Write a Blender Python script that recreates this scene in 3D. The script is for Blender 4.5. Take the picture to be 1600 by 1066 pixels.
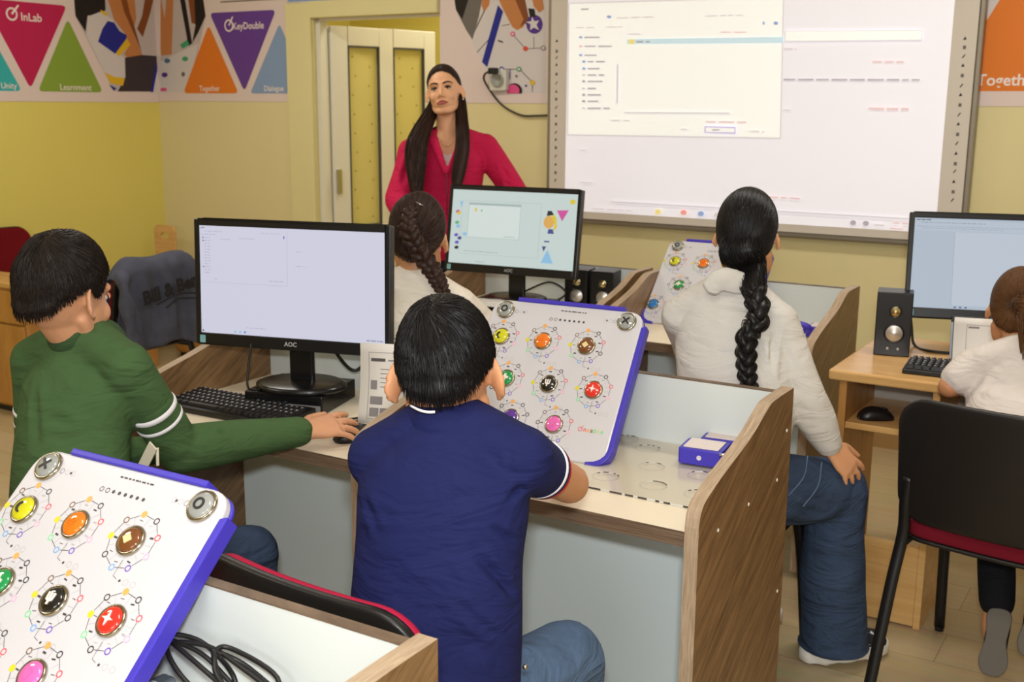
import bpy, bmesh, math, random
import numpy as np
from mathutils import Vector, Matrix, Euler, noise

SC = bpy.context.scene
COL = SC.collection
for o in list(bpy.data.objects): bpy.data.objects.remove(o, do_unlink=True)
R = math.radians
rnd = random.Random(7)

# ------------------------------------------------------------------ camera
cam_d = bpy.data.cameras.new('camera'); cam = bpy.data.objects.new('camera', cam_d); COL.objects.link(cam)
cam_d.sensor_width = 36.0; cam_d.sensor_fit = 'HORIZONTAL'; cam_d.lens = 36.0 * 1750 / 1600
def cam_axes(yaw, pitch, roll):
    cy, sy, cp, sp, cr, sr = math.cos(yaw), math.sin(yaw), math.cos(pitch), math.sin(pitch), math.cos(roll), math.sin(roll)
    f = Vector((sy*cp, cy*cp, -sp)); r = Vector((cy, -sy, 0)); u = r.cross(f)
    return cr*r + sr*u, -sr*r + cr*u, f
cr_, cu_, cf_ = cam_axes(R(-31.33), R(11.94), R(0.39))
mw = Matrix((cr_, cu_, -cf_)).transposed().to_4x4(); mw.translation = Vector((0, 0, 1.5))
cam.matrix_world = mw
cam_d.clip_start = 0.05; cam_d.clip_end = 60
cam_d.dof.use_dof = True; cam_d.dof.focus_distance = 1.95; cam_d.dof.aperture_fstop = 9.0
SC.camera = cam

# ------------------------------------------------------------------ world and lights
w = bpy.data.worlds.new('room_air'); SC.world = w; w.use_nodes = True
w.node_tree.nodes['Background'].inputs[0].default_value = (1.0, 0.93, 0.84, 1)
w.node_tree.nodes['Background'].inputs[1].default_value = 0.05
def area(name, loc, target, sx, sy, power, col):
    d = bpy.data.lights.new(name, 'AREA'); d.shape = 'RECTANGLE'; d.size = sx; d.size_y = sy; d.energy = power; d.color = col
    o = bpy.data.objects.new(name, d); COL.objects.link(o); o.location = loc
    o.rotation_euler = (Vector(target) - Vector(loc)).to_track_quat('-Z', 'Y').to_euler()
    return o
# the camera's own flash, standing on the camera's hot shoe
area('camera_flash', (0.03, -0.04, 1.66), (-1.5, 2.3, 0.85), 0.10, 0.06, 30, (0.95, 0.98, 1.0))
# unseen soft fill lights added at the right wall and behind the photographer
area('side_fill_light', (2.5, 0.6, 1.75), (-1.6, 1.8, 0.9), 2.6, 1.4, 15, (0.97, 0.98, 1.0))
area('rear_fill_light', (-0.3, -2.3, 1.75), (-1.4, 2.2, 0.75), 2.6, 1.3, 54, (0.92, 0.965, 1.0))
# ceiling lamps
for lx, ly in ((-3.9, 3.4), (-0.6, 3.4), (-3.9, 0.6), (-0.6, 0.6)):
    area('ceiling_lamp_light', (lx, ly, 2.84), (lx, ly, 0), 1.1, 0.28, 19, (1.0, 0.965, 0.90))
SC.view_settings.view_transform = 'Standard'; SC.view_settings.look = 'None'
SC.view_settings.gamma = 1.0; SC.view_settings.use_curve_mapping = False
SC.view_settings.exposure = 0.0

# ------------------------------------------------------------------ materials
def lin(c):
    out = []
    for v in c:
        v = v / 255.0
        out.append(v/12.92 if v <= 0.04045 else ((v+0.055)/1.055)**2.4)
    return tuple(out) + (1.0,)
MATS = {}
def mat(name, c, rough=0.55, metal=0.0, spec=0.5, sss=0.0, coat=0.0, trans=0.0, emit=0.0, noise_amt=0.0, noise_scale=20.0, bump=0.0, bump_scale=200.0, stretch=(1,1,1), ior=1.45, sheen=0.0, fold=0.0):
    if name in MATS: return MATS[name]
    m = bpy.data.materials.new(name); m.use_nodes = True
    nt = m.node_tree; b = nt.nodes['Principled BSDF']
    col = lin(c); b.inputs['Base Color'].default_value = col
    b.inputs['Roughness'].default_value = rough; b.inputs['Metallic'].default_value = metal
    b.inputs['Specular IOR Level'].default_value = spec; b.inputs['IOR'].default_value = ior
    b.inputs['Coat Weight'].default_value = coat; b.inputs['Transmission Weight'].default_value = trans
    b.inputs['Sheen Weight'].default_value = sheen
    if sss:
        b.inputs['Subsurface Weight'].default_value = sss
        b.inputs['Subsurface Radius'].default_value = (0.012, 0.005, 0.003); b.inputs['Subsurface Scale'].default_value = 0.6
    if emit:
        b.inputs['Emission Color'].default_value = col; b.inputs['Emission Strength'].default_value = emit
    if noise_amt or bump:
        tc = nt.nodes.new('ShaderNodeTexCoord'); mp = nt.nodes.new('ShaderNodeMapping'); mp.inputs['Scale'].default_value = stretch
        nt.links.new(tc.outputs['Object'], mp.inputs['Vector'])
    if noise_amt:
        n = nt.nodes.new('ShaderNodeTexNoise'); n.inputs['Scale'].default_value = noise_scale; n.inputs['Detail'].default_value = 5
        nt.links.new(mp.outputs[0], n.inputs['Vector'])
        mx = nt.nodes.new('ShaderNodeMix'); mx.data_type = 'RGBA'
        lo = tuple(v*(1-noise_amt) for v in col[:3]) + (1,); hi = tuple(min(1, v*(1+noise_amt)) for v in col[:3]) + (1,)
        mx.inputs[6].default_value = lo; mx.inputs[7].default_value = hi
        nt.links.new(n.outputs['Fac'], mx.inputs[0]); nt.links.new(mx.outputs[2], b.inputs['Base Color'])
        if emit: nt.links.new(mx.outputs[2], b.inputs['Emission Color'])
    if bump:
        n2 = nt.nodes.new('ShaderNodeTexNoise'); n2.inputs['Scale'].default_value = bump_scale; n2.inputs['Detail'].default_value = 3
        nt.links.new(mp.outputs[0], n2.inputs['Vector'])
        bp = nt.nodes.new('ShaderNodeBump'); bp.inputs['Strength'].default_value = bump; bp.inputs['Distance'].default_value = 0.002
        nt.links.new(n2.outputs['Fac'], bp.inputs['Height']); nt.links.new(bp.outputs[0], b.inputs['Normal'])
        if fold:
            # soft creases of worn cloth
            n3 = nt.nodes.new('ShaderNodeTexNoise'); n3.inputs['Scale'].default_value = 7.0; n3.inputs['Detail'].default_value = 3; n3.inputs['Distortion'].default_value = 1.2
            m3 = nt.nodes.new('ShaderNodeMapping'); m3.inputs['Rotation'].default_value = (0.5, 0.4, 0.3); m3.inputs['Scale'].default_value = (1.0, 1.0, 2.6)
            nt.links.new(tc.outputs['Object'], m3.inputs['Vector']); nt.links.new(m3.outputs[0], n3.inputs['Vector'])
            b3 = nt.nodes.new('ShaderNodeBump'); b3.inputs['Strength'].default_value = fold; b3.inputs['Distance'].default_value = 0.03
            nt.links.new(n3.outputs['Fac'], b3.inputs['Height']); nt.links.new(b3.outputs[0], bp.inputs['Normal'])
    MATS[name] = m
    return m
def wood(name, c1, c2, scale=(1,1,1), rough=0.45, grain=6.0, contrast=(0.35, 0.68), rot=0.0):
    if name in MATS: return MATS[name]
    m = bpy.data.materials.new(name); m.use_nodes = True; nt = m.node_tree; b = nt.nodes['Principled BSDF']
    tc = nt.nodes.new('ShaderNodeTexCoord'); mp = nt.nodes.new('ShaderNodeMapping'); mp.inputs['Scale'].default_value = scale; mr = nt.nodes.new('ShaderNodeMapping'); mr.inputs['Rotation'].default_value = (rot, 0, 0)
    nt.links.new(tc.outputs['Object'], mr.inputs['Vector']); nt.links.new(mr.outputs[0], mp.inputs['Vector'])
    n = nt.nodes.new('ShaderNodeTexNoise'); n.inputs['Scale'].default_value = grain; n.inputs['Detail'].default_value = 8; n.inputs['Distortion'].default_value = 0.6
    n.inputs['Roughness'].default_value = 0.65
    nt.links.new(mp.outputs[0], n.inputs['Vector'])
    rp = nt.nodes.new('ShaderNodeValToRGB'); rp.color_ramp.elements[0].color = lin(c1); rp.color_ramp.elements[1].color = lin(c2)
    rp.color_ramp.elements[0].position, rp.color_ramp.elements[1].position = contrast
    nt.links.new(n.outputs['Fac'], rp.inputs[0]); nt.links.new(rp.outputs[0], b.inputs['Base Color'])
    b.inputs['Roughness'].default_value = rough
    bp = nt.nodes.new('ShaderNodeBump'); bp.inputs['Strength'].default_value = 0.15; bp.inputs['Distance'].default_value = 0.001
    nt.links.new(n.outputs['Fac'], bp.inputs['Height']); nt.links.new(bp.outputs[0], b.inputs['Normal'])
    MATS[name] = m
    return m

# ------------------------------------------------------------------ object helpers
def props(o, label=None, cat=None, group=None, kind=None):
    if label: o['label'] = label
    if cat: o['category'] = cat
    if group: o['group'] = group
    if kind: o['kind'] = kind
    return o
def thing(name, label, cat, loc=(0,0,0), rz=0.0, group=None, rot=None):
    o = bpy.data.objects.new(name, None); COL.objects.link(o); o.empty_display_size = 0.05
    o.location = loc; o.rotation_euler = rot if rot else (0, 0, rz)
    return props(o, label, cat, group)
def link(name, me, mats, parent=None, smooth=False, bevel=0.0, seg=2, label=None):
    o = bpy.data.objects.new(name, me); COL.objects.link(o)
    if mats is not None:
        for m in (mats if isinstance(mats, (list, tuple)) else [mats]): me.materials.append(m)
    if parent is not None: o.parent = parent
    if smooth:
        me.polygons.foreach_set('use_smooth', [True]*len(me.polygons))
    if bevel:
        b = o.modifiers.new('bevel', 'BEVEL'); b.width = bevel; b.segments = seg; b.limit_method = 'ANGLE'; b.angle_limit = R(40)
        b.harden_normals = False
    if label: o['label'] = label
    return o
def struct(o): o['kind'] = 'structure'; return o

class MB:
    """collects shapes into one mesh"""
    def __init__(s): s.v = []; s.f = []; s.m = []; s.sm = []
    def add(s, vs, fs, mi=0, smooth=False, M=None):
        n = len(s.v)
        if M is not None: vs = [M @ Vector(v) for v in vs]
        s.v += [tuple(v) for v in vs]
        for f in fs: s.f.append(tuple(i+n for i in f)); s.m.append(mi); s.sm.append(smooth)
        return s
    def box(s, a, b, mi=0, M=None):
        x0, y0, z0 = a; x1, y1, z1 = b
        vs = [(x0,y0,z0),(x1,y0,z0),(x1,y1,z0),(x0,y1,z0),(x0,y0,z1),(x1,y0,z1),(x1,y1,z1),(x0,y1,z1)]
        fs = [(3,2,1,0),(4,5,6,7),(0,1,5,4),(1,2,6,5),(2,3,7,6),(3,0,4,7)]
        return s.add(vs, fs, mi, False, M)
    def cbox(s, c, d, mi=0, M=None):
        return s.box([c[i]-d[i]/2 for i in range(3)], [c[i]+d[i]/2 for i in range(3)], mi, M)
    def prism(s, pts, axis, a, b, mi=0, M=None, smooth=False):
        """polygon pts in the plane normal to axis, swept from a to b"""
        def mk(p, t):
            if axis == 'x': return (t, p[0], p[1])
            if axis == 'y': return (p[0], t, p[1])
            return (p[0], p[1], t)
        n = len(pts); vs = [mk(p, a) for p in pts] + [mk(p, b) for p in pts]
        A = sum(pts[i][0]*pts[(i+1) % n][1] - pts[(i+1) % n][0]*pts[i][1] for i in range(n))
        flip = (A < 0) ^ (axis == 'y') ^ (b < a)
        fs = [tuple(range(n-1, -1, -1)), tuple(range(n, 2*n))] + [(i, (i+1) % n, n+(i+1) % n, n+i) for i in range(n)]
        if flip: fs = [f[::-1] for f in fs]
        return s.add(vs, fs, mi, smooth, M)
    def poly(s, pts, mi=0, M=None):
        return s.add(pts, [tuple(range(len(pts)))], mi, False, M)
    def tube(s, pts, r, seg=10, mi=0, caps=True, up=(0,0,1), M=None, closed=False, smooth=True):
        pts = [Vector(p) for p in pts]; n = len(pts)
        rr = r if isinstance(r, list) else [r]*n
        vs = []; pu = None
        for i, p in enumerate(pts):
            if closed: t = pts[(i+1) % n] - pts[i-1]
            else: t = (pts[min(i+1, n-1)] - pts[max(i-1, 0)])
            t = t.normalized() if t.length > 1e-9 else Vector((0,0,1))
            u = Vector(up) if pu is None else pu
            u = u - t*u.dot(t)
            if u.length < 1e-4: u = t.orthogonal()
            u.normalize(); pu = u; sd = t.cross(u)
            a, b = rr[i] if isinstance(rr[i], (list, tuple)) else (rr[i], rr[i])
            for k in range(seg):
                th = 2*math.pi*k/seg
                vs.append(p + sd*(a*math.cos(th)) + u*(b*math.sin(th)))
        fs = []
        for i in range(n if closed else n-1):
            j = (i+1) % n
            for k in range(seg):
                k2 = (k+1) % seg
                fs.append((i*seg+k, i*seg+k2, j*seg+k2, j*seg+k))
        if caps and not closed:
            fs.append(tuple(range(seg-1, -1, -1))); fs.append(tuple((n-1)*seg+k for k in range(seg)))
        return s.add(vs, fs, mi, smooth, M)
    def lathe(s, prof, seg=24, mi=0, M=None, smooth=True, cap=True):
        vs = []; fs = []
        for r_, z_ in prof:
            for k in range(seg):
                th = 2*math.pi*k/seg; vs.append((r_*math.cos(th), r_*math.sin(th), z_))
        for i in range(len(prof)-1):
            for k in range(seg):
                k2 = (k+1) % seg
                fs.append((i*seg+k, i*seg+k2, (i+1)*seg+k2, (i+1)*seg+k))
        if cap:
            fs.append(tuple(range(seg-1, -1, -1))); fs.append(tuple((len(prof)-1)*seg+k for k in range(seg)))
        return s.add(vs, fs, mi, smooth, M)
    def ell(s, c, r, seg=20, rings=12, mi=0, M=None, rot=None):
        vs = []; fs = []; rm = rot.to_matrix() if rot is not None else None
        for i in range(rings+1):
            ph = math.pi*i/rings
            for k in range(seg):
                th = 2*math.pi*k/seg
                p = Vector((r[0]*math.sin(ph)*math.cos(th), r[1]*math.sin(ph)*math.sin(th), -r[2]*math.cos(ph)))
                if rm: p = rm @ p
                vs.append(p + Vector(c))
        for i in range(rings):
            for k in range(seg):
                k2 = (k+1) % seg
                fs.append((i*seg+k, i*seg+k2, (i+1)*seg+k2, (i+1)*seg+k))
        return s.add(vs, fs, mi, True, M)
    def mesh(s, name):
        me = bpy.data.meshes.new(name); me.from_pydata(s.v, [], s.f)
        me.polygons.foreach_set('material_index', s.m); me.polygons.foreach_set('use_smooth', s.sm)
        me.update()
        bm = bmesh.new(); bm.from_mesh(me)
        bmesh.ops.remove_doubles(bm, verts=bm.verts, dist=1e-6)
        bm.to_mesh(me); bm.free()
        return me
    def obj(s, name, mats, parent=None, bevel=0.0, seg=2, label=None):
        return link(name, s.mesh(name), mats, parent, False, bevel, seg, label)

def crom(pts, n=8, closed=False):
    """Catmull-Rom through points (tuples of any length)"""
    P = [np.array(p, float) for p in pts]; m = len(P); out = []
    rng = range(m if closed else m-1)
    for i in rng:
        if closed: p0, p1, p2, p3 = P[i-1], P[i], P[(i+1) % m], P[(i+2) % m]
        else:
            p1, p2 = P[i], P[i+1]
            p0 = P[i-1] if i > 0 else 2*p1-p2
            p3 = P[i+2] if i+2 < m else 2*p2-p1
        for k in range(n):
            t = k/n
            out.append(0.5*((2*p1)+(-p0+p2)*t+(2*p0-5*p1+4*p2-p3)*t*t+(-p0+3*p1-3*p2+p3)*t**3))
    if not closed: out.append(P[-1])
    return [tuple(float(x) for x in q) for q in out]
def round_poly(pts, r, n=5):
    out = []; m = len(pts)
    for i in range(m):
        p = Vector(pts[i]); a = Vector(pts[i-1]) - p; b = Vector(pts[(i+1) % m]) - p
        ang = a.angle(b); d = min(r/math.tan(ang/2), a.length*0.48, b.length*0.48)
        a.normalize(); b.normalize()
        q0, q1 = p + a*d, p + b*d
        for k in range(n+1):
            t = k/n
            out.append(tuple(q0*(1-t)**2 + p*2*t*(1-t) + q1*t*t))
    return out
def rrect(w_, h_, r, n=5):
    return round_poly([(-w_/2,-h_/2),(w_/2,-h_/2),(w_/2,h_/2),(-w_/2,h_/2)], r, n)
def text_mesh(txt, size, ext=0.0, align='CENTER', bold=0.0, squash=1.0):
    cu = bpy.data.curves.new('lettering', 'FONT'); cu.body = txt; cu.size = size; cu.extrude = ext; cu.align_x = align; cu.align_y = 'CENTER'
    cu.offset = bold; cu.resolution_u = 3
    o = bpy.data.objects.new('lettering', cu); COL.objects.link(o)
    dg = bpy.context.evaluated_depsgraph_get(); dg.update()
    me = bpy.data.meshes.new_from_object(o.evaluated_get(dg))
    bpy.data.objects.remove(o, do_unlink=True); bpy.data.curves.remove(cu)
    me.materials.clear()
    return me
def add_text(mb, txt, size, M, mi=0, bold=0.0, align='CENTER'):
    me = text_mesh(txt, size, 0.0, align, bold)
    vs = [v.co.copy() for v in me.vertices]; fs = [tuple(p.vertices) for p in me.polygons]
    bpy.data.meshes.remove(me)
    return mb.add(vs, fs, mi, False, M)
def frame_m(o, x, y):
    """matrix whose local x,y axes are the given world directions"""
    x = Vector(x).normalized(); y = Vector(y).normalized(); z = x.cross(y)
    m = Matrix((x, y, z)).transposed().to_4x4(); m.translation = Vector(o); return m
def dup(root, loc=None, rz=None, label=None, group=None):
    r = root.copy(); COL.objects.link(r)
    if loc is not None: r.location = loc
    if rz is not None: r.rotation_euler = (0, 0, rz)
    if label: r['label'] = label
    if group: r['group'] = group
    for ch in list(root.children):
        c = ch.copy(); COL.objects.link(c); c.parent = r
        for g in list(ch.children):
            d = g.copy(); COL.objects.link(d); d.parent = c
    return r
# ------------------------------------------------------------------ printed and projected artwork, in metres on its wall
ART_LEFT = [
('paper_shade', [(4.416,2.113),(4.417,1.982),(4.654,1.563),(5.011,1.563),(5.056,2.167)]),
('print_black', [(4.416,2.113),(4.636,2.131),(4.632,2.029),(4.56,1.992),(4.502,1.991),(4.48,1.896),(4.417,1.982)]),
('print_white', [(4.501,1.984),(4.599,2.02),(4.688,1.974),(4.562,1.846),(4.751,1.761),(4.745,1.629),(4.63,1.608),(4.483,1.878)]),
('print_yellow', [(4.595,2.03),(4.653,2.009),(4.629,1.996),(4.598,2.012)]),
('print_skin', [(4.64,2.132),(4.739,2.14),(4.777,2.025),(4.826,1.915),(4.884,1.785),(4.861,1.735),(4.774,1.755),(4.748,1.784),(4.796,1.839),(4.767,1.897),(4.688,1.982)]),
('print_brown', [(4.739,2.14),(4.786,2.144),(4.827,1.991),(4.854,1.898),(4.885,1.793),(4.826,1.915),(4.768,2.031)]),
('print_skin', [(4.786,2.144),(4.854,2.15),(4.856,1.993),(4.839,1.954),(4.81,2.027)]),
('print_blue', [(4.562,1.846),(4.6,1.921),(4.641,1.968),(4.687,1.963),(4.725,1.914),(4.776,1.894),(4.767,1.837),(4.681,1.781)]),
('print_yellow', [(4.774,1.875),(4.8,1.839),(4.708,1.767),(4.686,1.785)]),
('print_brown', [(4.943,2.157),(5.013,2.163),(4.968,2.038),(4.897,1.889),(4.857,1.936),(4.902,2.014)]),
('print_skin', [(5.003,2.162),(5.053,2.166),(5.055,2.155),(5.03,1.814),(5.006,1.945)]),
('print_dark', [(4.751,1.761),(4.884,1.782),(5.025,1.779),(5.001,1.732),(4.947,1.563),(4.682,1.56),(4.747,1.648)]),
('print_yellow', [(4.597,1.67),(4.661,1.646),(4.741,1.64),(4.723,1.594),(4.63,1.608)]),
('print_blue', [(4.62,1.6),(4.674,1.578),(4.654,1.563)]),
('print_white', [(5.001,1.74),(5.025,1.749),(5.011,1.56),(4.947,1.559)]),
('print_blue', [(4.991,1.741),(4.932,1.56),(4.952,1.558),(5.011,1.738)]),
('print_magenta', [(5.011,1.569),(5.004,1.576),(5.013,1.583)])]
ART_FRONT = [
('paper_shade', [(-5.637,1.563),(-5.384,1.56),(-5.209,2.006),(-5.227,2.143),(-5.587,2.158)]),
('print_skin', [(-5.588,2.147),(-5.563,1.999),(-5.533,2.156),(-5.472,2.154),(-5.518,1.788),(-5.61,1.781),(-5.616,1.812)]),
('print_black', [(-5.428,2.152),(-5.384,2.15),(-5.335,1.849),(-5.369,1.834)]),
('print_brown', [(-5.356,2.149),(-5.297,2.146),(-5.294,1.96),(-5.331,1.969)]),
('print_black', [(-5.297,2.146),(-5.227,2.143),(-5.209,2.006),(-5.281,1.908),(-5.335,1.849),(-5.3,1.953)]),
('print_white', [(-5.621,1.747),(-5.28,1.851),(-5.39,1.56),(-5.637,1.56)]),
('print_steel', [(-5.533,1.749),(-5.542,1.739),(-5.562,1.734),(-5.582,1.739),(-5.59,1.75),(-5.58,1.761),(-5.56,1.765),(-5.54,1.76)]),
('print_green', [(-5.375,1.759),(-5.384,1.748),(-5.404,1.744),(-5.423,1.749),(-5.43,1.759),(-5.421,1.77),(-5.401,1.774),(-5.382,1.769)]),
('print_purple', [(-5.562,1.665),(-5.572,1.654),(-5.592,1.649),(-5.612,1.654),(-5.62,1.665),(-5.61,1.676),(-5.59,1.68),(-5.57,1.676)]),
('print_grey', [(-5.409,1.667),(-5.415,1.657),(-5.427,1.652),(-5.439,1.657),(-5.443,1.668),(-5.437,1.678),(-5.425,1.683),(-5.414,1.678)]),
('print_magenta', [(-5.575,1.575),(-5.586,1.567),(-5.611,1.564),(-5.635,1.567),(-5.636,1.568),(-5.635,1.582),(-5.634,1.584),(-5.609,1.587),(-5.585,1.584)]),
('print_green', [(-5.441,1.843),(-5.377,1.872),(-5.357,1.842),(-5.42,1.82)])]
ART_POSTER = [
('print_white', [(-3.411,2.065),(-3.396,1.978),(-3.139,1.554),(-2.855,1.554),(-2.862,2.041)]),
('print_grey', [(-3.411,2.065),(-3.226,2.057),(-3.253,1.941),(-3.293,1.825),(-3.332,1.874),(-3.396,1.978)]),
('print_black', [(-3.411,2.065),(-3.304,2.06),(-3.356,1.929),(-3.396,1.978)]),
('print_skin', [(-3.23,2.057),(-3.18,2.055),(-3.191,1.993),(-3.222,1.959),(-3.238,1.994)]),
('print_grey', [(-3.222,1.97),(-3.296,1.849),(-3.289,1.846),(-3.215,1.967)]),
('print_grey', [(-3.189,1.83),(-3.267,1.762),(-3.263,1.759),(-3.185,1.827)]),
('print_blue', [(-3.138,1.991),(-3.107,1.958),(-3.202,1.686),(-3.234,1.712)]),
('print_skin', [(-3.153,2.053),(-3.055,2.049),(-2.978,1.917),(-2.986,1.88),(-3.023,1.865),(-3.053,1.882),(-3.107,1.968)]),
('print_brown', [(-3.055,2.049),(-2.987,2.046),(-2.952,1.904),(-3.008,1.881),(-2.986,1.917)]),
('print_purple', [(-2.875,1.889),(-2.879,1.869),(-2.892,1.854),(-2.911,1.845),(-2.933,1.846),(-2.952,1.855),(-2.966,1.872),(-2.971,1.892),(-2.966,1.912),(-2.953,1.928),(-2.934,1.936),(-2.912,1.935),(-2.893,1.926),(-2.88,1.909)]),
('print_white', [(-2.938,1.928),(-2.923,1.906),(-2.897,1.908),(-2.911,1.887),(-2.896,1.862),(-2.926,1.875),(-2.948,1.863),(-2.945,1.891),(-2.971,1.904),(-2.941,1.906)]),
('print_black', [(-2.96,1.969),(-2.923,1.964),(-2.916,1.927),(-2.949,1.925)]),
('print_skin', [(-2.95,2.045),(-2.884,2.042),(-2.868,1.962),(-2.897,1.945),(-2.927,1.977)]),
('print_grey', [(-3.043,1.837),(-2.982,1.779),(-2.979,1.781),(-3.04,1.839)]),
('print_grey', [(-2.962,1.772),(-2.88,1.774),(-2.881,1.777),(-2.962,1.775)]),
('print_grey', [(-2.927,1.832),(-2.926,1.776),(-2.923,1.776),(-2.924,1.832)]),
('print_magenta', [(-3.034,1.847),(-3.037,1.84),(-3.044,1.835),(-3.054,1.836),(-3.061,1.84),(-3.064,1.848),(-3.061,1.855),(-3.054,1.859),(-3.045,1.859),(-3.037,1.855)]),
('print_white', [(-3.042,1.847),(-3.043,1.844),(-3.047,1.841),(-3.051,1.842),(-3.055,1.844),(-3.057,1.848),(-3.055,1.851),(-3.052,1.853),(-3.047,1.853),(-3.043,1.851)]),
('print_red', [(-2.958,1.774),(-2.961,1.767),(-2.968,1.762),(-2.978,1.762),(-2.985,1.767),(-2.988,1.774),(-2.985,1.782),(-2.978,1.786),(-2.969,1.786),(-2.961,1.781)]),
('print_grey', [(-2.855,1.775),(-2.857,1.768),(-2.865,1.763),(-2.874,1.764),(-2.881,1.768),(-2.884,1.775),(-2.881,1.783),(-2.874,1.787),(-2.865,1.787),(-2.858,1.782)]),
('print_white', [(-2.86,1.775),(-2.862,1.77),(-2.866,1.768),(-2.872,1.768),(-2.877,1.771),(-2.879,1.775),(-2.877,1.78),(-2.872,1.783),(-2.867,1.783),(-2.862,1.78)]),
('print_black', [(-3.138,1.815),(-3.107,1.805),(-3.105,1.811),(-3.135,1.821)]),
('print_grey', [(-3.114,1.888),(-3.068,1.893),(-3.069,1.896),(-3.114,1.891)]),
('print_grey', [(-3.098,1.674),(-3.021,1.673),(-3.021,1.676),(-3.098,1.677)]),
('print_grey', [(-3.0,1.667),(-2.939,1.613),(-2.936,1.615),(-2.997,1.669)]),
('print_blue', [(-3.098,1.675),(-3.1,1.668),(-3.108,1.663),(-3.118,1.663),(-3.125,1.668),(-3.128,1.676),(-3.125,1.683),(-3.118,1.688),(-3.108,1.687),(-3.1,1.683)]),
('print_white', [(-3.104,1.675),(-3.106,1.671),(-3.11,1.669),(-3.115,1.669),(-3.12,1.671),(-3.121,1.675),(-3.12,1.68),(-3.116,1.682),(-3.11,1.682),(-3.106,1.679)]),
('print_green', [(-2.995,1.674),(-2.998,1.667),(-3.005,1.662),(-3.014,1.662),(-3.022,1.667),(-3.025,1.674),(-3.022,1.682),(-3.015,1.686),(-3.005,1.686),(-2.998,1.682)]),
('print_white', [(-3.002,1.674),(-3.003,1.67),(-3.007,1.668),(-3.012,1.668),(-3.017,1.67),(-3.018,1.674),(-3.017,1.678),(-3.012,1.681),(-3.007,1.681),(-3.003,1.678)]),
('print_yellow', [(-2.915,1.608),(-2.918,1.6),(-2.925,1.596),(-2.935,1.596),(-2.942,1.6),(-2.945,1.608),(-2.942,1.615),(-2.935,1.62),(-2.926,1.62),(-2.918,1.615)]),
('print_grey', [(-3.016,1.64),(-3.02,1.634),(-3.029,1.634),(-3.033,1.64),(-3.029,1.646),(-3.021,1.646)]),
('print_purple', [(-2.96,1.592),(-2.964,1.587),(-2.971,1.587),(-2.975,1.592),(-2.971,1.598),(-2.964,1.598)]),
('print_purple', [(-3.065,1.675),(-3.065,1.624),(-3.061,1.624),(-3.061,1.675)]),
('print_grey', [(-2.932,1.595),(-2.931,1.561),(-2.928,1.561),(-2.928,1.595)]),
('print_black', [(-2.99,1.567),(-2.992,1.555),(-2.993,1.554),(-3.079,1.554),(-3.079,1.555),(-3.081,1.567),(-3.079,1.579),(-3.073,1.589),(-3.063,1.598),(-3.05,1.603),(-3.036,1.605),(-3.022,1.603),(-3.009,1.598),(-2.999,1.589),(-2.992,1.579)]),
('print_magenta', [(-3.005,1.567),(-3.007,1.557),(-3.009,1.554),(-3.078,1.554),(-3.079,1.557),(-3.081,1.567),(-3.08,1.577),(-3.074,1.586),(-3.066,1.593),(-3.055,1.597),(-3.043,1.599),(-3.032,1.597),(-3.021,1.593),(-3.012,1.585),(-3.007,1.577)])]
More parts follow.
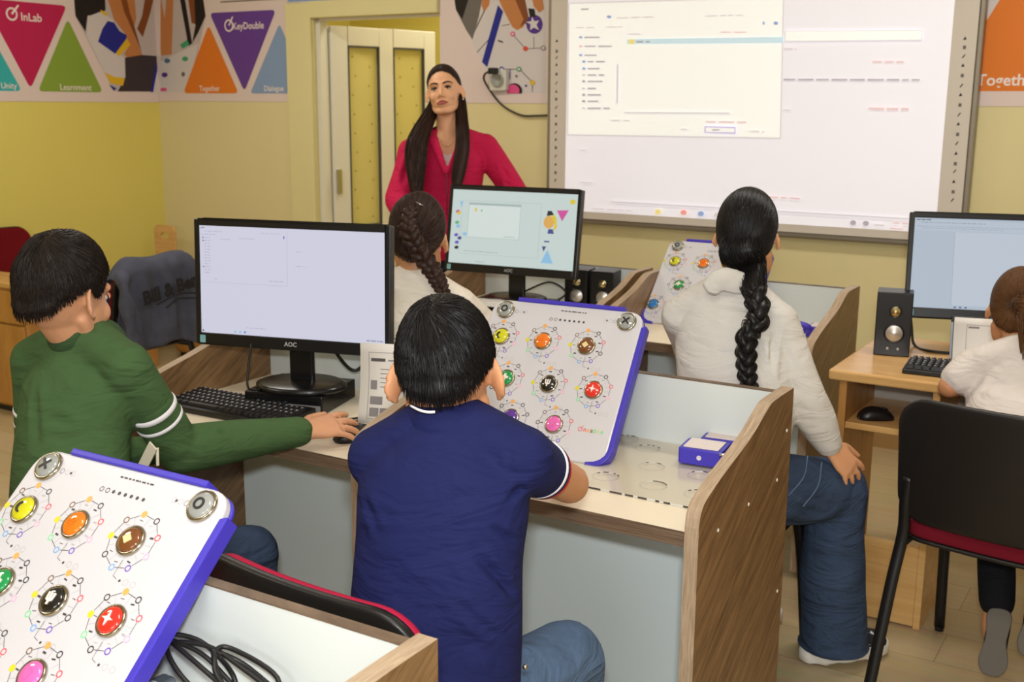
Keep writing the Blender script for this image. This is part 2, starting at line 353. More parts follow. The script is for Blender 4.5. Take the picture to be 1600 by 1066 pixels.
ART_SCREEN = [
('ui_line', [(-2.704,1.981),(-1.636,1.966),(-1.615,1.355),(-2.699,1.35)]),
('ui_white', [(-2.696,1.975),(-1.641,1.961),(-1.621,1.363),(-2.692,1.357)]),
('ui_grey', [(-2.633,1.952),(-2.591,1.951),(-2.591,1.944),(-2.633,1.945)]),
('ui_blue', [(-2.468,1.908),(-2.472,1.903),(-2.481,1.901),(-2.491,1.904),(-2.495,1.909),(-2.491,1.914),(-2.482,1.916),(-2.472,1.913)]),
('ui_pale', [(-2.441,1.904),(-2.382,1.904),(-2.382,1.898),(-2.441,1.899)]),
('ui_pale', [(-2.369,1.904),(-2.32,1.904),(-2.32,1.898),(-2.368,1.898)]),
('ui_pale', [(-2.307,1.904),(-2.25,1.903),(-2.25,1.897),(-2.307,1.898)]),
('ui_pale', [(-1.998,1.898),(-1.94,1.898),(-1.939,1.892),(-1.998,1.893)]),
('ui_pale', [(-1.927,1.898),(-1.9,1.898),(-1.899,1.892),(-1.927,1.892)]),
('ui_pale', [(-1.888,1.898),(-1.863,1.898),(-1.863,1.892),(-1.887,1.892)]),
('ui_pale', [(-1.851,1.897),(-1.817,1.897),(-1.817,1.892),(-1.851,1.892)]),
('ui_blue', [(-1.655,1.855),(-1.658,1.849),(-1.666,1.847),(-1.674,1.849),(-1.678,1.855),(-1.675,1.861),(-1.667,1.863),(-1.659,1.86)]),
('ui_blue', [(-1.716,1.856),(-1.718,1.849),(-1.724,1.85),(-1.727,1.857),(-1.725,1.864),(-1.719,1.864)]),
('ui_pale', [(-2.659,1.867),(-2.615,1.866),(-2.615,1.86),(-2.659,1.861)]),
('ui_pale', [(-2.601,1.866),(-2.559,1.865),(-2.559,1.859),(-2.601,1.86)]),
('ui_pale', [(-2.494,1.865),(-2.407,1.863),(-2.407,1.858),(-2.494,1.859)]),
('ui_pale', [(-2.394,1.863),(-2.393,1.863),(-2.393,1.857),(-2.393,1.857)]),
('ui_pale', [(-2.379,1.83),(-2.313,1.828),(-2.313,1.822),(-2.379,1.824)]),
('ui_pink', [(-1.919,1.827),(-1.869,1.825),(-1.868,1.82),(-1.919,1.821)]),
('ui_pink', [(-1.857,1.825),(-1.799,1.823),(-1.798,1.818),(-1.856,1.819)]),
('ui_high', [(-2.385,1.804),(-1.629,1.797),(-1.627,1.77),(-2.384,1.781)]),
('ui_yellow', [(-2.375,1.804),(-2.345,1.803),(-2.344,1.78),(-2.374,1.78)]),
('ui_grey', [(-2.335,1.794),(-2.3,1.794),(-2.299,1.786),(-2.335,1.787)]),
('ui_grey', [(-2.287,1.793),(-2.266,1.793),(-2.266,1.786),(-2.286,1.786)]),
('ui_blue', [(-2.62,1.818),(-2.625,1.813),(-2.635,1.813),(-2.641,1.819),(-2.636,1.824),(-2.625,1.824)]),
('ui_grey', [(-2.61,1.821),(-2.528,1.819),(-2.528,1.813),(-2.609,1.814)]),
('ui_pink', [(-2.619,1.777),(-2.624,1.771),(-2.635,1.772),(-2.64,1.777),(-2.635,1.782),(-2.624,1.782)]),
('ui_grey', [(-2.609,1.779),(-2.548,1.778),(-2.548,1.772),(-2.608,1.773)]),
('ui_grey', [(-2.535,1.778),(-2.462,1.776),(-2.462,1.77),(-2.534,1.771)]),
('ui_blue', [(-2.618,1.735),(-2.623,1.73),(-2.634,1.73),(-2.639,1.735),(-2.634,1.74),(-2.623,1.74)]),
('ui_grey', [(-2.608,1.737),(-2.542,1.736),(-2.542,1.73),(-2.607,1.731)]),
('ui_blue', [(-2.6,1.704),(-2.605,1.699),(-2.616,1.699),(-2.621,1.705),(-2.616,1.71),(-2.605,1.71)]),
('ui_grey', [(-2.59,1.707),(-2.558,1.707),(-2.558,1.7),(-2.589,1.701)]),
('ui_grey', [(-2.544,1.707),(-2.497,1.706),(-2.496,1.699),(-2.544,1.7)]),
('ui_blue', [(-2.599,1.671),(-2.604,1.666),(-2.615,1.666),(-2.62,1.672),(-2.615,1.677),(-2.605,1.677)]),
('ui_grey', [(-2.589,1.674),(-2.524,1.674),(-2.524,1.667),(-2.589,1.668)]),
('ui_pale', [(-2.598,1.641),(-2.604,1.636),(-2.614,1.636),(-2.619,1.641),(-2.614,1.647),(-2.604,1.647)]),
('ui_grey', [(-2.588,1.644),(-2.542,1.644),(-2.541,1.637),(-2.588,1.638)]),
('ui_grey', [(-2.528,1.644),(-2.498,1.644),(-2.498,1.637),(-2.528,1.637)]),
('ui_grey', [(-2.598,1.611),(-2.603,1.606),(-2.613,1.606),(-2.619,1.611),(-2.614,1.617),(-2.603,1.616)]),
('ui_grey', [(-2.587,1.614),(-2.506,1.614),(-2.506,1.607),(-2.587,1.608)]),
('ui_pale', [(-2.597,1.578),(-2.602,1.573),(-2.613,1.573),(-2.618,1.578),(-2.613,1.583),(-2.602,1.583)]),
('ui_grey', [(-2.587,1.581),(-2.541,1.581),(-2.541,1.574),(-2.586,1.574)]),
('ui_grey', [(-2.596,1.548),(-2.602,1.542),(-2.612,1.542),(-2.617,1.548),(-2.612,1.553),(-2.602,1.553)]),
('ui_grey', [(-2.586,1.551),(-2.513,1.551),(-2.513,1.544),(-2.586,1.544)]),
('ui_grey', [(-2.596,1.517),(-2.601,1.512),(-2.611,1.512),(-2.617,1.517),(-2.612,1.523),(-2.601,1.523)]),
('ui_grey', [(-2.585,1.52),(-2.526,1.521),(-2.526,1.514),(-2.585,1.514)]),
('ui_pale', [(-2.595,1.484),(-2.6,1.479),(-2.611,1.478),(-2.616,1.484),(-2.611,1.489),(-2.6,1.489)]),
('ui_grey', [(-2.584,1.487),(-2.512,1.488),(-2.512,1.481),(-2.584,1.48)]),
('ui_grey', [(-2.498,1.488),(-2.463,1.488),(-2.463,1.481),(-2.498,1.481)]),
('ui_line', [(-2.432,1.69),(-2.422,1.69),(-2.42,1.506),(-2.43,1.506)]),
('ui_pale', [(-2.458,1.431),(-2.407,1.431),(-2.407,1.425),(-2.458,1.425)]),
('ui_pale', [(-2.393,1.431),(-2.357,1.431),(-2.356,1.425),(-2.393,1.425)]),
('ui_pink', [(-1.971,1.431),(-1.922,1.431),(-1.921,1.425),(-1.971,1.425)]),
('ui_pink', [(-1.909,1.431),(-1.833,1.431),(-1.833,1.425),(-1.909,1.425)]),
('ui_pink', [(-1.821,1.431),(-1.776,1.431),(-1.775,1.425),(-1.821,1.425)]),
('ui_pale', [(-2.093,1.394),(-2.062,1.395),(-2.062,1.389),(-2.093,1.389)]),
('ui_pale', [(-2.049,1.395),(-2.045,1.395),(-2.045,1.389),(-2.049,1.389)]),
('ui_violet', [(-1.976,1.408),(-1.826,1.406),(-1.824,1.376),(-1.975,1.378)]),
('ui_white', [(-1.97,1.402),(-1.831,1.4),(-1.83,1.382),(-1.969,1.382)]),
('ui_grey', [(-1.938,1.394),(-1.902,1.394),(-1.901,1.389),(-1.938,1.388)]),
('ui_grey', [(-1.889,1.394),(-1.889,1.394),(-1.889,1.389),(-1.889,1.389)]),
('ui_pale', [(-1.761,1.391),(-1.714,1.392),(-1.714,1.386),(-1.761,1.386)]),
('ui_pale', [(-1.702,1.392),(-1.69,1.392),(-1.69,1.386),(-1.702,1.386)]),
('ui_line', [(-2.385,1.468),(-1.856,1.47),(-1.856,1.464),(-2.384,1.462)]),
('ui_line', [(-1.622,1.821),(-1.047,1.809),(-1.043,1.768),(-1.619,1.775)]),
('ui_white', [(-1.619,1.819),(-1.049,1.806),(-1.046,1.771),(-1.616,1.778)]),
('ui_pale', [(-1.62,1.748),(-1.582,1.748),(-1.582,1.742),(-1.62,1.742)]),
('ui_pale', [(-1.571,1.747),(-1.563,1.747),(-1.563,1.741),(-1.57,1.742)]),
('ui_pink', [(-1.237,1.689),(-1.197,1.688),(-1.197,1.682),(-1.236,1.683)]),
('ui_pink', [(-1.187,1.688),(-1.149,1.687),(-1.149,1.681),(-1.186,1.682)]),
('ui_pink', [(-1.139,1.687),(-1.108,1.686),(-1.108,1.68),(-1.138,1.681)]),
('ui_grey', [(-1.615,1.618),(-1.562,1.617),(-1.562,1.611),(-1.615,1.611)]),
('ui_grey', [(-1.551,1.617),(-1.483,1.617),(-1.482,1.61),(-1.551,1.611)]),
('ui_grey', [(-1.471,1.616),(-1.415,1.616),(-1.415,1.61),(-1.471,1.61)]),
('ui_grey', [(-1.404,1.616),(-1.336,1.615),(-1.336,1.609),(-1.404,1.609)]),
('ui_grey', [(-1.326,1.615),(-1.263,1.615),(-1.262,1.608),(-1.325,1.609)]),
('ui_grey', [(-1.252,1.615),(-1.184,1.614),(-1.183,1.608),(-1.251,1.608)]),
('ui_grey', [(-1.173,1.614),(-1.121,1.614),(-1.12,1.607),(-1.173,1.608)]),
('ui_grey', [(-1.11,1.613),(-1.082,1.613),(-1.082,1.607),(-1.11,1.607)]),
('ui_grey', [(-1.072,1.613),(-1.039,1.613),(-1.038,1.607),(-1.071,1.607)]),
('ui_pale', [(-1.611,1.486),(-1.573,1.486),(-1.573,1.48),(-1.61,1.48)]),
('ui_pink', [(-1.239,1.497),(-1.174,1.496),(-1.174,1.488),(-1.238,1.489)]),
('ui_pink', [(-1.164,1.496),(-1.116,1.496),(-1.115,1.488),(-1.163,1.488)]),
('ui_pink', [(-1.105,1.496),(-1.073,1.496),(-1.073,1.488),(-1.105,1.488)]),
('ui_pale', [(-2.622,1.284),(-2.58,1.284),(-2.58,1.278),(-2.622,1.278)]),
('ui_pale', [(-2.619,1.128),(-2.544,1.128),(-2.544,1.122),(-2.619,1.122)]),
('ui_line', [(-2.444,1.042),(-1.04,1.039),(-1.04,1.032),(-2.444,1.034)]),
('ui_pale', [(-2.541,1.003),(-2.477,1.003),(-2.477,0.997),(-2.541,0.997)]),
('ui_pale', [(-2.463,1.003),(-2.417,1.003),(-2.417,0.997),(-2.463,0.997)]),
('ui_pale', [(-2.403,1.003),(-2.372,1.003),(-2.372,0.997),(-2.403,0.997)]),
('ui_pale', [(-2.358,1.003),(-2.326,1.003),(-2.326,0.997),(-2.358,0.997)]),
('ui_pink', [(-1.686,1.103),(-1.609,1.102),(-1.609,1.095),(-1.686,1.096)]),
('ui_pink', [(-1.598,1.102),(-1.57,1.102),(-1.569,1.095),(-1.597,1.095)]),
('ui_pink', [(-1.558,1.102),(-1.51,1.102),(-1.509,1.095),(-1.558,1.095)]),
('ui_yellow', [(-2.175,1.004),(-2.178,0.997),(-2.186,0.992),(-2.196,0.991),(-2.205,0.995),(-2.208,1.002),(-2.205,1.01),(-2.197,1.014),(-2.187,1.015),(-2.179,1.011)]),
('ui_red', [(-2.045,1.008),(-2.048,1.001),(-2.056,0.996),(-2.065,0.996),(-2.074,0.999),(-2.077,1.006),(-2.074,1.014),(-2.066,1.018),(-2.056,1.019),(-2.048,1.015)]),
('ui_blue', [(-1.958,1.007),(-1.961,1.0),(-1.969,0.995),(-1.979,0.994),(-1.987,0.998),(-1.99,1.005),(-1.987,1.012),(-1.98,1.017),(-1.97,1.018),(-1.962,1.014)]),
('ui_pale', [(-1.88,1.005),(-1.882,0.998),(-1.89,0.994),(-1.9,0.993),(-1.908,0.997),(-1.911,1.004),(-1.908,1.011),(-1.901,1.015),(-1.891,1.016),(-1.883,1.012)]),
('ui_grey', [(-1.256,1.007),(-1.258,1.0),(-1.264,0.996),(-1.273,0.995),(-1.28,0.999),(-1.283,1.005),(-1.281,1.012),(-1.274,1.017),(-1.266,1.017),(-1.259,1.013)]),
('ui_grey', [(-1.201,1.008),(-1.203,1.001),(-1.21,0.996),(-1.218,0.996),(-1.225,1.0),(-1.228,1.006),(-1.226,1.013),(-1.22,1.017),(-1.211,1.017),(-1.204,1.014)]),
('ui_pale', [(-1.179,1.006),(-1.138,1.006),(-1.137,0.998),(-1.179,0.998)]),
('ui_pink', [(-1.102,1.019),(-1.074,1.019),(-1.074,1.013),(-1.102,1.013)]),
('ui_pink', [(-1.063,1.019),(-1.039,1.019),(-1.038,1.013),(-1.063,1.013)]),
('ui_pink', [(-1.114,0.994),(-1.056,0.994),(-1.055,0.988),(-1.113,0.988)]),
('ui_pink', [(-1.045,0.994),(-1.045,0.994),(-1.044,0.988),(-1.045,0.988)])]
BOARD_ICONS = [(-2.761,1.804),(-2.761,1.755),(-2.761,1.725),(-2.761,1.691),(-2.76,1.646),(-2.76,1.603),(-2.76,1.563),(-2.76,1.526),(-2.759,1.486),(-2.759,1.446),(-2.759,1.405),(-2.759,1.365),(-2.759,1.33),(-2.758,1.29),(-2.758,1.249),(-2.758,1.208),(-2.758,1.167),(-2.758,1.129),(-0.877,1.772),(-0.876,1.737),(-0.876,1.702),(-0.876,1.666),(-0.875,1.626),(-0.875,1.586),(-0.875,1.55),(-0.874,1.509),(-0.874,1.471),(-0.874,1.433),(-0.873,1.391),(-0.873,1.355),(-0.873,1.314),(-0.872,1.272),(-0.872,1.241),(-0.872,1.199),(-0.871,1.157),(-0.871,1.123)]
# ------------------------------------------------------------------ setting
def wallmat(name, c): return mat(name, c, rough=0.7, spec=0.25, noise_amt=0.04, noise_scale=1.6, bump=0.15, bump_scale=260)
m_wall_l = wallmat('wall_yellow', (226, 212, 112)); m_wall_f = wallmat('wall_cream_yellow', (226, 213, 162))  # left and corridor walls take a stronger yellow than the others
m_ceil = mat('ceiling_white', (235, 232, 224), 0.9)
m_plast = mat('door_plastic', (226, 222, 204), 0.35)
m_cas = mat('casing_paint', (226, 216, 160), 0.55)
def floor_mat():
    m = bpy.data.materials.new('laminate_floor'); m.use_nodes = True; nt = m.node_tree; b = nt.nodes['Principled BSDF']
    tc = nt.nodes.new('ShaderNodeTexCoord'); mp = nt.nodes.new('ShaderNodeMapping'); nt.links.new(tc.outputs['Object'], mp.inputs[0])
    br = nt.nodes.new('ShaderNodeTexBrick'); br.inputs['Scale'].default_value = 1.0; br.offset = 0.4
    br.inputs['Brick Width'].default_value = 1.2; br.inputs['Row Height'].default_value = 0.19; br.inputs['Mortar Size'].default_value = 0.0012
    br.inputs['Color1'].default_value = lin((196, 172, 132)); br.inputs['Color2'].default_value = lin((206, 184, 146)); br.inputs['Mortar'].default_value = lin((150, 124, 88))
    nt.links.new(mp.outputs[0], br.inputs['Vector'])
    mp2 = nt.nodes.new('ShaderNodeMapping'); mp2.inputs['Scale'].default_value = (2, 22, 1); nt.links.new(tc.outputs['Object'], mp2.inputs[0])
    n = nt.nodes.new('ShaderNodeTexNoise'); n.inputs['Scale'].default_value = 2.0; n.inputs['Detail'].default_value = 6; nt.links.new(mp2.outputs[0], n.inputs['Vector'])
    mx = nt.nodes.new('ShaderNodeMix'); mx.data_type = 'RGBA'; mx.blend_type = 'MULTIPLY'; mx.inputs[0].default_value = 0.35
    nt.links.new(br.outputs['Color'], mx.inputs[6]); nt.links.new(n.outputs['Color'], mx.inputs[7]); nt.links.new(mx.outputs[2], b.inputs['Base Color'])
    b.inputs['Roughness'].default_value = 0.38
    return m
XL, YF, XR, YB, ZC = -5.66, 5.0, 2.7, -2.4, 2.9
DX0, DX1, DZ = -4.37, -3.50, 1.965
struct(MB().box((XL-0.1, YB-0.1, -0.1), (XR+0.1, YF+2.0, 0)).obj('floor', floor_mat()))
struct(MB().box((XL-0.1, YB-0.1, ZC), (XR+0.1, YF+2.0, ZC+0.1)).obj('ceiling', m_ceil))
struct(MB().box((XL-0.1, YB, 0), (XL, YF+0.1, ZC)).obj('wall_left', m_wall_l))
struct(MB().box((XR, YB, 0), (XR+0.1, YF, ZC)).obj('wall_right', m_wall_f))
struct(MB().box((XL-0.1, YB-0.1, 0), (XR+0.1, YB, ZC)).obj('wall_back', m_wall_f))
wf = MB().box((XL, YF, 0), (DX0, YF+0.12, ZC)).box((DX1, YF, 0), (XR+0.1, YF+0.12, ZC)).box((DX0, YF, DZ), (DX1, YF+0.12, ZC))
struct(wf.obj('wall_front', m_wall_f))
struct(MB().box((XL-0.1, YF+1.9, 0), (XR+0.1, YF+2.0, ZC)).box((XL-0.1, YF+0.12, 0), (XL, YF+1.9, ZC)).box((-2.4, YF+0.12, 0), (-2.3, YF+1.9, ZC)).obj('wall_corridor', m_wall_l))
area('corridor_fill_light', (-3.7, YF+1.0, 2.8), (-3.7, YF+1.0, 0), 0.6, 0.6, 26, (1.0, 0.93, 0.8))  # unseen light added so the corridor beyond the door is lit
struct(MB().box((-4.555, YF-0.03, 0), (DX0, YF, 2.05)).box((DX0, YF-0.03, DZ), (DX1, YF, 2.05)).obj('trim_1', m_cas, bevel=0.006))
struct(MB().box((XL, YF-0.012, 0), (-4.555, YF, 0.07)).box((DX1, YF-0.012, 0), (XR, YF, 0.07)).obj('baseboard_front', mat('baseboard_wood', (176, 140, 92), 0.5)))
struct(MB().box((XL, YB, 0), (XL+0.012, YF-0.012, 0.07)).obj('baseboard_left', MATS['baseboard_wood']))
# door: frame fixed in the opening, leaf swung out into the corridor
dr = MB().box((DX0, YF+0.02, 0), (DX0+0.03, YF+0.09, DZ)).box((DX0, YF+0.02, DZ-0.012), (DX1, YF+0.09, DZ)).box((DX1-0.012, YF+0.07, 0), (DX1, YF+0.12, DZ)).obj('door_1', m_plast, bevel=0.004)
struct(dr)
lo = Vector((DX0+0.024, YF+0.10, 0)); ld = Vector((0.224, 0.715, 0)).normalized(); LW_, LH = 0.75, 1.93
ML = frame_m(lo, ld, (0,0,1))      # local x along leaf, y up, z through it
# glass openings of the leaf: two tall panes per half
leaf = MB()
st = [(0.0, 0.115), (0.335, 0.435), (0.665, 0.75)]
for a, b in st: leaf.box((a, 0.01, -0.022), (b, LH, 0.022), M=ML)
for a, b in ((0.115, 0.335), (0.435, 0.665)):
    leaf.box((a, 0.01, -0.022), (b, 0.20, 0.022), M=ML); leaf.box((a, 0.66, -0.022), (b, 0.78, 0.022), M=ML); leaf.box((a, LH-0.105, -0.022), (b, LH, 0.022), M=ML)
lf = leaf.obj('door_leaf', m_plast, dr, bevel=0.004)
gk = MB()
for a, b in ((0.115, 0.335), (0.435, 0.665)):
    for y0, y1 in ((0.20, 0.66), (0.78, LH-0.105)):
        for e in ((a, y0, a+0.008, y1), (b-0.008, y0, b, y1), (a, y0, b, y0+0.008), (a, y1-0.008, b, y1)):
            gk.box((e[0], e[1], -0.024), (e[2], e[3], 0.024), M=ML)
gk.obj('gasket', mat('gasket_grey', (74, 76, 74), 0.5), lf)
m_film = mat('frosted_yellow_glass', (214, 200, 122), 0.25, spec=0.5, noise_amt=0.03, noise_scale=3)
m_leafdot = mat('film_motif', (150, 128, 52), 0.5)
for a, b in ((0.115, 0.335), (0.435, 0.665)):
    for y0, y1 in ((0.20, 0.66), (0.78, LH-0.105)):
        g = MB().box((a, y0, -0.004), (b, y1, 0.004), 0, ML)
        yy = y0+0.05; k = 0
        while yy < y1-0.02:
            xx = a + (0.05 if k % 2 else 0.165) + rnd.uniform(-0.015, 0.015)
            for q in range(3):
                an = R(90+120*q)+rnd.uniform(-.3, .3)
                g.poly([(xx+0.003*math.cos(an+1.5), yy+0.003*math.sin(an+1.5), 0.0046), (xx+0.012*math.cos(an), yy+0.012*math.sin(an), 0.0046), (xx+0.003*math.cos(an-1.5), yy+0.003*math.sin(an-1.5), 0.0046)], 1, ML)
            yy += 0.055; k += 1
        g.obj('glass_pane', [m_film, m_leafdot], lf)
hg = MB()
hg.cbox((0.03, 1.05, 0.03), (0.03, 0.14, 0.014), M=ML)
hg.obj('hinge', mat('steel', (190, 190, 190), 0.3, metal=1.0), lf)
hd = MB().cbox((0.70, 0.98, 0.028), (0.03, 0.20, 0.012), M=ML).tube([ML @ Vector((0.70, 1.0, 0.03)), ML @ Vector((0.70, 1.0, 0.065)), ML @ Vector((0.60, 1.0, 0.068))], 0.008)
hd.obj('door_handle', MATS['steel'], lf, bevel=0.002)

# ------------------------------------------------------------------ printed banners
PRN = {}
for n_, c in {'paper_shade': (196,184,180), 'print_black': (34,28,26), 'print_white': (214,206,204), 'print_yellow': (226,184,40), 'print_skin': (196,128,74), 'print_brown': (132,74,36), 'print_blue': (38,44,140), 'print_dark': (62,52,56), 'print_grey': (112,106,100), 'print_steel': (84,110,140), 'print_green': (70,160,110), 'print_purple': (84,52,138), 'print_magenta': (222,84,140), 'print_red': (214,84,66),
              'banner_paper': (226,208,202), 'teal': (58,176,178), 'magenta': (190,34,84), 'green': (136,164,62), 'orange': (226,124,40), 'violet': (104,66,148), 'light_blue': (136,160,196), 'lettering_white': (240,226,220)}.items():
    PRN[n_] = mat('ink_'+n_, c, 0.5, spec=0.3)
class Flat:
    """coloured shapes laid on a wall sheet, each a hair above the last"""
    def __init__(s, place): s.mb = MB(); s.mats = []; s.place = place; s.lv = 1
    def mi(s, name):
        m = PRN[name]
        if m not in s.mats: s.mats.append(m)
        return s.mats.index(m)
    def poly(s, name, pts, lv=None):
        s.lv += 1
        s.mb.poly([s.place(u, z, (s.lv if lv is None else lv)*0.00012) for u, z in pts], s.mi(name)); return s
    def art(s, L):
        for n_, p in L: s.poly(n_, p)
        return s
    def sheet(s, name, u0, z0, u1, z1):
        a, b = s.place(u0, z0, -0.002), s.place(u1, z1, 0.00005)
        s.mb.box([min(a[i], b[i]) for i in range(3)], [max(a[i], b[i]) for i in range(3)], s.mi(name)); return s
    def text(s, name, txt, u, z, size, bold=0.0, align='CENTER', flip=False):
        s.lv += 1
        o = Vector(s.place(u, z, s.lv*0.00012+0.0002)); x = Vector(s.place(u+1, z, 0)) - Vector(s.place(u, z, 0))
        if flip: x = -x
        add_text(s.mb, txt, size, frame_m(o, x, (0,0,1)), s.mi(name), bold, align); return s
    def ring(s, name, u, z, r, t):
        n = 20; s.lv += 1
        for k in range(n):
            a, b = 2*math.pi*k/n, 2*math.pi*(k+1)/n
            s.mb.poly([s.place(u+q*math.cos(c), z+q*math.sin(c), s.lv*0.00012) for q, c in ((r, a), (r, b), (r-t, b), (r-t, a))], s.mi(name))
        return s
    def bar(s, name, a, b, t):
        d = Vector((b[0]-a[0], b[1]-a[1])).normalized(); n = Vector((-d.y, d.x))*t/2
        return s.poly(name, [(a[0]+n.x, a[1]+n.y), (b[0]+n.x, b[1]+n.y), (b[0]-n.x, b[1]-n.y), (a[0]-n.x, a[1]-n.y)])
onleft = lambda u, z, l: (XL+0.003+l, u, z)
onfront = lambda u, z, l: (u, YF-0.003-l, z)
def tri(F, name, pts, r=0.02): F.poly(name, round_poly(pts, r, 4))
b1 = Flat(onleft).sheet('banner_paper', 2.4, 1.497, YF-0.004, 2.36)
tri(b1, 'teal', [(3.60, 1.553), (3.80, 1.97), (4.03, 1.553)])
tri(b1, 'magenta', [(3.835, 2.035), (4.365, 2.035), (4.085, 1.565)]); tri(b1, 'green', [(4.364, 1.965), (4.575, 1.553), (4.13, 1.553)])
b1.ring('lettering_white', 4.005, 1.965, 0.036, 0.010).bar('lettering_white', (4.005, 1.965), (4.05, 2.015), 0.011)
b1.text('lettering_white', 'InLab', 4.125, 1.953, 0.062, 0.0008); b1.text('lettering_white', 'Learnment', 4.385, 1.578, 0.050, 0.0004)
b1.text('lettering_white', 'Unity', 3.95, 1.58, 0.045, 0.0004)
b1.art(ART_LEFT)
props(b1.mb.obj('wall_banner', b1.mats), 'printed banner with magenta and green triangles on the yellow left wall', 'banner')
b2 = Flat(onfront).sheet('banner_paper', XL+0.006, 1.505, -4.556, 2.36).art(ART_FRONT)
tri(b2, 'orange', [(-5.187, 1.955), (-4.965, 1.553), (-5.435, 1.553)]); tri(b2, 'violet', [(-5.175, 2.022), (-4.642, 2.022), (-4.917, 1.562)])
b2.poly('light_blue', round_poly([(-4.62, 1.945), (-4.558, 1.83), (-4.558, 1.553), (-4.87, 1.553)], 0.015, 4))
b2.ring('lettering_white', -5.02, 1.945, 0.036, 0.009).bar('lettering_white', (-5.02, 1.945), (-4.985, 1.995), 0.010)
b2.text('lettering_white', 'KeyDouble', -4.865, 1.938, 0.055, 0.0008); b2.text('lettering_white', 'Together', -5.205, 1.58, 0.046, 0.0004); b2.text('lettering_white', 'Dialogue', -4.68, 1.58, 0.044, 0.0004)
b2.poly('print_grey', [(-5.08, 2.085), (-4.556, 2.085), (-4.556, 2.078), (-5.08, 2.078)])
props(b2.mb.obj('wall_banner', b2.mats), 'printed banner with orange and purple triangles between corner and door', 'banner')
b3 = Flat(onfront).sheet('banner_paper', -4.553, 2.054, -3.505, 2.36)
b3.poly('light_blue', [(-4.55, 2.06), (-4.12, 2.06), (-4.05, 2.2), (-4.55, 2.2)])
props(b3.mb.obj('wall_banner', b3.mats), 'strip of printed banner running above the door casing', 'banner')
b4 = Flat(onfront).sheet('banner_paper', -3.498, 1.505, -2.0, 2.36).art(ART_POSTER)
props(b4.mb.obj('wall_banner', b4.mats), 'printed banner with photo of hands on a board, between door and whiteboard', 'banner')
b5 = Flat(onfront).sheet('banner_paper', -1.5, 1.505, 1.4, 2.36)
b5.poly('print_white', [(-0.95, 1.8), (-0.80, 1.75), (-0.70, 2.0), (-0.95, 2.1)]); b5.poly('print_black', [(-0.86, 2.0), (-0.79, 1.94), (-0.775, 2.1), (-0.86, 2.1)])
tri(b5, 'orange', [(-0.70, 2.05), (-0.44, 1.565), (-0.96, 1.565)], 0.02)
b5.text('lettering_white', 'Together', -0.709, 1.607, 0.064, 0.0012); b5.poly('light_blue', round_poly([(-0.55, 2.02), (0.1, 2.02), (-0.25, 1.6)], .02, 4))
props(b5.mb.obj('wall_banner', b5.mats), 'printed banner with big orange triangle right of the whiteboard', 'banner')

# ------------------------------------------------------------------ interactive whiteboard
m_alu = mat('brushed_aluminium', (150, 142, 128), 0.4, metal=0.6); m_wbf = mat('whiteboard_frame', (214, 204, 192), 0.45)
wbt = thing('interactive_whiteboard', 'large wall mounted interactive whiteboard showing a projected file dialog', 'whiteboard', (-1.81, YF, 1.5))
def loc(mb, root):
    o = root.location; mb.v = [(x-o.x, y-o.y, z-o.z) for x, y, z in mb.v]; return mb
X0, X1, Z0, Z1 = -2.815, -0.81, 0.925, 2.14
fr = MB().box((X0, 4.945, Z0), (X0+0.022, 5.0, Z1)).box((X1-0.022, 4.945, Z0), (X1, 5.0, Z1)).box((X0+0.022, 4.945, Z0), (X1-0.022, 5.0, Z0+0.022)).box((X0+0.022, 4.945, Z1-0.022), (X1-0.022, 5.0, Z1))
loc(fr, wbt).obj('frame', m_alu, wbt, bevel=0.006)
fc = MB().box((X0+0.022, 4.938, Z0+0.022), (-2.705, 4.99, Z1-0.022)).box((-0.928, 4.938, Z0+0.022), (X1-0.022, 4.99, Z1-0.022)).box((-2.705, 4.938, Z0+0.022), (-0.928, 4.99, 0.982)).box((-2.705, 4.938, 2.085), (-0.928, 4.99, Z1-0.022))
n0 = 0
for u, z in BOARD_ICONS:
    k = n0 % 3; n0 += 1
    if k == 0: fc.poly([(u-0.007, 4.9372, z-0.006), (u+0.007, 4.9372, z-0.004), (u, 4.9372, z+0.008)], 1)
    elif k == 1: fc.poly([(u-0.006, 4.9372, z-0.007), (u+0.006, 4.9372, z-0.007), (u+0.006, 4.9372, z+0.007), (u-0.006, 4.9372, z+0.007)], 2)
    else: fc.poly([(u-0.007, 4.9372, z-0.006), (u-0.003, 4.9372, z-0.008), (u+0.007, 4.9372, z+0.007), (u+0.003, 4.9372, z+0.008)], 1)
loc(fc, wbt).obj('tool_column_face', [m_wbf, PRN['print_black'], PRN['print_grey']], wbt)
for n_, c in {'ui_line': (214,210,216), 'ui_white': (250,252,250), 'ui_grey': (176,168,176), 'ui_pale': (216,208,212), 'ui_pink': (228,196,196), 'ui_blue': (150,170,214), 'ui_high': (204,228,240), 'ui_yellow': (238,222,140), 'ui_violet': (196,186,232), 'ui_red': (240,160,150), 'ui_page': (238,236,244)}.items():
    PRN[n_] = mat('projected_'+n_, c, 0.6, spec=0.1, emit=0.33)
ws = Flat(lambda u, z, l: (u+1.81, 4.942-5.0-l, z-1.5))
ws.poly('ui_page', [(-2.705, 0.982), (-0.928, 0.982), (-0.928, 2.085), (-2.705, 2.085)]).art(ART_SCREEN)
ws.mb.obj('projected_screen', ws.mats, wbt)

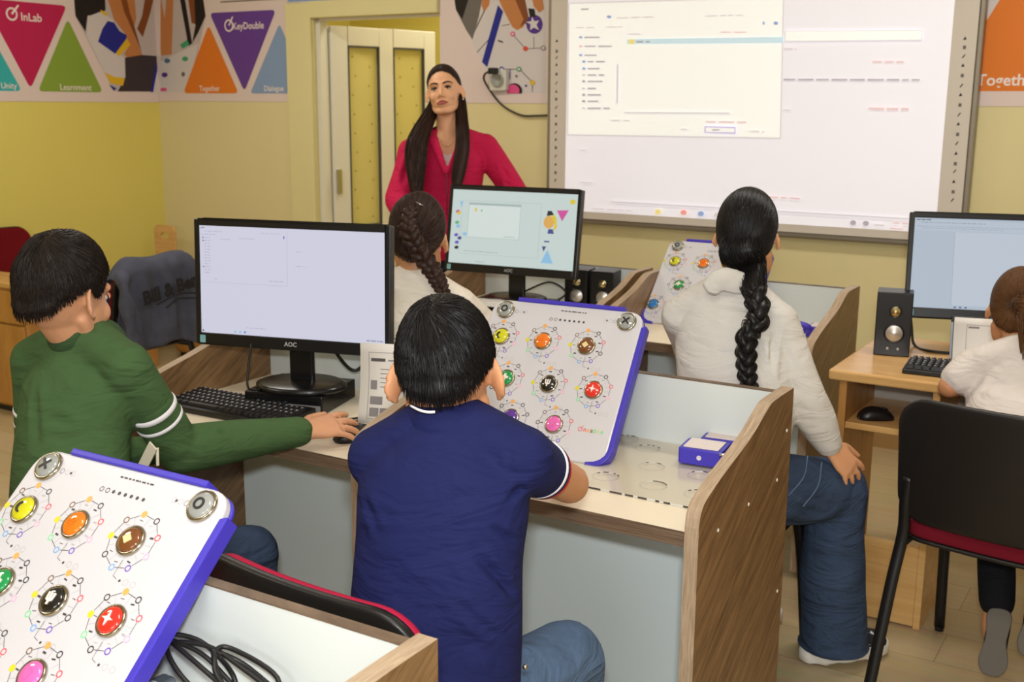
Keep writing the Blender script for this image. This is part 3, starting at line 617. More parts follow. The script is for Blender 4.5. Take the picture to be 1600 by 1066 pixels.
# ------------------------------------------------------------------ wall socket and its lead
so = thing('wall_socket', 'white wall socket with a black plug, beside the whiteboard', 'socket', (-3.12, YF-0.004, 1.62))
MB().prism(rrect(0.10, 0.105, 0.012), 'y', -0.030, 0).obj('socket_plate', mat('socket_white', (214, 212, 200), 0.4), so, bevel=0.004)
MB().lathe([(0.034, 0), (0.036, 0.012), (0.03, 0.014), (0.028, 0.004)], 24, M=Matrix.Translation((0, -0.028, 0)) @ Matrix.Rotation(R(90), 4, 'X')).obj('socket_ring', mat('socket_grey', (160, 160, 150), 0.4), so)
MB().cbox((-0.012, -0.052, 0.045), (0.04, 0.045, 0.032)).obj('plug', mat('black_plastic', (26, 25, 26), 0.42), so, bevel=0.006)
cb = MB().tube(crom([(-3.135, 4.93, 1.668), (-3.19, 4.95, 1.645), (-3.195, 4.975, 1.60), (-3.11, 4.985, 1.50), (-2.995, 4.985, 1.447), (-2.90, 4.985, 1.444), (-2.822, 4.985, 1.447)], 8), 0.0055)
props(cb.obj('power_lead', mat('lead_grey', (64, 58, 46), 0.5)), 'dark lead drooping from wall socket to the whiteboard edge', 'cable')
# ceiling lamps (above the picture)
for k, (lx, ly) in enumerate(((-3.9, 3.4), (-0.6, 3.4), (-3.9, 0.6), (-0.6, 0.6))):
    t = thing('ceiling_lamp', 'long white ceiling lamp, one of four above the desks', 'lamp', (lx, ly, 2.9), group='ceiling lamps above the desks')
    MB().box((-0.6, -0.16, -0.05), (0.6, 0.16, 0)).obj('housing', m_ceil, t, bevel=0.005)
    MB().box((-0.57, -0.14, -0.056), (0.57, 0.14, -0.0505)).obj('diffuser', mat('lamp_diffuser', (255, 244, 226), 0.5, emit=3.0), t)
# ------------------------------------------------------------------ desks of the class: white worktop, oak panels
m_oak = wood('oak_panel', (92, 66, 40), (146, 112, 74), (1.5, 1.6, 20), 0.42, 3.4, (0.30, 0.66), R(-32))
m_oake = wood('oak_edge', (150, 126, 100), (190, 166, 138), (60, 3, 3), 0.5, 5.0)
m_oakd = wood('oak_worktop_edge', (84, 66, 50), (132, 108, 86), (1.2, 3, 60), 0.5, 5.0)
m_top = mat('worktop_cream', (240, 226, 200), 0.35, noise_amt=0.015, noise_scale=3)
m_grey = mat('modesty_grey', (228, 240, 240), 0.5); m_back = mat('back_board_white', (212, 217, 214), 0.3)
m_scr = mat('screw_cap', (236, 230, 216), 0.4)
PROF = [(0.0, 0.02), (0.0, 0.735), (0.006, 0.760), (0.022, 0.777), (0.060, 0.791), (0.100, 0.803), (0.170, 0.820), (0.230, 0.834), (0.285, 0.850), (0.330, 0.868), (0.372, 0.884), (0.410, 0.890), (0.535, 0.890), (0.535, 0.02)]
PROF_C = crom(PROF[1:13], 3)
def desk(label, xr, yb, W=0.78, caps=False):
    """xr outer face of the right panel, yb the back face"""
    t = thing('class_desk', label, 'desk', (xr, yb, 0))
    pr = [PROF[0]] + PROF_C + [PROF[13]]
    yf = -0.535
    for side, x0 in (('r', -0.028), ('l', -W)):
        # side panel: oak faces, pale oak edge band
        mb = MB(); n = len(pr)
        mb.add([(x0, yf+p[0], p[1]) for p in pr], [tuple(range(n))] if True else [], 0)
        mb.add([(x0+0.028, yf+p[0], p[1]) for p in pr], [tuple(range(n))][::-1], 0)
        mb.add([(x0, yf+p[0], p[1]) for p in pr] + [(x0+0.028, yf+p[0], p[1]) for p in pr], [(i, (i+1) % n, n+(i+1) % n, n+i) for i in range(n)], 1)
        p = mb.obj('side_panel', [m_oak, m_oake], t)
        if side == 'r' and caps:
            for yy, zz in ((0.10, 0.70), (0.27, 0.70), (0.45, 0.70), (0.50, 0.80), (0.5, 0.42)):
                MB().lathe([(0.0042, 0), (0.003, 0.0015)], 10, M=Matrix.Translation((x0+0.0282, yf+yy, zz)) @ Matrix.Rotation(R(90), 4, 'Y')).obj('screw_cap', m_scr, p)
    MB().box((-W+0.028, yf+0.012, 0.6905), (-0.028, -0.018, 0.7200)).obj('worktop', m_top, t)
    MB().box((-W+0.0285, yf+0.009, 0.690), (-0.0285, yf+0.0118, 0.7195)).obj('edge_band', m_oakd, t)
    MB().box((-W+0.028, -0.018, 0.10), (-0.028, 0.0, 0.8775)).obj('back_board', m_back, t)
    MB().box((-W+0.028, -0.0185, 0.8777), (-0.028, 0.0005, 0.880)).obj('top_edge_band', m_oakd, t)
    MB().box((-W+0.028, yf+0.39, 0.10), (-0.028, yf+0.408, 0.690)).obj('modesty_panel', m_grey, t)
    return t
desk('white topped desk with oak sides behind the navy shirted boy, holding a tactile board', -0.717, 2.38, caps=True)
desk('white topped desk with oak sides carrying the nearest big monitor', -1.513, 2.38)
desk('white topped desk in the second row, in front of the girl in the white blouse', -0.970, 3.92, 0.757)
desk('white topped desk in the second row carrying the monitor with colourful wallpaper', -1.783+0.028, 3.92)
desk('white topped desk corner at the bottom of the picture, nearest the camera', -0.698, 0.985)
desk('white topped desk at the lower left edge of the picture, mostly out of view', -1.494, 0.985)

# ------------------------------------------------------------------ chairs
m_blk = mat('black_plastic', (26, 25, 26), 0.42); m_shell = mat('chair_shell', (24, 21, 20), 0.38, bump=0.12, bump_scale=900)
m_tube = mat('black_tube', (18, 17, 18), 0.4); m_red = mat('red_fabric', (172, 30, 62), 0.85, spec=0.2, noise_amt=0.12, noise_scale=400, bump=0.25, bump_scale=900)
m_dred = mat('dark_red_fabric', (112, 14, 22), 0.85, spec=0.2, noise_amt=0.1, noise_scale=300)
def sheet_from(fn, nu, nv, thick):
    """closed slab over fn(u,v)->(point, normal)"""
    vs = []; fs = []
    for s in (0, 1):
        for i in range(nu+1):
            for j in range(nv+1):
                p, n = fn(i/nu, j/nv); vs.append(Vector(p)+Vector(n)*(thick*s))
    N = (nu+1)*(nv+1); id_ = lambda i, j, s: s*N+i*(nv+1)+j
    for i in range(nu):
        for j in range(nv):
            fs.append((id_(i,j,0), id_(i,j+1,0), id_(i+1,j+1,0), id_(i+1,j,0))); fs.append((id_(i,j,1), id_(i+1,j,1), id_(i+1,j+1,1), id_(i,j+1,1)))
    for i in range(nu):
        fs.append((id_(i,0,0), id_(i+1,0,0), id_(i+1,0,1), id_(i,0,1))); fs.append((id_(i,nv,0), id_(i,nv,1), id_(i+1,nv,1), id_(i+1,nv,0)))
    for j in range(nv):
        fs.append((id_(0,j,0), id_(0,j,1), id_(0,j+1,1), id_(0,j+1,0))); fs.append((id_(nu,j,0), id_(nu,j+1,0), id_(nu,j+1,1), id_(nu,j,1)))
    return vs, fs
def squircle(u, v, w_, h_, r):
    """map the unit square onto a rounded rectangle"""
    x, y = (u-0.5)*w_, (v-0.5)*h_
    cx, cy = max(abs(x)-(w_/2-r), 0), max(abs(y)-(h_/2-r), 0)
    m_ = max(cx, cy)
    if m_ > 0:
        L = math.hypot(cx, cy); k = m_/L
        x = math.copysign(w_/2-r+cx*k, x) if cx > 0 else x
        y = math.copysign(h_/2-r+cy*k, y) if cy > 0 else y
    return x, y
def back_fn(off, w_, h_, zc, r=0.075):
    def f(u, v):
        x, z = squircle(u, v, w_, h_, r)
        y = -0.235 + 0.20*x*x*2.2 - 0.16*(z+0.17) + off + 0.5*max(0, -z-0.05)**2
        n = Vector((-0.88*x, 1, 0.16)).normalized()
        return (x, y, zc+z), n
    return f
def seat_fn(off, w_, d_, r=0.07):
    def f(u, v):
        x, y = squircle(u, v, w_, d_, r)
        z = 0.435 + off - 0.55*max(0, y-0.10)**2*4 + 0.10*x*x
        return (x, y, z), Vector((0, 0, 1))
    return f
def make_chair(label, fabric, loc_, rz, group=None, back=True):
    t = thing('visitor_chair', label, 'chair', loc_, rz, group)
    def part(nm, fn, nu, nv, th, m):
        vs, fs = sheet_from(fn, nu, nv, th); o = MB().add(vs, fs, 0, True).obj(nm, m, t, bevel=min(0.006, th*0.4), seg=2); return o
    part('backrest_shell', back_fn(0, 0.46, 0.335, 0.645), 24, 16, 0.018, m_shell)
    part('backrest_pad', back_fn(0.0185, 0.452, 0.326, 0.645), 24, 16, 0.016, fabric)
    rib = MB()
    rib.box((-0.06, -0.2475, 0.66), (0.06, -0.2345, 0.668))
    for k in range(-5, 6): rib.box((k*0.012-0.002, -0.247, 0.60), (k*0.012+0.002, -0.2355, 0.6605))
    rib.obj('back_ribs', m_shell, t, bevel=0.001)
    part('seat_shell', seat_fn(-0.012, 0.455, 0.42), 20, 18, 0.012, m_shell)
    part('seat_pad', seat_fn(0.0, 0.45, 0.415), 20, 18, 0.040, fabric)
    for s in (-1, 1):
        # one bent oval tube each side of the back: rear leg rising into the backrest
        rear = MB().tube(crom([(s*0.235, -0.305, 0.012), (s*0.222, -0.235, 0.30), (s*0.212, -0.205, 0.44), (s*0.208, -0.218, 0.53), (s*0.200, -0.228, 0.60)], 6), (0.0155, 0.0115), 12, up=(0, 1, 0))
        o = rear.obj('leg', m_tube, t)
        MB().lathe([(0.013, 0), (0.013, 0.02)], 12, M=Matrix.Translation((s*0.235, -0.306, 0))).obj('foot_cap', m_blk, o)
        fl = MB().tube(crom([(s*0.235, 0.235, 0.012), (s*0.225, 0.185, 0.28), (s*0.215, 0.150, 0.415)], 6), (0.0155, 0.0115), 12, up=(0, 1, 0))
        o = fl.obj('leg', m_tube, t)
        MB().lathe([(0.013, 0), (0.013, 0.02)], 12, M=Matrix.Translation((s*0.235, 0.236, 0))).obj('foot_cap', m_blk, o)
        MB().tube([(s*0.213, -0.205, 0.412), (s*0.213, 0.155, 0.412)], (0.009, 0.013), 10).obj('side_rail', m_tube, t)
    MB().tube([(-0.213, 0.10, 0.408), (0.213, 0.10, 0.408)], 0.010, 10).obj('cross_rail', m_tube, t)
    return t
make_chair('red and black chair carrying the boy in the navy shirt', m_red, (-1.05, 1.415, 0), R(-4))
make_chair('red and black chair carrying the boy in the green shirt, at the left edge', m_red, (-1.86, 1.33, 0), R(-16))
make_chair('red and black chair of the girl in the white blouse, mostly hidden by the desk', m_red, (-1.05, 2.72, 0), R(0))
make_chair('black backed red chair under the small girl at the right edge', mat('shaded_red_fabric', (108, 16, 32), 0.85, spec=0.2, noise_amt=0.1, noise_scale=300), (-0.306, 2.983, 0), R(-8))  # same red fabric, with the shade on this chair put into its colour
make_chair('red and black chair of the girl behind the nearest monitor', m_red, (-1.90, 2.72, 0), R(0))
make_chair('empty dark red chair standing before the yellow left wall', m_dred, (-5.36, 3.74, 0), R(-90))

# ------------------------------------------------------------------ beech furniture
m_bee = wood('beech', (206, 158, 94), (224, 180, 118), (1, 6, 12), 0.24, 3.0); m_bee2 = wood('beech_honey', (176, 124, 60), (198, 146, 80), (5, 5, 1), 0.45, 3.0)
m_bedge = mat('beech_edge', (214, 172, 118), 0.4, noise_amt=0.06, noise_scale=30)
t = thing('computer_desk', 'beech computer desk at the right with a shelf and low open box', 'desk', (-0.26, 3.5, 0))
def L(a, b): return (a[0]+0.26, a[1]-3.5, a[2]), (b[0]+0.26, b[1]-3.5, b[2])
top = MB().prism(round_poly([(-0.605, -0.305), (0.61, -0.305), (0.61, 0.30), (-0.605, 0.30)], 0.012, 4), 'z', 0.720, 0.750)
top.obj('worktop', m_bee, t, bevel=0.006)
for x in (-0.835, 0.30):
    MB().box(*L((x, 3.215, 0), (x+0.022, 3.60, 0.7195))).obj('side_panel', m_bee2, t, bevel=0.002)
MB().box(*L((-0.8125, 3.22, 0.575), (-0.15, 3.56, 0.594))).obj('shelf', m_bee, t, bevel=0.002)
MB().box(*L((-0.8125, 3.562, 0.50), (0.2995, 3.578, 0.7195))).obj('back_panel', mat('desk_back_grey', (172, 164, 150), 0.6), t)
MB().box(*L((-0.575, 3.225, 0.5945), (-0.555, 3.54, 0.7195))).obj('shelf_divider', m_bee, t, bevel=0.002)
MB().box(*L((-0.575, 3.215, 0), (-0.555, 3.57, 0.32))).obj('box_divider', m_bee, t, bevel=0.002)
MB().box(*L((-0.8125, 3.218, 0.005), (-0.5755, 3.235, 0.255))).obj('box_front', m_bee, t, bevel=0.002)
MB().box(*L((-0.8125, 3.236, 0.02), (-0.5755, 3.56, 0.035))).obj('box_floor', m_bee, t)

cab = thing('low_cabinet', 'low honey coloured cabinet with a drawer, behind the green shirted boy', 'cabinet', (-5.15, 3.365, 0))
MB().box((-0.5, -0.10, 0.03), (0.46, 0.10, 0.625)).obj('body', m_bee2, cab, bevel=0.003)
MB().box((-0.505, -0.115, 0.6255), (0.465, 0.105, 0.650)).obj('top_board', m_bee, cab, bevel=0.003)
d_ = MB().box((-0.49, -0.116, 0.455), (0.45, -0.1005, 0.612)).obj('drawer', m_bee2, cab, bevel=0.003)
MB().tube([(0.03, -0.118, 0.545), (0.03, -0.135, 0.545), (0.15, -0.135, 0.545), (0.15, -0.118, 0.545)], 0.006).obj('handle', MATS['steel'], d_)
for a in (-0.49, -0.018): MB().box((a, -0.116, 0.045), (a+0.466, -0.1005, 0.445)).obj('door', m_bee2, cab, bevel=0.003)
MB().box((-0.48, -0.09, 0), (0.44, 0.09, 0.0295)).obj('plinth', m_blk, cab)

cab2 = thing('low_cupboard', 'low honey coloured cupboard in the corner behind the denim jacket', 'cupboard', (-4.85, 4.76, 0))
MB().box((-0.27, -0.2, 0.035), (0.27, 0.2, 0.45)).obj('body', m_bee2, cab2, bevel=0.003)
for a in (-0.265, 0.002): MB().box((a, -0.216, 0.05), (a+0.263, -0.2005, 0.44)).obj('door', m_bee2, cab2, bevel=0.003)
MB().box((-0.26, -0.19, 0), (0.26, 0.19, 0.0345)).obj('plinth', m_blk, cab2)  # black colour stands in for the shadow along the cupboard's foot

t = thing('side_table', 'honey coloured side table with panel legs standing behind the jacket chair', 'table', (-5.20, 4.20, 0))
MB().box((-0.17, -0.15, 0.50), (0.17, 0.15, 0.522)).obj('table_top', m_bee2, t, bevel=0.003)
for x in (-0.16, 0.14): MB().box((x, -0.14, 0), (x+0.02, 0.14, 0.4995)).obj('panel_leg', m_bee2, t, bevel=0.002)

t = thing('wooden_chair', 'small wooden chair with a hand hole in its back, in the corner', 'chair', (-5.40, 4.76, 0), R(0))
# ------------------------------------------------------------------ tactile button boards
BS = 0.977
m_bw = mat('board_white', (206, 203, 207), 0.30, spec=0.5, coat=0.3); m_pur = mat('purple_plastic', (66, 54, 178), 0.38)
m_chr = mat('button_rim', (176, 168, 150), 0.18, metal=1.0)
BTN = {}
for n_, c in {'yellow': (206,202,30), 'orange': (232,118,26), 'brown': (116,68,34), 'green': (20,140,72), 'black': (20,18,18), 'red': (222,46,34), 'pink': (226,104,176), 'blue': (40,120,190), 'purple': (92,50,150), 'grey': (150,152,148)}.items():
    BTN[n_] = mat('dome_'+n_, c, 0.12, spec=0.6, coat=0.8)
INK = {n_: mat('print_line_'+n_, c, 0.4) for n_, c in {'black': (70,64,66), 'yellow': (216,206,50), 'orange': (236,170,90), 'brown': (130,104,84), 'red': (226,96,104), 'pink': (240,176,206), 'purple': (120,90,190), 'blue': (120,170,224), 'green': (130,214,150), 'faint': (176,170,176), 'glyph': (226,206,150), 'dark': (36,32,34), 'white': (235,225,215)}.items()}
LAY = {'yellow': (-0.152,0.249), 'orange': (-0.037,0.249), 'brown': (0.079,0.249), 'green': (-0.103,0.140), 'black': (0.012,0.140), 'red': (0.128,0.140), 'blue': (-0.176,0.042), 'purple': (-0.060,0.042), 'pink': (0.055,0.042)}
def ringmesh(mb, c, r0, r1, z, mi, n=12):
    for k in range(n):
        a, b = 2*math.pi*k/n, 2*math.pi*(k+1)/n
        mb.poly([(c[0]+q*math.cos(t), c[1]+q*math.sin(t), z) for q, t in ((r1,a),(r1,b),(r0,b),(r0,a))], mi)
def barmesh(mb, a, b, t, z, mi):
    d = Vector((b[0]-a[0], b[1]-a[1])); d.normalize(); n = Vector((-d.y, d.x))*t/2
    mb.poly([(a[0]+n.x, a[1]+n.y, z), (a[0]-n.x, a[1]-n.y, z), (b[0]-n.x, b[1]-n.y, z), (b[0]+n.x, b[1]+n.y, z)], mi)
def symbol(kind, c, z):
    x, y = c; mb = MB(); s = 0.010
    def P(L): mb.prism([(x+a*s, y+b*s) for a, b in L], 'z', z, z+0.0015)
    if kind == 'yellow':
        P([(math.cos(R(a))*0.9, math.sin(R(a))*0.9) for a in range(100, 281, 15)] + [(math.cos(R(a))*0.55+0.12, math.sin(R(a))*0.6) for a in range(270, 109, -20)])
    elif kind == 'orange': P([(-.75,.1),(.1,.75),(.05,.25),(.75,.35),(.1,-.05),(.65,-.1),(-.1,-.75),(-.05,-.25),(-.7,-.3),(-.05,.08)])
    elif kind == 'brown': P([(-.85,0),(0,.8),(.85,0),(0,-.8)])
    elif kind == 'green': P([(-.25,.9),(.25,.9),(.3,.3),(.9,.25),(.9,-.25),(.3,-.3),(.25,-.9),(-.25,-.9),(-.3,-.3),(-.9,-.25),(-.9,.25),(-.3,.3)])
    elif kind == 'black': P([(-.7,.8),(-.4,.8),(-.35,0),(-.15,-.1),(-.15,.8),(.15,.8),(.15,-.1),(.35,0),(.4,.8),(.7,.8),(.6,-.3),(.15,-.45),(.15,-.9),(-.15,-.9),(-.15,-.45),(-.6,-.3)])
    elif kind == 'red': P([(0,1),(.22,.22),(1,0),(.22,-.22),(0,-1),(-.22,-.22),(-1,0),(-.22,.22)])
    elif kind == 'pink': P([(-.5,.5),(0,.75),(.5,.5),(.6,0),(.2,-.6),(0,-.75),(-.2,-.6),(-.6,0)])
    elif kind == 'blue': P([(-.9,-.1),(-.3,.5),(.3,.4),(.9,.6),(.6,0),(.9,-.5),(.1,-.35),(-.4,-.5)])
    elif kind == 'purple': P([(math.cos(R(90+36*k))*(1 if k % 2 == 0 else .45), math.sin(R(90+36*k))*(1 if k % 2 == 0 else .45)) for k in range(10)])
    elif kind == 'X':
        for a in (45, 135):
            c0, s0 = math.cos(R(a)), math.sin(R(a)); P([(c0*1.1-s0*.2, s0*1.1+c0*.2), (-c0*1.1-s0*.2, -s0*1.1+c0*.2), (-c0*1.1+s0*.2, -s0*1.1-c0*.2), (c0*1.1+s0*.2, s0*1.1-c0*.2)][::-1]) if a == 45 else mb.prism([(x+p*s, y+q*s) for p, q in [(c0*1.1-s0*.2, s0*1.1+c0*.2), (-c0*1.1-s0*.2, -s0*1.1+c0*.2), (-c0*1.1+s0*.2, -s0*1.1-c0*.2), (c0*1.1+s0*.2, s0*1.1-c0*.2)]], 'z', z, z+0.0014)
    elif kind == 'O':
        n = 24; vs = []; fs = []
        for k in range(n):
            t = 2*math.pi*k/n
            for q, zz in ((.9,0),(.9,.0015),(.55,.0015),(.55,0)): vs.append((x+q*s*math.cos(t), y+q*s*math.sin(t), z+zz))
        for k in range(n):
            k2 = (k+1) % n
            for j in range(4): fs.append((k*4+j, k2*4+j, k2*4+(j+1) % 4, k*4+(j+1) % 4))
        mb.add(vs, fs)
    return mb
def tactile_board(label, pos, yaw, lean, left, right, seed):
    t = thing('tactile_board', label, 'button board', pos)
    r = Vector((math.cos(yaw), math.sin(yaw), 0)); b = Vector((-math.sin(yaw), math.cos(yaw), 0)); u = Vector((0,0,1))*math.cos(lean)+b*math.sin(lean)
    t.rotation_euler = frame_m((0,0,0), r, u).to_euler()
    rn = random.Random(seed)
    S = lambda p: (p[0]*BS, p[1]*BS)
    # white slab
    pl = [(p[0], p[1]+0.157) for p in rrect(0.405, 0.390, 0.042, 8)]
    pr = MB().prism([S(p) for p in pl], 'z', -0.016, 0.0, len(INK))
    MB().prism([S((p[0]*1.004, 0.157+(p[1]-0.157)*1.004)) for p in pl], 'z', -0.024, -0.0165).obj('back_cover', m_pur, t, bevel=0.003)
    # purple guard strips: along the top, down both sides
    MB().box((-0.137*BS, 0.3505*BS, -0.024), (0.150*BS, 0.361*BS, 0.004)).obj('guard_strip', m_pur, t, bevel=0.002)
    for s in (-1, 1):
        n = 8; prf = [(s*0.2015, 0.313), (s*0.2015, 0.000), (s*0.197, -0.014), (s*0.188, -0.024), (s*0.175, -0.031), (s*0.155, -0.0345)]
        outp = [(s*0.214, 0.318), (s*0.214, 0.0), (s*0.208, -0.020), (s*0.196, -0.034), (s*0.180, -0.0425), (s*0.155, -0.046)]
        if s < 0: prf[0] = (s*0.2015, 0.022); outp[0] = (s*0.214, 0.018)
        MB().prism([S(p) for p in prf] + [S(p) for p in outp[::-1]], 'z', -0.026, 0.001).obj('guard_strip', m_pur, t, bevel=0.002)
    # printed nonagon wheels, glyph lines and texts on the panel face
    names = list(INK); z = 0.0004
    ix = names.index
    cols = ['orange', 'black', 'red', 'pink', 'purple', 'blue', 'green', 'yellow', 'brown']
    for n_, c in LAY.items():
        cx, cy = c; Rr = 0.0425; pts = []
        for k in range(9):
            a = R(100 - 40*k); pts.append((cx+Rr*math.cos(a), cy+Rr*math.sin(a)))
        for k in range(9):
            p, q = Vector(pts[k]), Vector(pts[(k+1) % 9]); d = (q-p).normalized()*0.006
            barmesh(pr, S(p+d), S(q-d), 0.0009, z, ix('black'))
            cn = cols[k] if rn.random() > 0.12 else 'black'
            ringmesh(pr, S(pts[k]), 0.0033, 0.0052, z, ix(cn), 12)
            if cn in ('yellow', 'orange'): ringmesh(pr, S(pts[k]), 0.0, 0.0034, z, ix(cn), 10)
            a = R(80 - 40*k); p0 = (cx+0.026*math.cos(a), cy+0.026*math.sin(a)); p1 = (cx+0.0395*math.cos(a), cy+0.0395*math.sin(a))
            barmesh(pr, S(p0), S(p1), 0.0006, z, ix('faint'))
            a = R(100 - 40*k); gx, gy = cx+0.0325*math.cos(a), cy+0.0325*math.sin(a)
            barmesh(pr, S((gx-0.0035, gy+rn.uniform(-.001,.001))), S((gx+0.0035, gy+rn.uniform(-.001,.001))), rn.choice((0.001, 0.0022, 0.003)), z, ix(rn.choice(('black','faint','black'))))
        # lead line below the wheel with two faint keys
        barmesh(pr, S((cx+0.004, cy-0.028)), S((cx+0.004, cy-0.052)), 0.0007, z, ix('black')); barmesh(pr, S((cx+0.004, cy-0.052)), S((cx+0.013, cy-0.055)), 0.0007, z, ix('black'))
        ringmesh(pr, S((cx+0.020, cy-0.056)), 0.0, 0.0022, z, ix('black'), 6)
        for q in (0.032, 0.046):
            ringmesh(pr, S((cx+q, cy-0.056)), 0.0040, 0.0046, z, ix('faint'), 10)
    for n_, c in {'a': (-0.014, 0.336), 'b': (0.02, 0.336)}.items():
        x = c[0]
        while x < c[0]+0.035:
            w_ = rn.uniform(0.003, 0.009); barmesh(pr, S((x, c[1])), S((x+w_, c[1])), 0.0026, z, ix('black')); x += w_+0.0025
    for k in range(8):
        x = -0.034+k*0.0125
        if k < 2: ringmesh(pr, S((x, 0.311)), 0.003, 0.0042, z, ix('black'), 10)
        else: ringmesh(pr, S((x, 0.311)), 0.0, 0.0032, z, ix('black'), 6)
    for s, q in ((1, left), (-1, right)):
        for k in range(3):
            ringmesh(pr, S((-s*(0.132-0.012*k), 0.322)), 0.0038, 0.0044, z, ix('faint' if k else 'black'), 10)
        ringmesh(pr, S((-s*0.112, 0.322)), 0.0, 0.0024, z, ix('black'), 6)
    lg = ['red', 'orange', 'brown', 'green', 'yellow', 'green']
    ringmesh(pr, S((0.122, 0.041)), 0.0042, 0.0058, z, ix('red'), 14); barmesh(pr, S((0.122, 0.041)), S((0.129, 0.050)), 0.0014, z, ix('red'))
    for k, ch in enumerate('neable'):
        add_text(pr, ch, 0.016*BS, Matrix.Translation((S((0.134+0.0085*k, 0.041))[0], S((0, 0.041))[1], z)), ix(lg[k]), 0.0003)
    pr.obj('panel', [INK[n_] for n_ in names] + [m_bw], t, bevel=0.004, seg=3)
    # domed metal-rimmed push buttons
    def button(name, c, col, sym, r):
        x, y = S(c); T = Matrix.Translation((x, y, 0))
        rim = MB().lathe([(r*1.0, 0.0005), (r*1.02, 0.003), (r*0.97, 0.0055), (r*0.86, 0.0062), (r*0.82, 0.005)], 32, M=T, cap=False)
        o = rim.obj(name, m_chr, t)
        MB().lathe([(r*0.83, 0.0035), (r*0.81, 0.0068), (r*0.66, 0.0088), (r*0.4, 0.0100), (r*0.15, 0.0104), (0.0004, 0.0105)], 32, M=T, cap=False).obj('dome', BTN[col], o)
        symbol(sym, (x, y), 0.0103 if sym not in ('X', 'O') else 0.0101).obj('symbol', INK['dark'] if col in ('grey', 'yellow') else (INK['white'] if col in ('red', 'green', 'black') else INK['glyph'] if col == 'brown' else BTN[col] if col != 'orange' else BTN['orange']), o)
    for n_, c in LAY.items(): button('push_button', c, n_, n_, 0.0225)
    button('corner_button', (-0.163, 0.323), 'grey', left, 0.0235); button('corner_button', (0.163, 0.323), 'grey', right, 0.0235)
    return t
tb1 = tactile_board('white button board standing upright before the navy shirted boy', (-1.248, 2.124, 0.7526), 0.062, 0.639, 'O', 'X', 1)
tb2 = tactile_board('largest white button board, nearest the camera at the lower left corner', (-1.255, 0.772, 0.7526), 0.007, 0.827, 'X', 'O', 2)
tb3 = tactile_board('white button board in front of the girl with the white blouse', (-1.497, 3.72, 0.7526), 0.031, 0.78, 'O', 'X', 3)
def kickstand(t, ang, ln, w_=0.10):
    a = R(ang); o = Vector((0, 0.20, -0.026)); d = Vector((0, -math.cos(a), -math.sin(a)))
    for x in (-w_, w_):
        MB().tube([o+Vector((x,0,0)), o+Vector((x,0,0))+d*ln], 0.006, 8).obj('kickstand', m_pur, t)
kickstand(tb1, 60, 0.20); kickstand(tb2, 68, 0.135, 0.06); kickstand(tb3, 66, 0.135)
wire = mat('white_lead', (214, 200, 176), 0.5)
props(MB().tube(crom([(-1.29, 2.372, 0.884), (-1.285, 2.365, 0.935), (-1.27, 2.345, 0.975), (-1.25, 2.36, 0.93), (-1.235, 2.372, 0.884)], 6), 0.003).obj('white_lead', wire), 'thin white lead looped over the desk back behind the upright button board', 'cable')

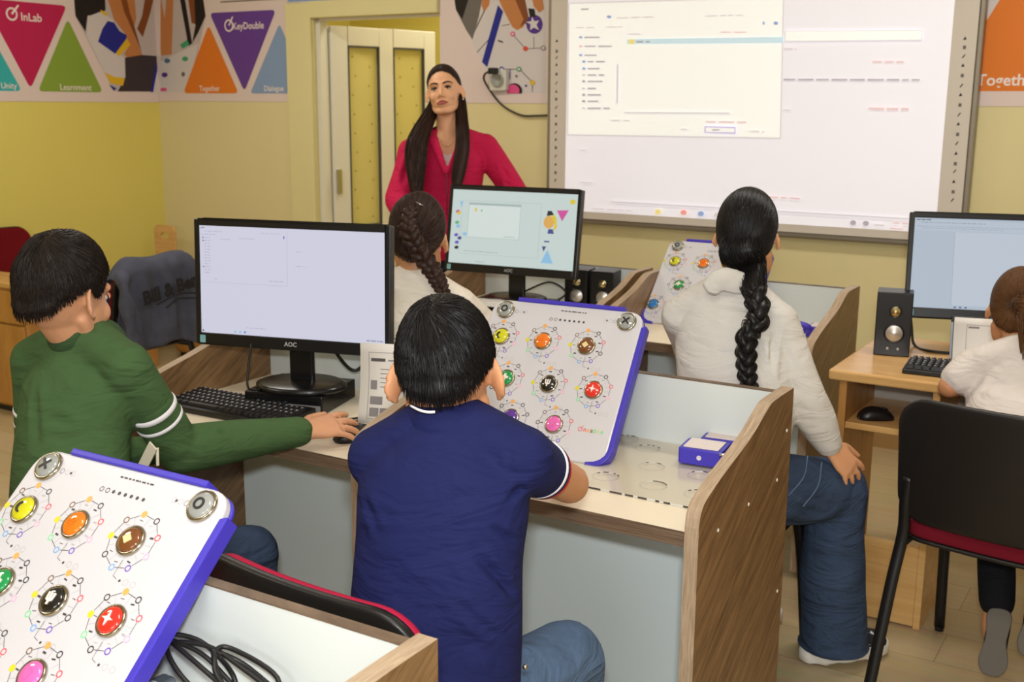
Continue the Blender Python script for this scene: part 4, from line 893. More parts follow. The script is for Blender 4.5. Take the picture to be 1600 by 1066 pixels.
# ------------------------------------------------------------------ computers
m_bez = mat('monitor_black', (22, 20, 21), 0.35); m_bezd = mat('monitor_stand_black', (20, 19, 20), 0.25)
m_gold = mat('speaker_cone_gold', (196, 180, 136), 0.2, metal=0.9); m_sil = mat('speaker_cone_silver', (200, 196, 188), 0.35, metal=0.7)
def monitor(label, pos, yaw, tilt, desk_z, scr, art, brand=None, stand='round'):
    """pos: centre of the panel face"""
    t = thing('monitor', label, 'monitor', (pos[0], pos[1], desk_z), yaw)
    W_, H_ = 0.545, 0.325; zc = pos[2]-desk_z
    MT = Matrix.Translation((0, 0, zc)) @ Matrix.Rotation(-tilt, 4, 'X')
    # local x right, z up, face at y=0 looking to -y
    cs = MB()
    outer = rrect(W_, H_, 0.006, 3); bx, bb, bt = 0.0135, 0.030, 0.0165
    cs.box((-W_/2, 0, -H_/2), (-W_/2+bx, 0.028, H_/2), M=MT).box((W_/2-bx, 0, -H_/2), (W_/2, 0.028, H_/2), M=MT)
    cs.box((-W_/2+bx, 0, -H_/2), (W_/2-bx, 0.028, -H_/2+bb), M=MT).box((-W_/2+bx, 0, H_/2-bt), (W_/2-bx, 0.028, H_/2), M=MT)
    cs.box((-W_/2+bx, 0.006, -H_/2+bb), (W_/2-bx, 0.028, H_/2-bt), M=MT)
    casing = cs.obj('casing', m_bez, t, bevel=0.0025)
    MB().add([(-0.2,0.0285,-0.12),(0.2,0.0285,-0.12),(0.2,0.0285,0.12),(-0.2,0.0285,0.12),(-0.12,0.055,-0.08),(0.12,0.055,-0.08),(0.12,0.055,0.08),(-0.12,0.055,0.08)], [(0,1,2,3),(4,7,6,5),(0,4,5,1),(1,5,6,2),(2,6,7,3),(3,7,4,0)], 0, False, MT).obj('rear_housing', m_bez, t, bevel=0.004)
    x0, x1, z0, z1 = -W_/2+bx, W_/2-bx, -H_/2+bb, H_/2-bt
    F = Flat(lambda u, v, l: tuple(MT @ Vector((x0+(x1-x0)*u, 0.0052-l*0.9, z0+(z1-z0)*v))))
    F.poly(scr, [(0,0),(1,0),(1,1),(0,1)]); art(F)
    F.mb.obj('screen', F.mats, t)
    if brand:
        b = MB(); add_text(b, brand, 0.016, MT @ frame_m((0.0, -0.0006, -H_/2+0.014), (1,0,0), (0,0,1)), 0, 0.0003); b.obj('logo', mat('logo_silver', (170, 170, 170), 0.4), casing)
    MB().prism([(-W_/2+0.012+p[0]+0.008, -H_/2+0.014+p[1]) for p in rrect(0.016, 0.020, 0.002)], 'y', -0.0008, 0.0002, M=MT).obj('energy_sticker', mat('sticker_blue', (130, 184, 190), 0.5), casing)
    zb = zc-H_/2
    MB().box((-0.034, 0.045, 0.012), (0.034, 0.063, zb+0.10)).obj('stand_neck', m_bezd, t, bevel=0.006)
    if stand == 'round':
        MB().lathe([(0.118, 0.0), (0.122, 0.004), (0.121, 0.012), (0.110, 0.0165), (0.02, 0.0185)], 48, M=Matrix.Translation((0, 0.045, 0)) @ Matrix.Scale(0.80, 4, (0,1,0))).obj('stand_base', m_bezd, t)
    return t
for n_, c in {'lav': (208,208,226), 'lav_line': (186,184,202), 'lav_dark': (150,150,172), 'mint': (198,212,208), 'mint_line': (166,182,180), 'mint_lt': (212,222,218), 'slate': (174,186,200), 'slate_line': (152,164,180), 'slate_lt': (186,196,208), 'sky': (140,190,224), 'mag': (206,84,156), 'yel': (218,196,60), 'skin': (222,170,90), 'navy': (70,80,140), 'grn': (100,180,120), 'blk': (40,44,50), 'vio': (110,90,190), 'blu': (70,130,210)}.items():
    PRN['scr_'+n_] = mat('screen_'+n_, c, 0.4, spec=0.2, emit=0.95)
    b_ = PRN['scr_'+n_].node_tree.nodes['Principled BSDF']; b_.inputs['Base Color'].default_value = (0.02, 0.02, 0.02, 1)
def words(F, name, u, v, u1, h, seed):
    rn = random.Random(seed)
    while u < u1:
        w_ = min(rn.uniform(0.008, 0.03), u1-u); F.poly(name, [(u, v), (u+w_, v), (u+w_, v+h), (u, v+h)], 6); u += w_+0.005
def box4(F, name, u0, v0, u1, v1, lv=3): F.poly(name, [(u0,v0),(u1,v0),(u1,v1),(u0,v1)], lv)
def art_dialog(F):
    box4(F, 'scr_lav_line', 0.0, 0.475, 0.48, 0.478); box4(F, 'scr_lav_line', 0.48, 0.475, 0.482, 0.97)
    words(F, 'scr_lav_line', 0.03, 0.945, 0.13, 0.008, 1); words(F, 'scr_lav_dark', 0.008, 0.975, 0.03, 0.01, 2)
    words(F, 'scr_lav_line', 0.01, 0.915, 0.09, 0.008, 3); words(F, 'scr_lav_line', 0.12, 0.875, 0.17, 0.008, 4)
    for k in range(13):
        words(F, 'scr_lav_line', 0.025, 0.885-0.027*k, 0.06, 0.008, 10+k)
        if k in (0, 1, 10): F.poly('scr_navy', [(0.016, 0.883-0.027*k), (0.022, 0.883-0.027*k), (0.022, 0.894-0.027*k), (0.016, 0.894-0.027*k)], 6)
    box4(F, 'scr_vio', 0.461, 0.905, 0.467, 0.93); words(F, 'scr_lav_line', 0.22, 0.89, 0.31, 0.006, 33); words(F, 'scr_lav_line', 0.34, 0.945, 0.44, 0.006, 34)
    words(F, 'scr_lav_line', 0.38, 0.51, 0.46, 0.008, 35); words(F, 'scr_lav_line', 0.08, 0.505, 0.10, 0.008, 36); words(F, 'scr_lav_line', 0.53, 0.66, 0.58, 0.006, 37); words(F, 'scr_lav_line', 0.53, 0.79, 0.56, 0.006, 38)
    words(F, 'scr_lav_line', 0.25, 0.065, 0.36, 0.008, 39)
    for k, c in enumerate(('scr_sky', 'scr_sky', 'scr_blu')): box4(F, c, 0.185+0.027*k, 0.018, 0.196+0.027*k, 0.034)
    words(F, 'scr_lav_dark', 0.90, 0.02, 0.99, 0.012, 40); box4(F, 'scr_blk', 0.006, 0.012, 0.014, 0.026)
def art_wall(F):
    box4(F, 'scr_mint_line', 0.08, 0.13, 0.72, 0.86, 2); box4(F, 'scr_mint', 0.083, 0.135, 0.717, 0.855, 3)
    box4(F, 'scr_mint_line', 0.14, 0.36, 0.56, 0.83, 4); box4(F, 'scr_mint_lt', 0.143, 0.365, 0.557, 0.80, 5)
    box4(F, 'scr_yel', 0.19, 0.71, 0.205, 0.76, 6); box4(F, 'scr_grn', 0.24, 0.715, 0.25, 0.74, 6)
    words(F, 'scr_mint_line', 0.44, 0.385, 0.53, 0.012, 4)
    F.poly('scr_sky', [(0.06, 0.84), (0.09, 0.84), (0.075, 0.76)], 7)
    for k, (c, u, v) in enumerate((('scr_mag', .05, .70), ('scr_yel', .06, .68), ('scr_grn', .05, .55), ('scr_sky', .06, .50), ('scr_vio', .05, .38), ('scr_navy', .08, .34), ('scr_vio', .06, .28), ('scr_blk', .06, .21), ('scr_sky', .12, .40))):
        F.poly(c, [(u+0.02*math.cos(a), v+0.026*math.sin(a)) for a in (0.4, 1.5, 2.9, 4.0, 5.2)], 7)
    words(F, 'scr_mint_line', 0.12, 0.165, 0.40, 0.012, 9); words(F, 'scr_mint_line', 0.22, 0.03, 0.30, 0.012, 8)
    F.poly('scr_yel', [(0.955+0.022*math.cos(a*0.628), 0.90+0.034*math.sin(a*0.628)) for a in range(10)], 7)
    F.poly('scr_mag', [(0.84, 0.78), (0.93, 0.79), (0.885, 0.64)], 7)
    # a generic face with dark hair
    F.poly('scr_skin', [(0.785+0.042*math.cos(a*0.524), 0.62+0.085*math.sin(a*0.524)) for a in range(12)], 7); F.poly('scr_yel', [(0.76,0.72),(0.80,0.71),(0.83,0.6),(0.82,0.5),(0.85,0.56),(0.84,0.68),(0.80,0.76)], 8)
    F.poly('scr_blk', [(0.765, 0.70), (0.82, 0.72), (0.80, 0.77), (0.77, 0.77)], 9); F.poly('scr_navy', [(0.78, 0.47), (0.83, 0.47), (0.82, 0.53), (0.785, 0.53)], 9)
    F.poly('scr_sky', [(0.745, 0.08), (0.84, 0.08), (0.79, 0.26)], 7); F.poly('scr_navy', [(0.745, 0.30), (0.78, 0.30), (0.76, 0.23)], 8); box4(F, 'scr_navy', 0.76, 0.355, 0.80, 0.375, 8)
def art_doc(F):
    box4(F, 'scr_slate_lt', 0.0, 0.86, 1.0, 0.985, 2); words(F, 'scr_slate_line', 0.04, 0.945, 0.40, 0.010, 1); words(F, 'scr_slate_line', 0.02, 0.905, 0.9, 0.006, 2); words(F, 'scr_slate_line', 0.05, 0.885, 0.5, 0.006, 3)
    box4(F, 'scr_slate_lt', 0.235, 0.04, 0.96, 0.85, 3); box4(F, 'scr_slate_line', 0.233, 0.04, 0.235, 0.85, 3)
    for k in range(3): box4(F, 'scr_navy', 0.25+0.03*k, 0.012, 0.262+0.03*k, 0.028)
    words(F, 'scr_blk', 0.015, 0.975, 0.10, 0.008, 5); box4(F, 'scr_navy', 0.004, 0.012, 0.012, 0.026)
monitor('big black monitor nearest the camera, beside the green shirted boy', (-1.937, 2.100, 1.044), 0.266, 0.053, 0.7715, 'scr_lav', art_dialog, 'AOC')
monitor('black monitor with colourful wallpaper in the second row, below the standing woman', (-2.171, 3.556, 1.038), 0.101, 0.163, 0.7715, 'scr_mint', art_wall, 'AOC')
monitor('black monitor on the beech computer desk at the right edge', (-0.485, 3.649, 1.025), 0.277, 0.26, 0.7505, 'scr_slate', art_doc, 'AOC')
# small desktop computer lying flat under the nearest monitor
t = thing('desktop_computer', 'flat black desktop computer lying under the nearest monitor', 'computer', (-1.975, 2.165, 0.7205), 0.266)
MB().box((-0.105, -0.105, 0.0), (0.115, 0.10, 0.0505)).obj('case', m_bezd, t, bevel=0.003)
MB().box((-0.10, -0.1075, 0.004), (0.11, -0.1055, 0.026)).obj('front_panel', mat('computer_front_grey', (120, 118, 116), 0.5), t)
for x in (0.03, 0.05, 0.07): MB().box((x, -0.109, 0.012), (x+0.012, -0.1078, 0.018)).obj('usb_port', m_blk, t)
def keyboard(label, pos, rz, W_=0.44, D_=0.145):
    t = thing('keyboard', label, 'keyboard', pos, rz)
    MB().add([(-W_/2,-D_/2,0),(W_/2,-D_/2,0),(W_/2,D_/2,0),(-W_/2,D_/2,0),(-W_/2,-D_/2,0.014),(W_/2,-D_/2,0.014),(W_/2,D_/2,0.024),(-W_/2,D_/2,0.024)], [(3,2,1,0),(4,5,6,7),(0,1,5,4),(1,2,6,5),(2,3,7,6),(3,0,4,7)]).obj('case', m_bez, t, bevel=0.003)
    sl = 0.010/D_; sc = W_/0.44
    lg = mat('key_legend', (196, 196, 200), 0.5); km = mat('key_black', (30, 29, 31), 0.5)
    keys = []
    p = 0.0187*sc
    for r_ in range(6):
        y = D_/2-0.016-r_*0.0205; x = -W_/2+0.010
        for k in range(15 if r_ < 5 else 8):
            wk = p
            if r_ == 5: wk = (p*1.3, p*1.3, p*1.3, p*6.2, p*1.3, p*1.3, p*1.3, p)[k]
            keys.append((x, y, wk-0.0025)); x += wk
        x = -W_/2+0.010+p*15.35
        for k in range(3): keys.append((x+k*p, y, p-0.0025))
        x += p*3.25
        if r_ > 0:
            for k in range(4): keys.append((x+k*p, y, p-0.0025))
    for i, (x, y, wk) in enumerate(keys[:100]):
        zb = 0.0142+(y+D_/2)*sl; m2 = MB()
        m2.add([(x,y-0.008,zb),(x+wk,y-0.008,zb),(x+wk,y+0.008,zb+0.001),(x,y+0.008,zb+0.001),(x+0.002,y-0.006,zb+0.007),(x+wk-0.002,y-0.006,zb+0.007),(x+wk-0.002,y+0.0065,zb+0.0078),(x+0.002,y+0.0065,zb+0.0078)], [(4,5,6,7),(0,1,5,4),(1,2,6,5),(2,3,7,6),(3,0,4,7)])
        a = (i*37 % 5)*0.0004
        m2.add([(x+0.0035,y+0.0005,zb+0.0078),(x+0.0075+a,y+0.0005,zb+0.0078),(x+0.0075+a,y+0.005,zb+0.0080),(x+0.0035,y+0.005,zb+0.0080)], [(0,1,2,3)], 1)
        m2.obj('key', [km, lg], t)
    rest = MB()
    for x, y, wk in keys[100:]:
        zb = 0.0142+(y+D_/2)*sl
        rest.add([(x,y-0.008,zb),(x+wk,y-0.008,zb),(x+wk,y+0.008,zb+0.001),(x,y+0.008,zb+0.001),(x+0.002,y-0.006,zb+0.007),(x+wk-0.002,y-0.006,zb+0.007),(x+wk-0.002,y+0.0065,zb+0.0078),(x+0.002,y+0.0065,zb+0.0078)], [(4,5,6,7),(0,1,5,4),(1,2,6,5),(2,3,7,6),(3,0,4,7)])
    if rest.v: o = rest.obj('key', km, t); o['kind'] = 'stuff'
    return t
keyboard('black keyboard with white legends before the nearest monitor', (-2.045, 2.005, 0.7205), R(1.5), 0.40, 0.145)
keyboard('black keyboard on the beech desk beside the small girl', (-0.475, 3.335, 0.7505), R(3), 0.40, 0.135)
def mouse(label, pos, rz):
    t = thing('computer_mouse', label, 'mouse', pos, rz)
    b = MB(); n = 12; vs = []; fs = []
    prof = [(-0.052, 0.012, 0.010), (-0.044, 0.024, 0.022), (-0.025, 0.030, 0.034), (0.0, 0.030, 0.037), (0.025, 0.029, 0.031), (0.043, 0.025, 0.020), (0.052, 0.014, 0.010)]
    P_ = crom(prof, 3)
    for y, w_, h in P_:
        for k in range(n+1):
            a = math.pi*k/n; vs.append((w_*math.cos(a), y, h*math.sin(a)**0.7))
    for i in range(len(P_)-1):
        for k in range(n): fs.append((i*(n+1)+k, i*(n+1)+k+1, (i+1)*(n+1)+k+1, (i+1)*(n+1)+k))
        fs.append((i*(n+1), (i+1)*(n+1), (i+1)*(n+1)+n, i*(n+1)+n))
    fs.append(tuple(range(n+1))); fs.append(tuple((len(P_)-1)*(n+1)+k for k in range(n, -1, -1)))
    b.add(vs, fs, 0, True); b.obj('shell', m_bez, t)
    MB().tube([(0, 0.018, 0.033), (0, 0.034, 0.027)], 0.004, 8).obj('scroll_wheel', m_blk, t)
    return t
mouse('black mouse under the right hand of the green shirted boy', (-1.640, 1.985, 0.7205), R(-38))
mouse('black mouse lying on the shelf of the beech desk', (-0.745, 3.30, 0.5945), R(-60))
def speaker(label, pos, rz, group=None, h=0.17, w_=0.095, d=0.10, gold=True):
    t = thing('speaker', label, 'speaker', pos, rz, group)
    MB().box((-w_/2, 0, 0), (w_/2, d, h)).obj('cabinet', m_bez, t, bevel=0.003)
    for zc, r_, mm, nm in ((h*0.70, 0.0165, m_gold, 'tweeter'), (h*0.36, 0.026, m_sil, 'woofer')):
        TM = Matrix.Translation((0.004, -0.0005, zc)) @ Matrix.Rotation(R(90), 4, 'X')
        o = MB().lathe([(r_*1.18, 0), (r_*1.16, 0.004), (r_*1.02, 0.0045), (r_*0.95, 0.001)], 28, M=TM, cap=False).obj(nm, m_bezd, t)
        MB().lathe([(r_*0.95, 0.001), (r_*0.75, 0.0025), (r_*0.45, 0.006), (r_*0.2, 0.0075), (0.0003, 0.008)], 28, M=TM, cap=False).obj('cone', mm, o)
    for x in (-0.012, 0.018): MB().lathe([(0.004, 0), (0.004, 0.006)], 12, M=Matrix.Translation((x, 0, h*0.12)) @ Matrix.Rotation(R(90), 4, 'X')).obj('knob', m_sil, t)
    return t
speaker('black loudspeaker standing on the beech desk beside the right monitor', (-0.752, 3.475, 0.7505), R(12), h=0.197, w_=0.105)
speaker('black loudspeaker next to the wallpaper monitor, left one of the pair', (-2.012, 3.775, 0.7205), R(8), h=0.158, w_=0.092)
speaker('black loudspeaker nearest the desk divider, right one of the pair', (-1.906, 3.785, 0.7205), R(8), h=0.158, w_=0.092)

# ------------------------------------------------------------------ leads
m_cab = mat('black_lead', (22, 20, 20), 0.45)
def lead(label, pts, r=0.0028, n=8, cat='cable', name='cable'):
    return props(MB().tube(crom(pts, n), r, 8).obj(name, m_cab), label, cat)
lead('black lead running from the nearest keyboard towards the desk back', [(-1.845, 2.01, 0.735), (-1.82, 2.03, 0.724), (-1.76, 2.10, 0.7235), (-1.72, 2.19, 0.7235), (-1.735, 2.25, 0.7235), (-1.80, 2.25, 0.7235), (-1.86, 2.28, 0.724), (-1.84, 2.34, 0.724)])
lead('black lead of the mouse under the boy\'s hand', [(-1.606, 2.028, 0.7275), (-1.615, 2.06, 0.7245), (-1.66, 2.08, 0.7235), (-1.73, 2.09, 0.7235), (-1.70, 2.17, 0.7235), (-1.66, 2.22, 0.7235), (-1.70, 2.29, 0.724), (-1.78, 2.33, 0.7235)])
pts = []
for k in range(30):
    a = k*0.93; pts.append((-1.80+0.055*math.cos(a)*(1+0.3*math.sin(k)), 2.285+0.035*math.sin(a)+0.008*math.sin(k*1.7), 0.726+0.012*(k % 5)+0.006*math.sin(k)))
lead('tangled coil of black leads on the desk behind the nearest monitor', pts, 0.0032, 5)
lead('black lead hanging from the nearest monitor to the desk', [(-2.03, 2.05, 0.895), (-2.03, 2.035, 0.83), (-2.02, 2.028, 0.78), (-2.0, 2.10, 0.775)], 0.003)
lead('thick black monitor lead drooping to the desk divider', [(-1.915, 2.20, 0.90), (-1.88, 2.27, 0.80), (-1.82, 2.30, 0.845), (-1.72, 2.325, 0.80), (-1.60, 2.335, 0.775), (-1.56, 2.34, 0.760), (-1.58, 2.335, 0.726)], 0.0048)
pts = []
for k in range(30):
    a = k*0.98; rr = 0.046+0.020*math.sin(k*1.31)
    pts.append((-0.975+rr*1.5*math.cos(a)+0.028*math.sin(k*0.37), 0.916+rr*0.44*math.sin(a), 0.729+0.092*abs(math.sin(k*0.47+0.4))))
lead('tangled coil of black lead on the nearest desk at the bottom of the picture', pts, 0.0034, 7)
lead('black leads behind the wallpaper monitor running to the loudspeakers', [(-2.16, 3.64, 0.80), (-2.10, 3.72, 0.83), (-2.04, 3.74, 0.80), (-2.08, 3.78, 0.76), (-2.16, 3.74, 0.725), (-2.10, 3.68, 0.7245), (-2.02, 3.73, 0.7245), (-1.97, 3.80, 0.7245)], 0.004)
lead('black lead drooping behind the right monitor to the beech desk', [(-0.74, 3.70, 1.10), (-0.765, 3.72, 0.95), (-0.745, 3.71, 0.80), (-0.72, 3.66, 0.754), (-0.66, 3.60, 0.754), (-0.56, 3.62, 0.754), (-0.50, 3.60, 0.77)], 0.0045)
pts = [(-0.53+0.035*math.cos(k*1.1), 3.60+0.025*math.sin(k*1.1), 0.757+0.006*(k % 6)) for k in range(18)]
lead('black bundle of leads under the right monitor on the beech desk', pts, 0.006, 5)

# ------------------------------------------------------------------ papers
m_pap = mat('paper_white', (226, 220, 214), 0.7); m_ink = mat('toner_grey', (128, 122, 122), 0.7); m_ink2 = mat('toner_dark', (84, 78, 78), 0.7)
def paper(label, M_, w_, h, marks, thick=0.0008):
    mb = MB()
    n = 8; vs = []; fs = []
    for s in (0, 1):
        for i in range(n+1):
            for j in range(2):
                u = i/n; vs.append((w_*j, h*u, -0.010*math.sin(u*math.pi)*1.0 + thick*s))
    I = lambda i, j, s: s*2*(n+1)+i*2+j
    for i in range(n):
        fs += [(I(i,0,1), I(i,1,1), I(i+1,1,1), I(i+1,0,1)), (I(i,0,0), I(i+1,0,0), I(i+1,1,0), I(i,1,0)), (I(i,0,0), I(i,0,1), I(i+1,0,1), I(i+1,0,0)), (I(i,1,0), I(i+1,1,0), I(i+1,1,1), I(i,1,1))]
    fs += [(I(0,0,0), I(0,1,0), I(0,1,1), I(0,0,1)), (I(n,0,0), I(n,0,1), I(n,1,1), I(n,1,0))]
    mb.add(vs, fs, 0, True, M_)
    for x0, y0, x1, y1, m_ in marks:
        k = max(1, int((y1-y0)/h*n*2))
        for q in range(k):
            ya, yb = y0+(y1-y0)*q/k, y0+(y1-y0)*(q+1)/k
            zz = lambda y: -0.010*math.sin(y/h*math.pi)+thick+0.0005
            mb.add([(x0,ya,zz(ya)),(x1,ya,zz(ya)),(x1,yb,zz(yb)),(x0,yb,zz(yb))], [(0,1,2,3)], m_, False, M_)
    return props(mb.obj('paper_sheet', [m_pap, m_ink, m_ink2]), label, 'paper')
def rectmarks(x0, y0, x1, y1, t_=0.0012): return [(x0,y0,x1,y0+t_,1),(x0,y1-t_,x1,y1,1),(x0,y0,x0+t_,y1,1),(x1-t_,y0,x1,y1,1)]
mk = rectmarks(0.022, 0.012, 0.17, 0.178) + [(0.028,0.155,0.065,0.163,2),(0.072,0.157,0.16,0.160,1),(0.028,0.085,0.044,0.108,1),(0.028,0.048,0.060,0.068,1),(0.028,0.018,0.052,0.040,1),(0.055,0.018,0.085,0.040,1)] + [(0.052,0.135-0.011*k,0.15-0.013*(k % 3),0.137-0.011*k,1) for k in range(5)]
u_ = Vector((0.0, 0.17, 0.98)).normalized(); r_ = Vector((0.94, 0.33, 0)).normalized()
paper('printed form propped upright beside the head of the navy shirted boy', frame_m((-1.718, 2.088, 0.7235), r_, (u_ - r_*u_.dot(r_))), 0.175, 0.20, mk)
mk = [(0.02,0.135-0.012*k,0.17-0.02*(k % 3),0.137-0.012*k,1) for k in range(6)] + [(0.12,0.015,0.18,0.05,2)]
paper('printed sheet lying on the second row desk before the wallpaper monitor', frame_m((-2.325, 3.325, 0.7835), (0.985, 0.17, 0), (-0.17, 0.985, 0)), 0.21, 0.155, mk)
u_ = Vector((0, 0.35, 0.94)); r_ = Vector((0.97, 0.25, 0)).normalized()
paper('white printed sheet propped up before the small girl on the beech desk', frame_m((-0.565, 3.425, 0.7545), r_, (u_ - r_*u_.dot(r_))), 0.21, 0.145, rectmarks(0.035, 0.02, 0.18, 0.125) + [(0.04,0.115,0.07,0.12,1)])
t = thing('tablet_case', 'dark tablet case carrying the propped sheet on the beech desk', 'tablet case', (-0.577, 3.443, 0.7505))
MB().box((0, 0, 0), (0.16, 0.006, 0.15), M=Matrix.Rotation(R(14.5), 4, 'Z') @ Matrix.Rotation(R(-20), 4, 'X')).obj('cover', m_bez, t, bevel=0.002)
MB().box((0.0, -0.0015, 0.02), (0.006, -0.0002, 0.13), M=Matrix.Rotation(R(14.5), 4, 'Z') @ Matrix.Rotation(R(-20), 4, 'X')).obj('strap', mat('strap_grey', (150, 156, 170), 0.5), t)
# black folder behind the sheet of the second row
t = thing('desktop_computer', 'flat black desktop computer under the wallpaper monitor in the second row', 'computer', (-2.20, 3.54, 0.7205), 0.101)
MB().box((-0.125, -0.15, 0.0), (0.175, 0.15, 0.0505)).obj('case', m_bezd, t, bevel=0.003)
MB().box((-0.12, -0.1525, 0.004), (0.17, -0.1505, 0.026)).obj('front_panel', MATS['computer_front_grey'], t)

# ------------------------------------------------------------------ clear trays with ring wells
def clear_mat():
    m = bpy.data.materials.new('clear_acrylic'); m.use_nodes = True; nt = m.node_tree; nt.nodes.remove(nt.nodes['Principled BSDF'])
    tr = nt.nodes.new('ShaderNodeBsdfTransparent'); tr.inputs[0].default_value = (0.965, 0.97, 0.97, 1)
    gl = nt.nodes.new('ShaderNodeBsdfGlossy'); gl.inputs['Roughness'].default_value = 0.06
    fr_ = nt.nodes.new('ShaderNodeLayerWeight'); fr_.inputs[0].default_value = 0.35
    ml = nt.nodes.new('ShaderNodeMath'); ml.operation = 'MULTIPLY'; ml.inputs[1].default_value = 0.22; nt.links.new(fr_.outputs['Facing'], ml.inputs[0])
    mx = nt.nodes.new('ShaderNodeMixShader'); nt.links.new(ml.outputs[0], mx.inputs[0]); nt.links.new(tr.outputs[0], mx.inputs[1]); nt.links.new(gl.outputs[0], mx.inputs[2])
    nt.links.new(mx.outputs[0], nt.nodes['Material Output'].inputs[0]); return m
m_clear = clear_mat(); m_cedge = mat('acrylic_edge', (206, 204, 196), 0.15); m_cdark = mat('acrylic_dark_edge', (70, 62, 58), 0.25)  # pale glints and dark bits of the clear edges, painted as colour
def tray(label, x0, y0, x1, y1, z, wells):
    t = thing('clear_tray', label, 'tray', ((x0+x1)/2, (y0+y1)/2, z))
    cx, cy = (x0+x1)/2, (y0+y1)/2
    MB().box((x0-cx, y0-cy, 0.0005), (x1-cx, y1-cy, 0.0035)).obj('sheet', m_clear, t)
    e = MB().box((x0-cx, y0-cy-0.0012, 0.0003), (x1-cx, y0-cy-0.0002, 0.0040))
    x = x0-cx
    rn = random.Random(5)
    while x < x1-cx-0.03:
        w_ = rn.uniform(0.008, 0.03); e.box((x, y0-cy-0.0018, 0.0003), (x+w_, y0-cy-0.0013, 0.0042), 1); x += w_+rn.uniform(0.004, 0.03)
    e.obj('front_edge', [m_cedge, m_cdark], t)
    for i, (wx, wy) in enumerate(wells):
        w = MB(); n = 28; r0, r1 = 0.027, 0.0292; rn = random.Random(i)
        for k in range(n):
            a, b = 2*math.pi*k/n, 2*math.pi*(k+1)/n
            mi = 2 if not (0.6 < a < 2.6) else (1 if rn.random() < 0.45 else 0)
            ps = [(q*math.cos(c)+wx-cx, q*math.sin(c)+wy-cy, zz) for c in (a, b) for q, zz in ((r0, .0036), (r1, .0036), (r1, .0048), (r0, .0048))]
            w.add(ps, [(0,1,5,4),(1,2,6,5),(2,3,7,6),(3,0,4,7)], mi, False)
        w.obj('ring_well', [m_cedge, m_cdark, m_clear], t)
    return t
tray('clear tray with ring wells on the desk beside the upright board', -1.19, 1.975, -0.755, 2.355, 0.7205, [(-1.095, 2.325), (-1.02, 2.28), (-0.957, 2.165), (-1.012, 2.05), (-0.902, 2.052), (-1.075, 2.16), (-0.842, 2.165), (-0.802, 2.05)])
tray('clear tray with ring wells on the desk nearest the camera', -1.20, 0.56, -0.74, 0.955, 0.7205, [(-1.13, 0.90), (-1.05, 0.84), (-1.13, 0.78), (-0.95, 0.84), (-0.86, 0.90)])
tray('clear tray with ring wells on the desk before the white blouse girl', -1.40, 3.50, -1.02, 3.85, 0.7205, [(-1.08, 3.60), (-1.16, 3.66), (-1.07, 3.74)])

# ------------------------------------------------------------------ small purple devices
def purple_box(label, pos, rz, group=None, jack=True):
    t = thing('purple_sensor_box', label, 'device', pos, rz, group)
    MB().prism(rrect(0.098, 0.088, 0.010), 'z', 0, 0.036).obj('shell', m_pur, t, bevel=0.003)
    MB().prism(rrect(0.080, 0.070, 0.004), 'z', 0.0362, 0.0385).obj('lid_plate', mat('lid_white', (226, 212, 206), 0.45), t, bevel=0.001)
    if jack: MB().lathe([(0.0055, 0), (0.0055, 0.0015), (0.003, 0.0015), (0.003, 0.0005)], 16, M=Matrix.Translation((0.0, -0.0441, 0.018)) @ Matrix.Rotation(R(90), 4, 'X')).obj('socket', mat('socket_ring_white', (220, 214, 220), 0.4), t)
    return t
purple_box('purple box with white lid, nearer one on the clear tray', (-0.876, 2.268, 0.7245), R(6))
purple_box('purple box with white lid standing behind the other purple box', (-0.862, 2.362-0.0, 0.7245), R(6), None, False)
t = thing('plug_adapter', 'rounded black adapter with silver plugs beside the purple boxes', 'adapter', (-0.785, 2.25, 0.7245), R(20))
MB().ell((0, 0.02, 0.028), (0.026, 0.048, 0.026), 20, 12).obj('adapter_body', m_blk, t)
for z in (0.018, 0.036): MB().tube([(-0.024, -0.01, z), (-0.046, -0.018, z)], 0.003, 10).obj('plug', MATS['steel'], t)
t = thing('toy_claw', 'purple plastic claw piece with a blue ball on the far desk', 'toy', (-1.095, 3.665, 0.7245), R(20))
MB().tube(crom([(-0.05, 0, 0.012), (-0.02, 0.01, 0.02), (0.03, 0.0, 0.045), (-0.01, 0.0, 0.06), (-0.06, 0.0, 0.062)], 5), (0.012, 0.009), 10).obj('claw', m_pur, t)
MB().ell((-0.045, -0.02, 0.02), (0.018, 0.018, 0.018)).obj('ball', mat('ball_blue', (96, 176, 206), 0.4), t)
purple_box('purple box lying beside the claw piece on the far desk', (-1.053, 3.79, 0.7245), R(0), None, False)
t = thing('power_strip', 'small grey strip with slots on the nearest desk at the bottom', 'strip', (-1.125, 0.880, 0.7245), R(88))
MB().box((-0.075, -0.014, 0), (0.075, 0.014, 0.012)).obj('strip_body', mat('strip_dark_grey', (92, 98, 106), 0.45), t, bevel=0.005)
for x in (-0.04, -0.015, 0.01, 0.035): MB().box((x, -0.006, 0.0122), (x+0.014, 0.006, 0.0135)).obj('slot', mat('slot_white', (220, 220, 220), 0.5), t)

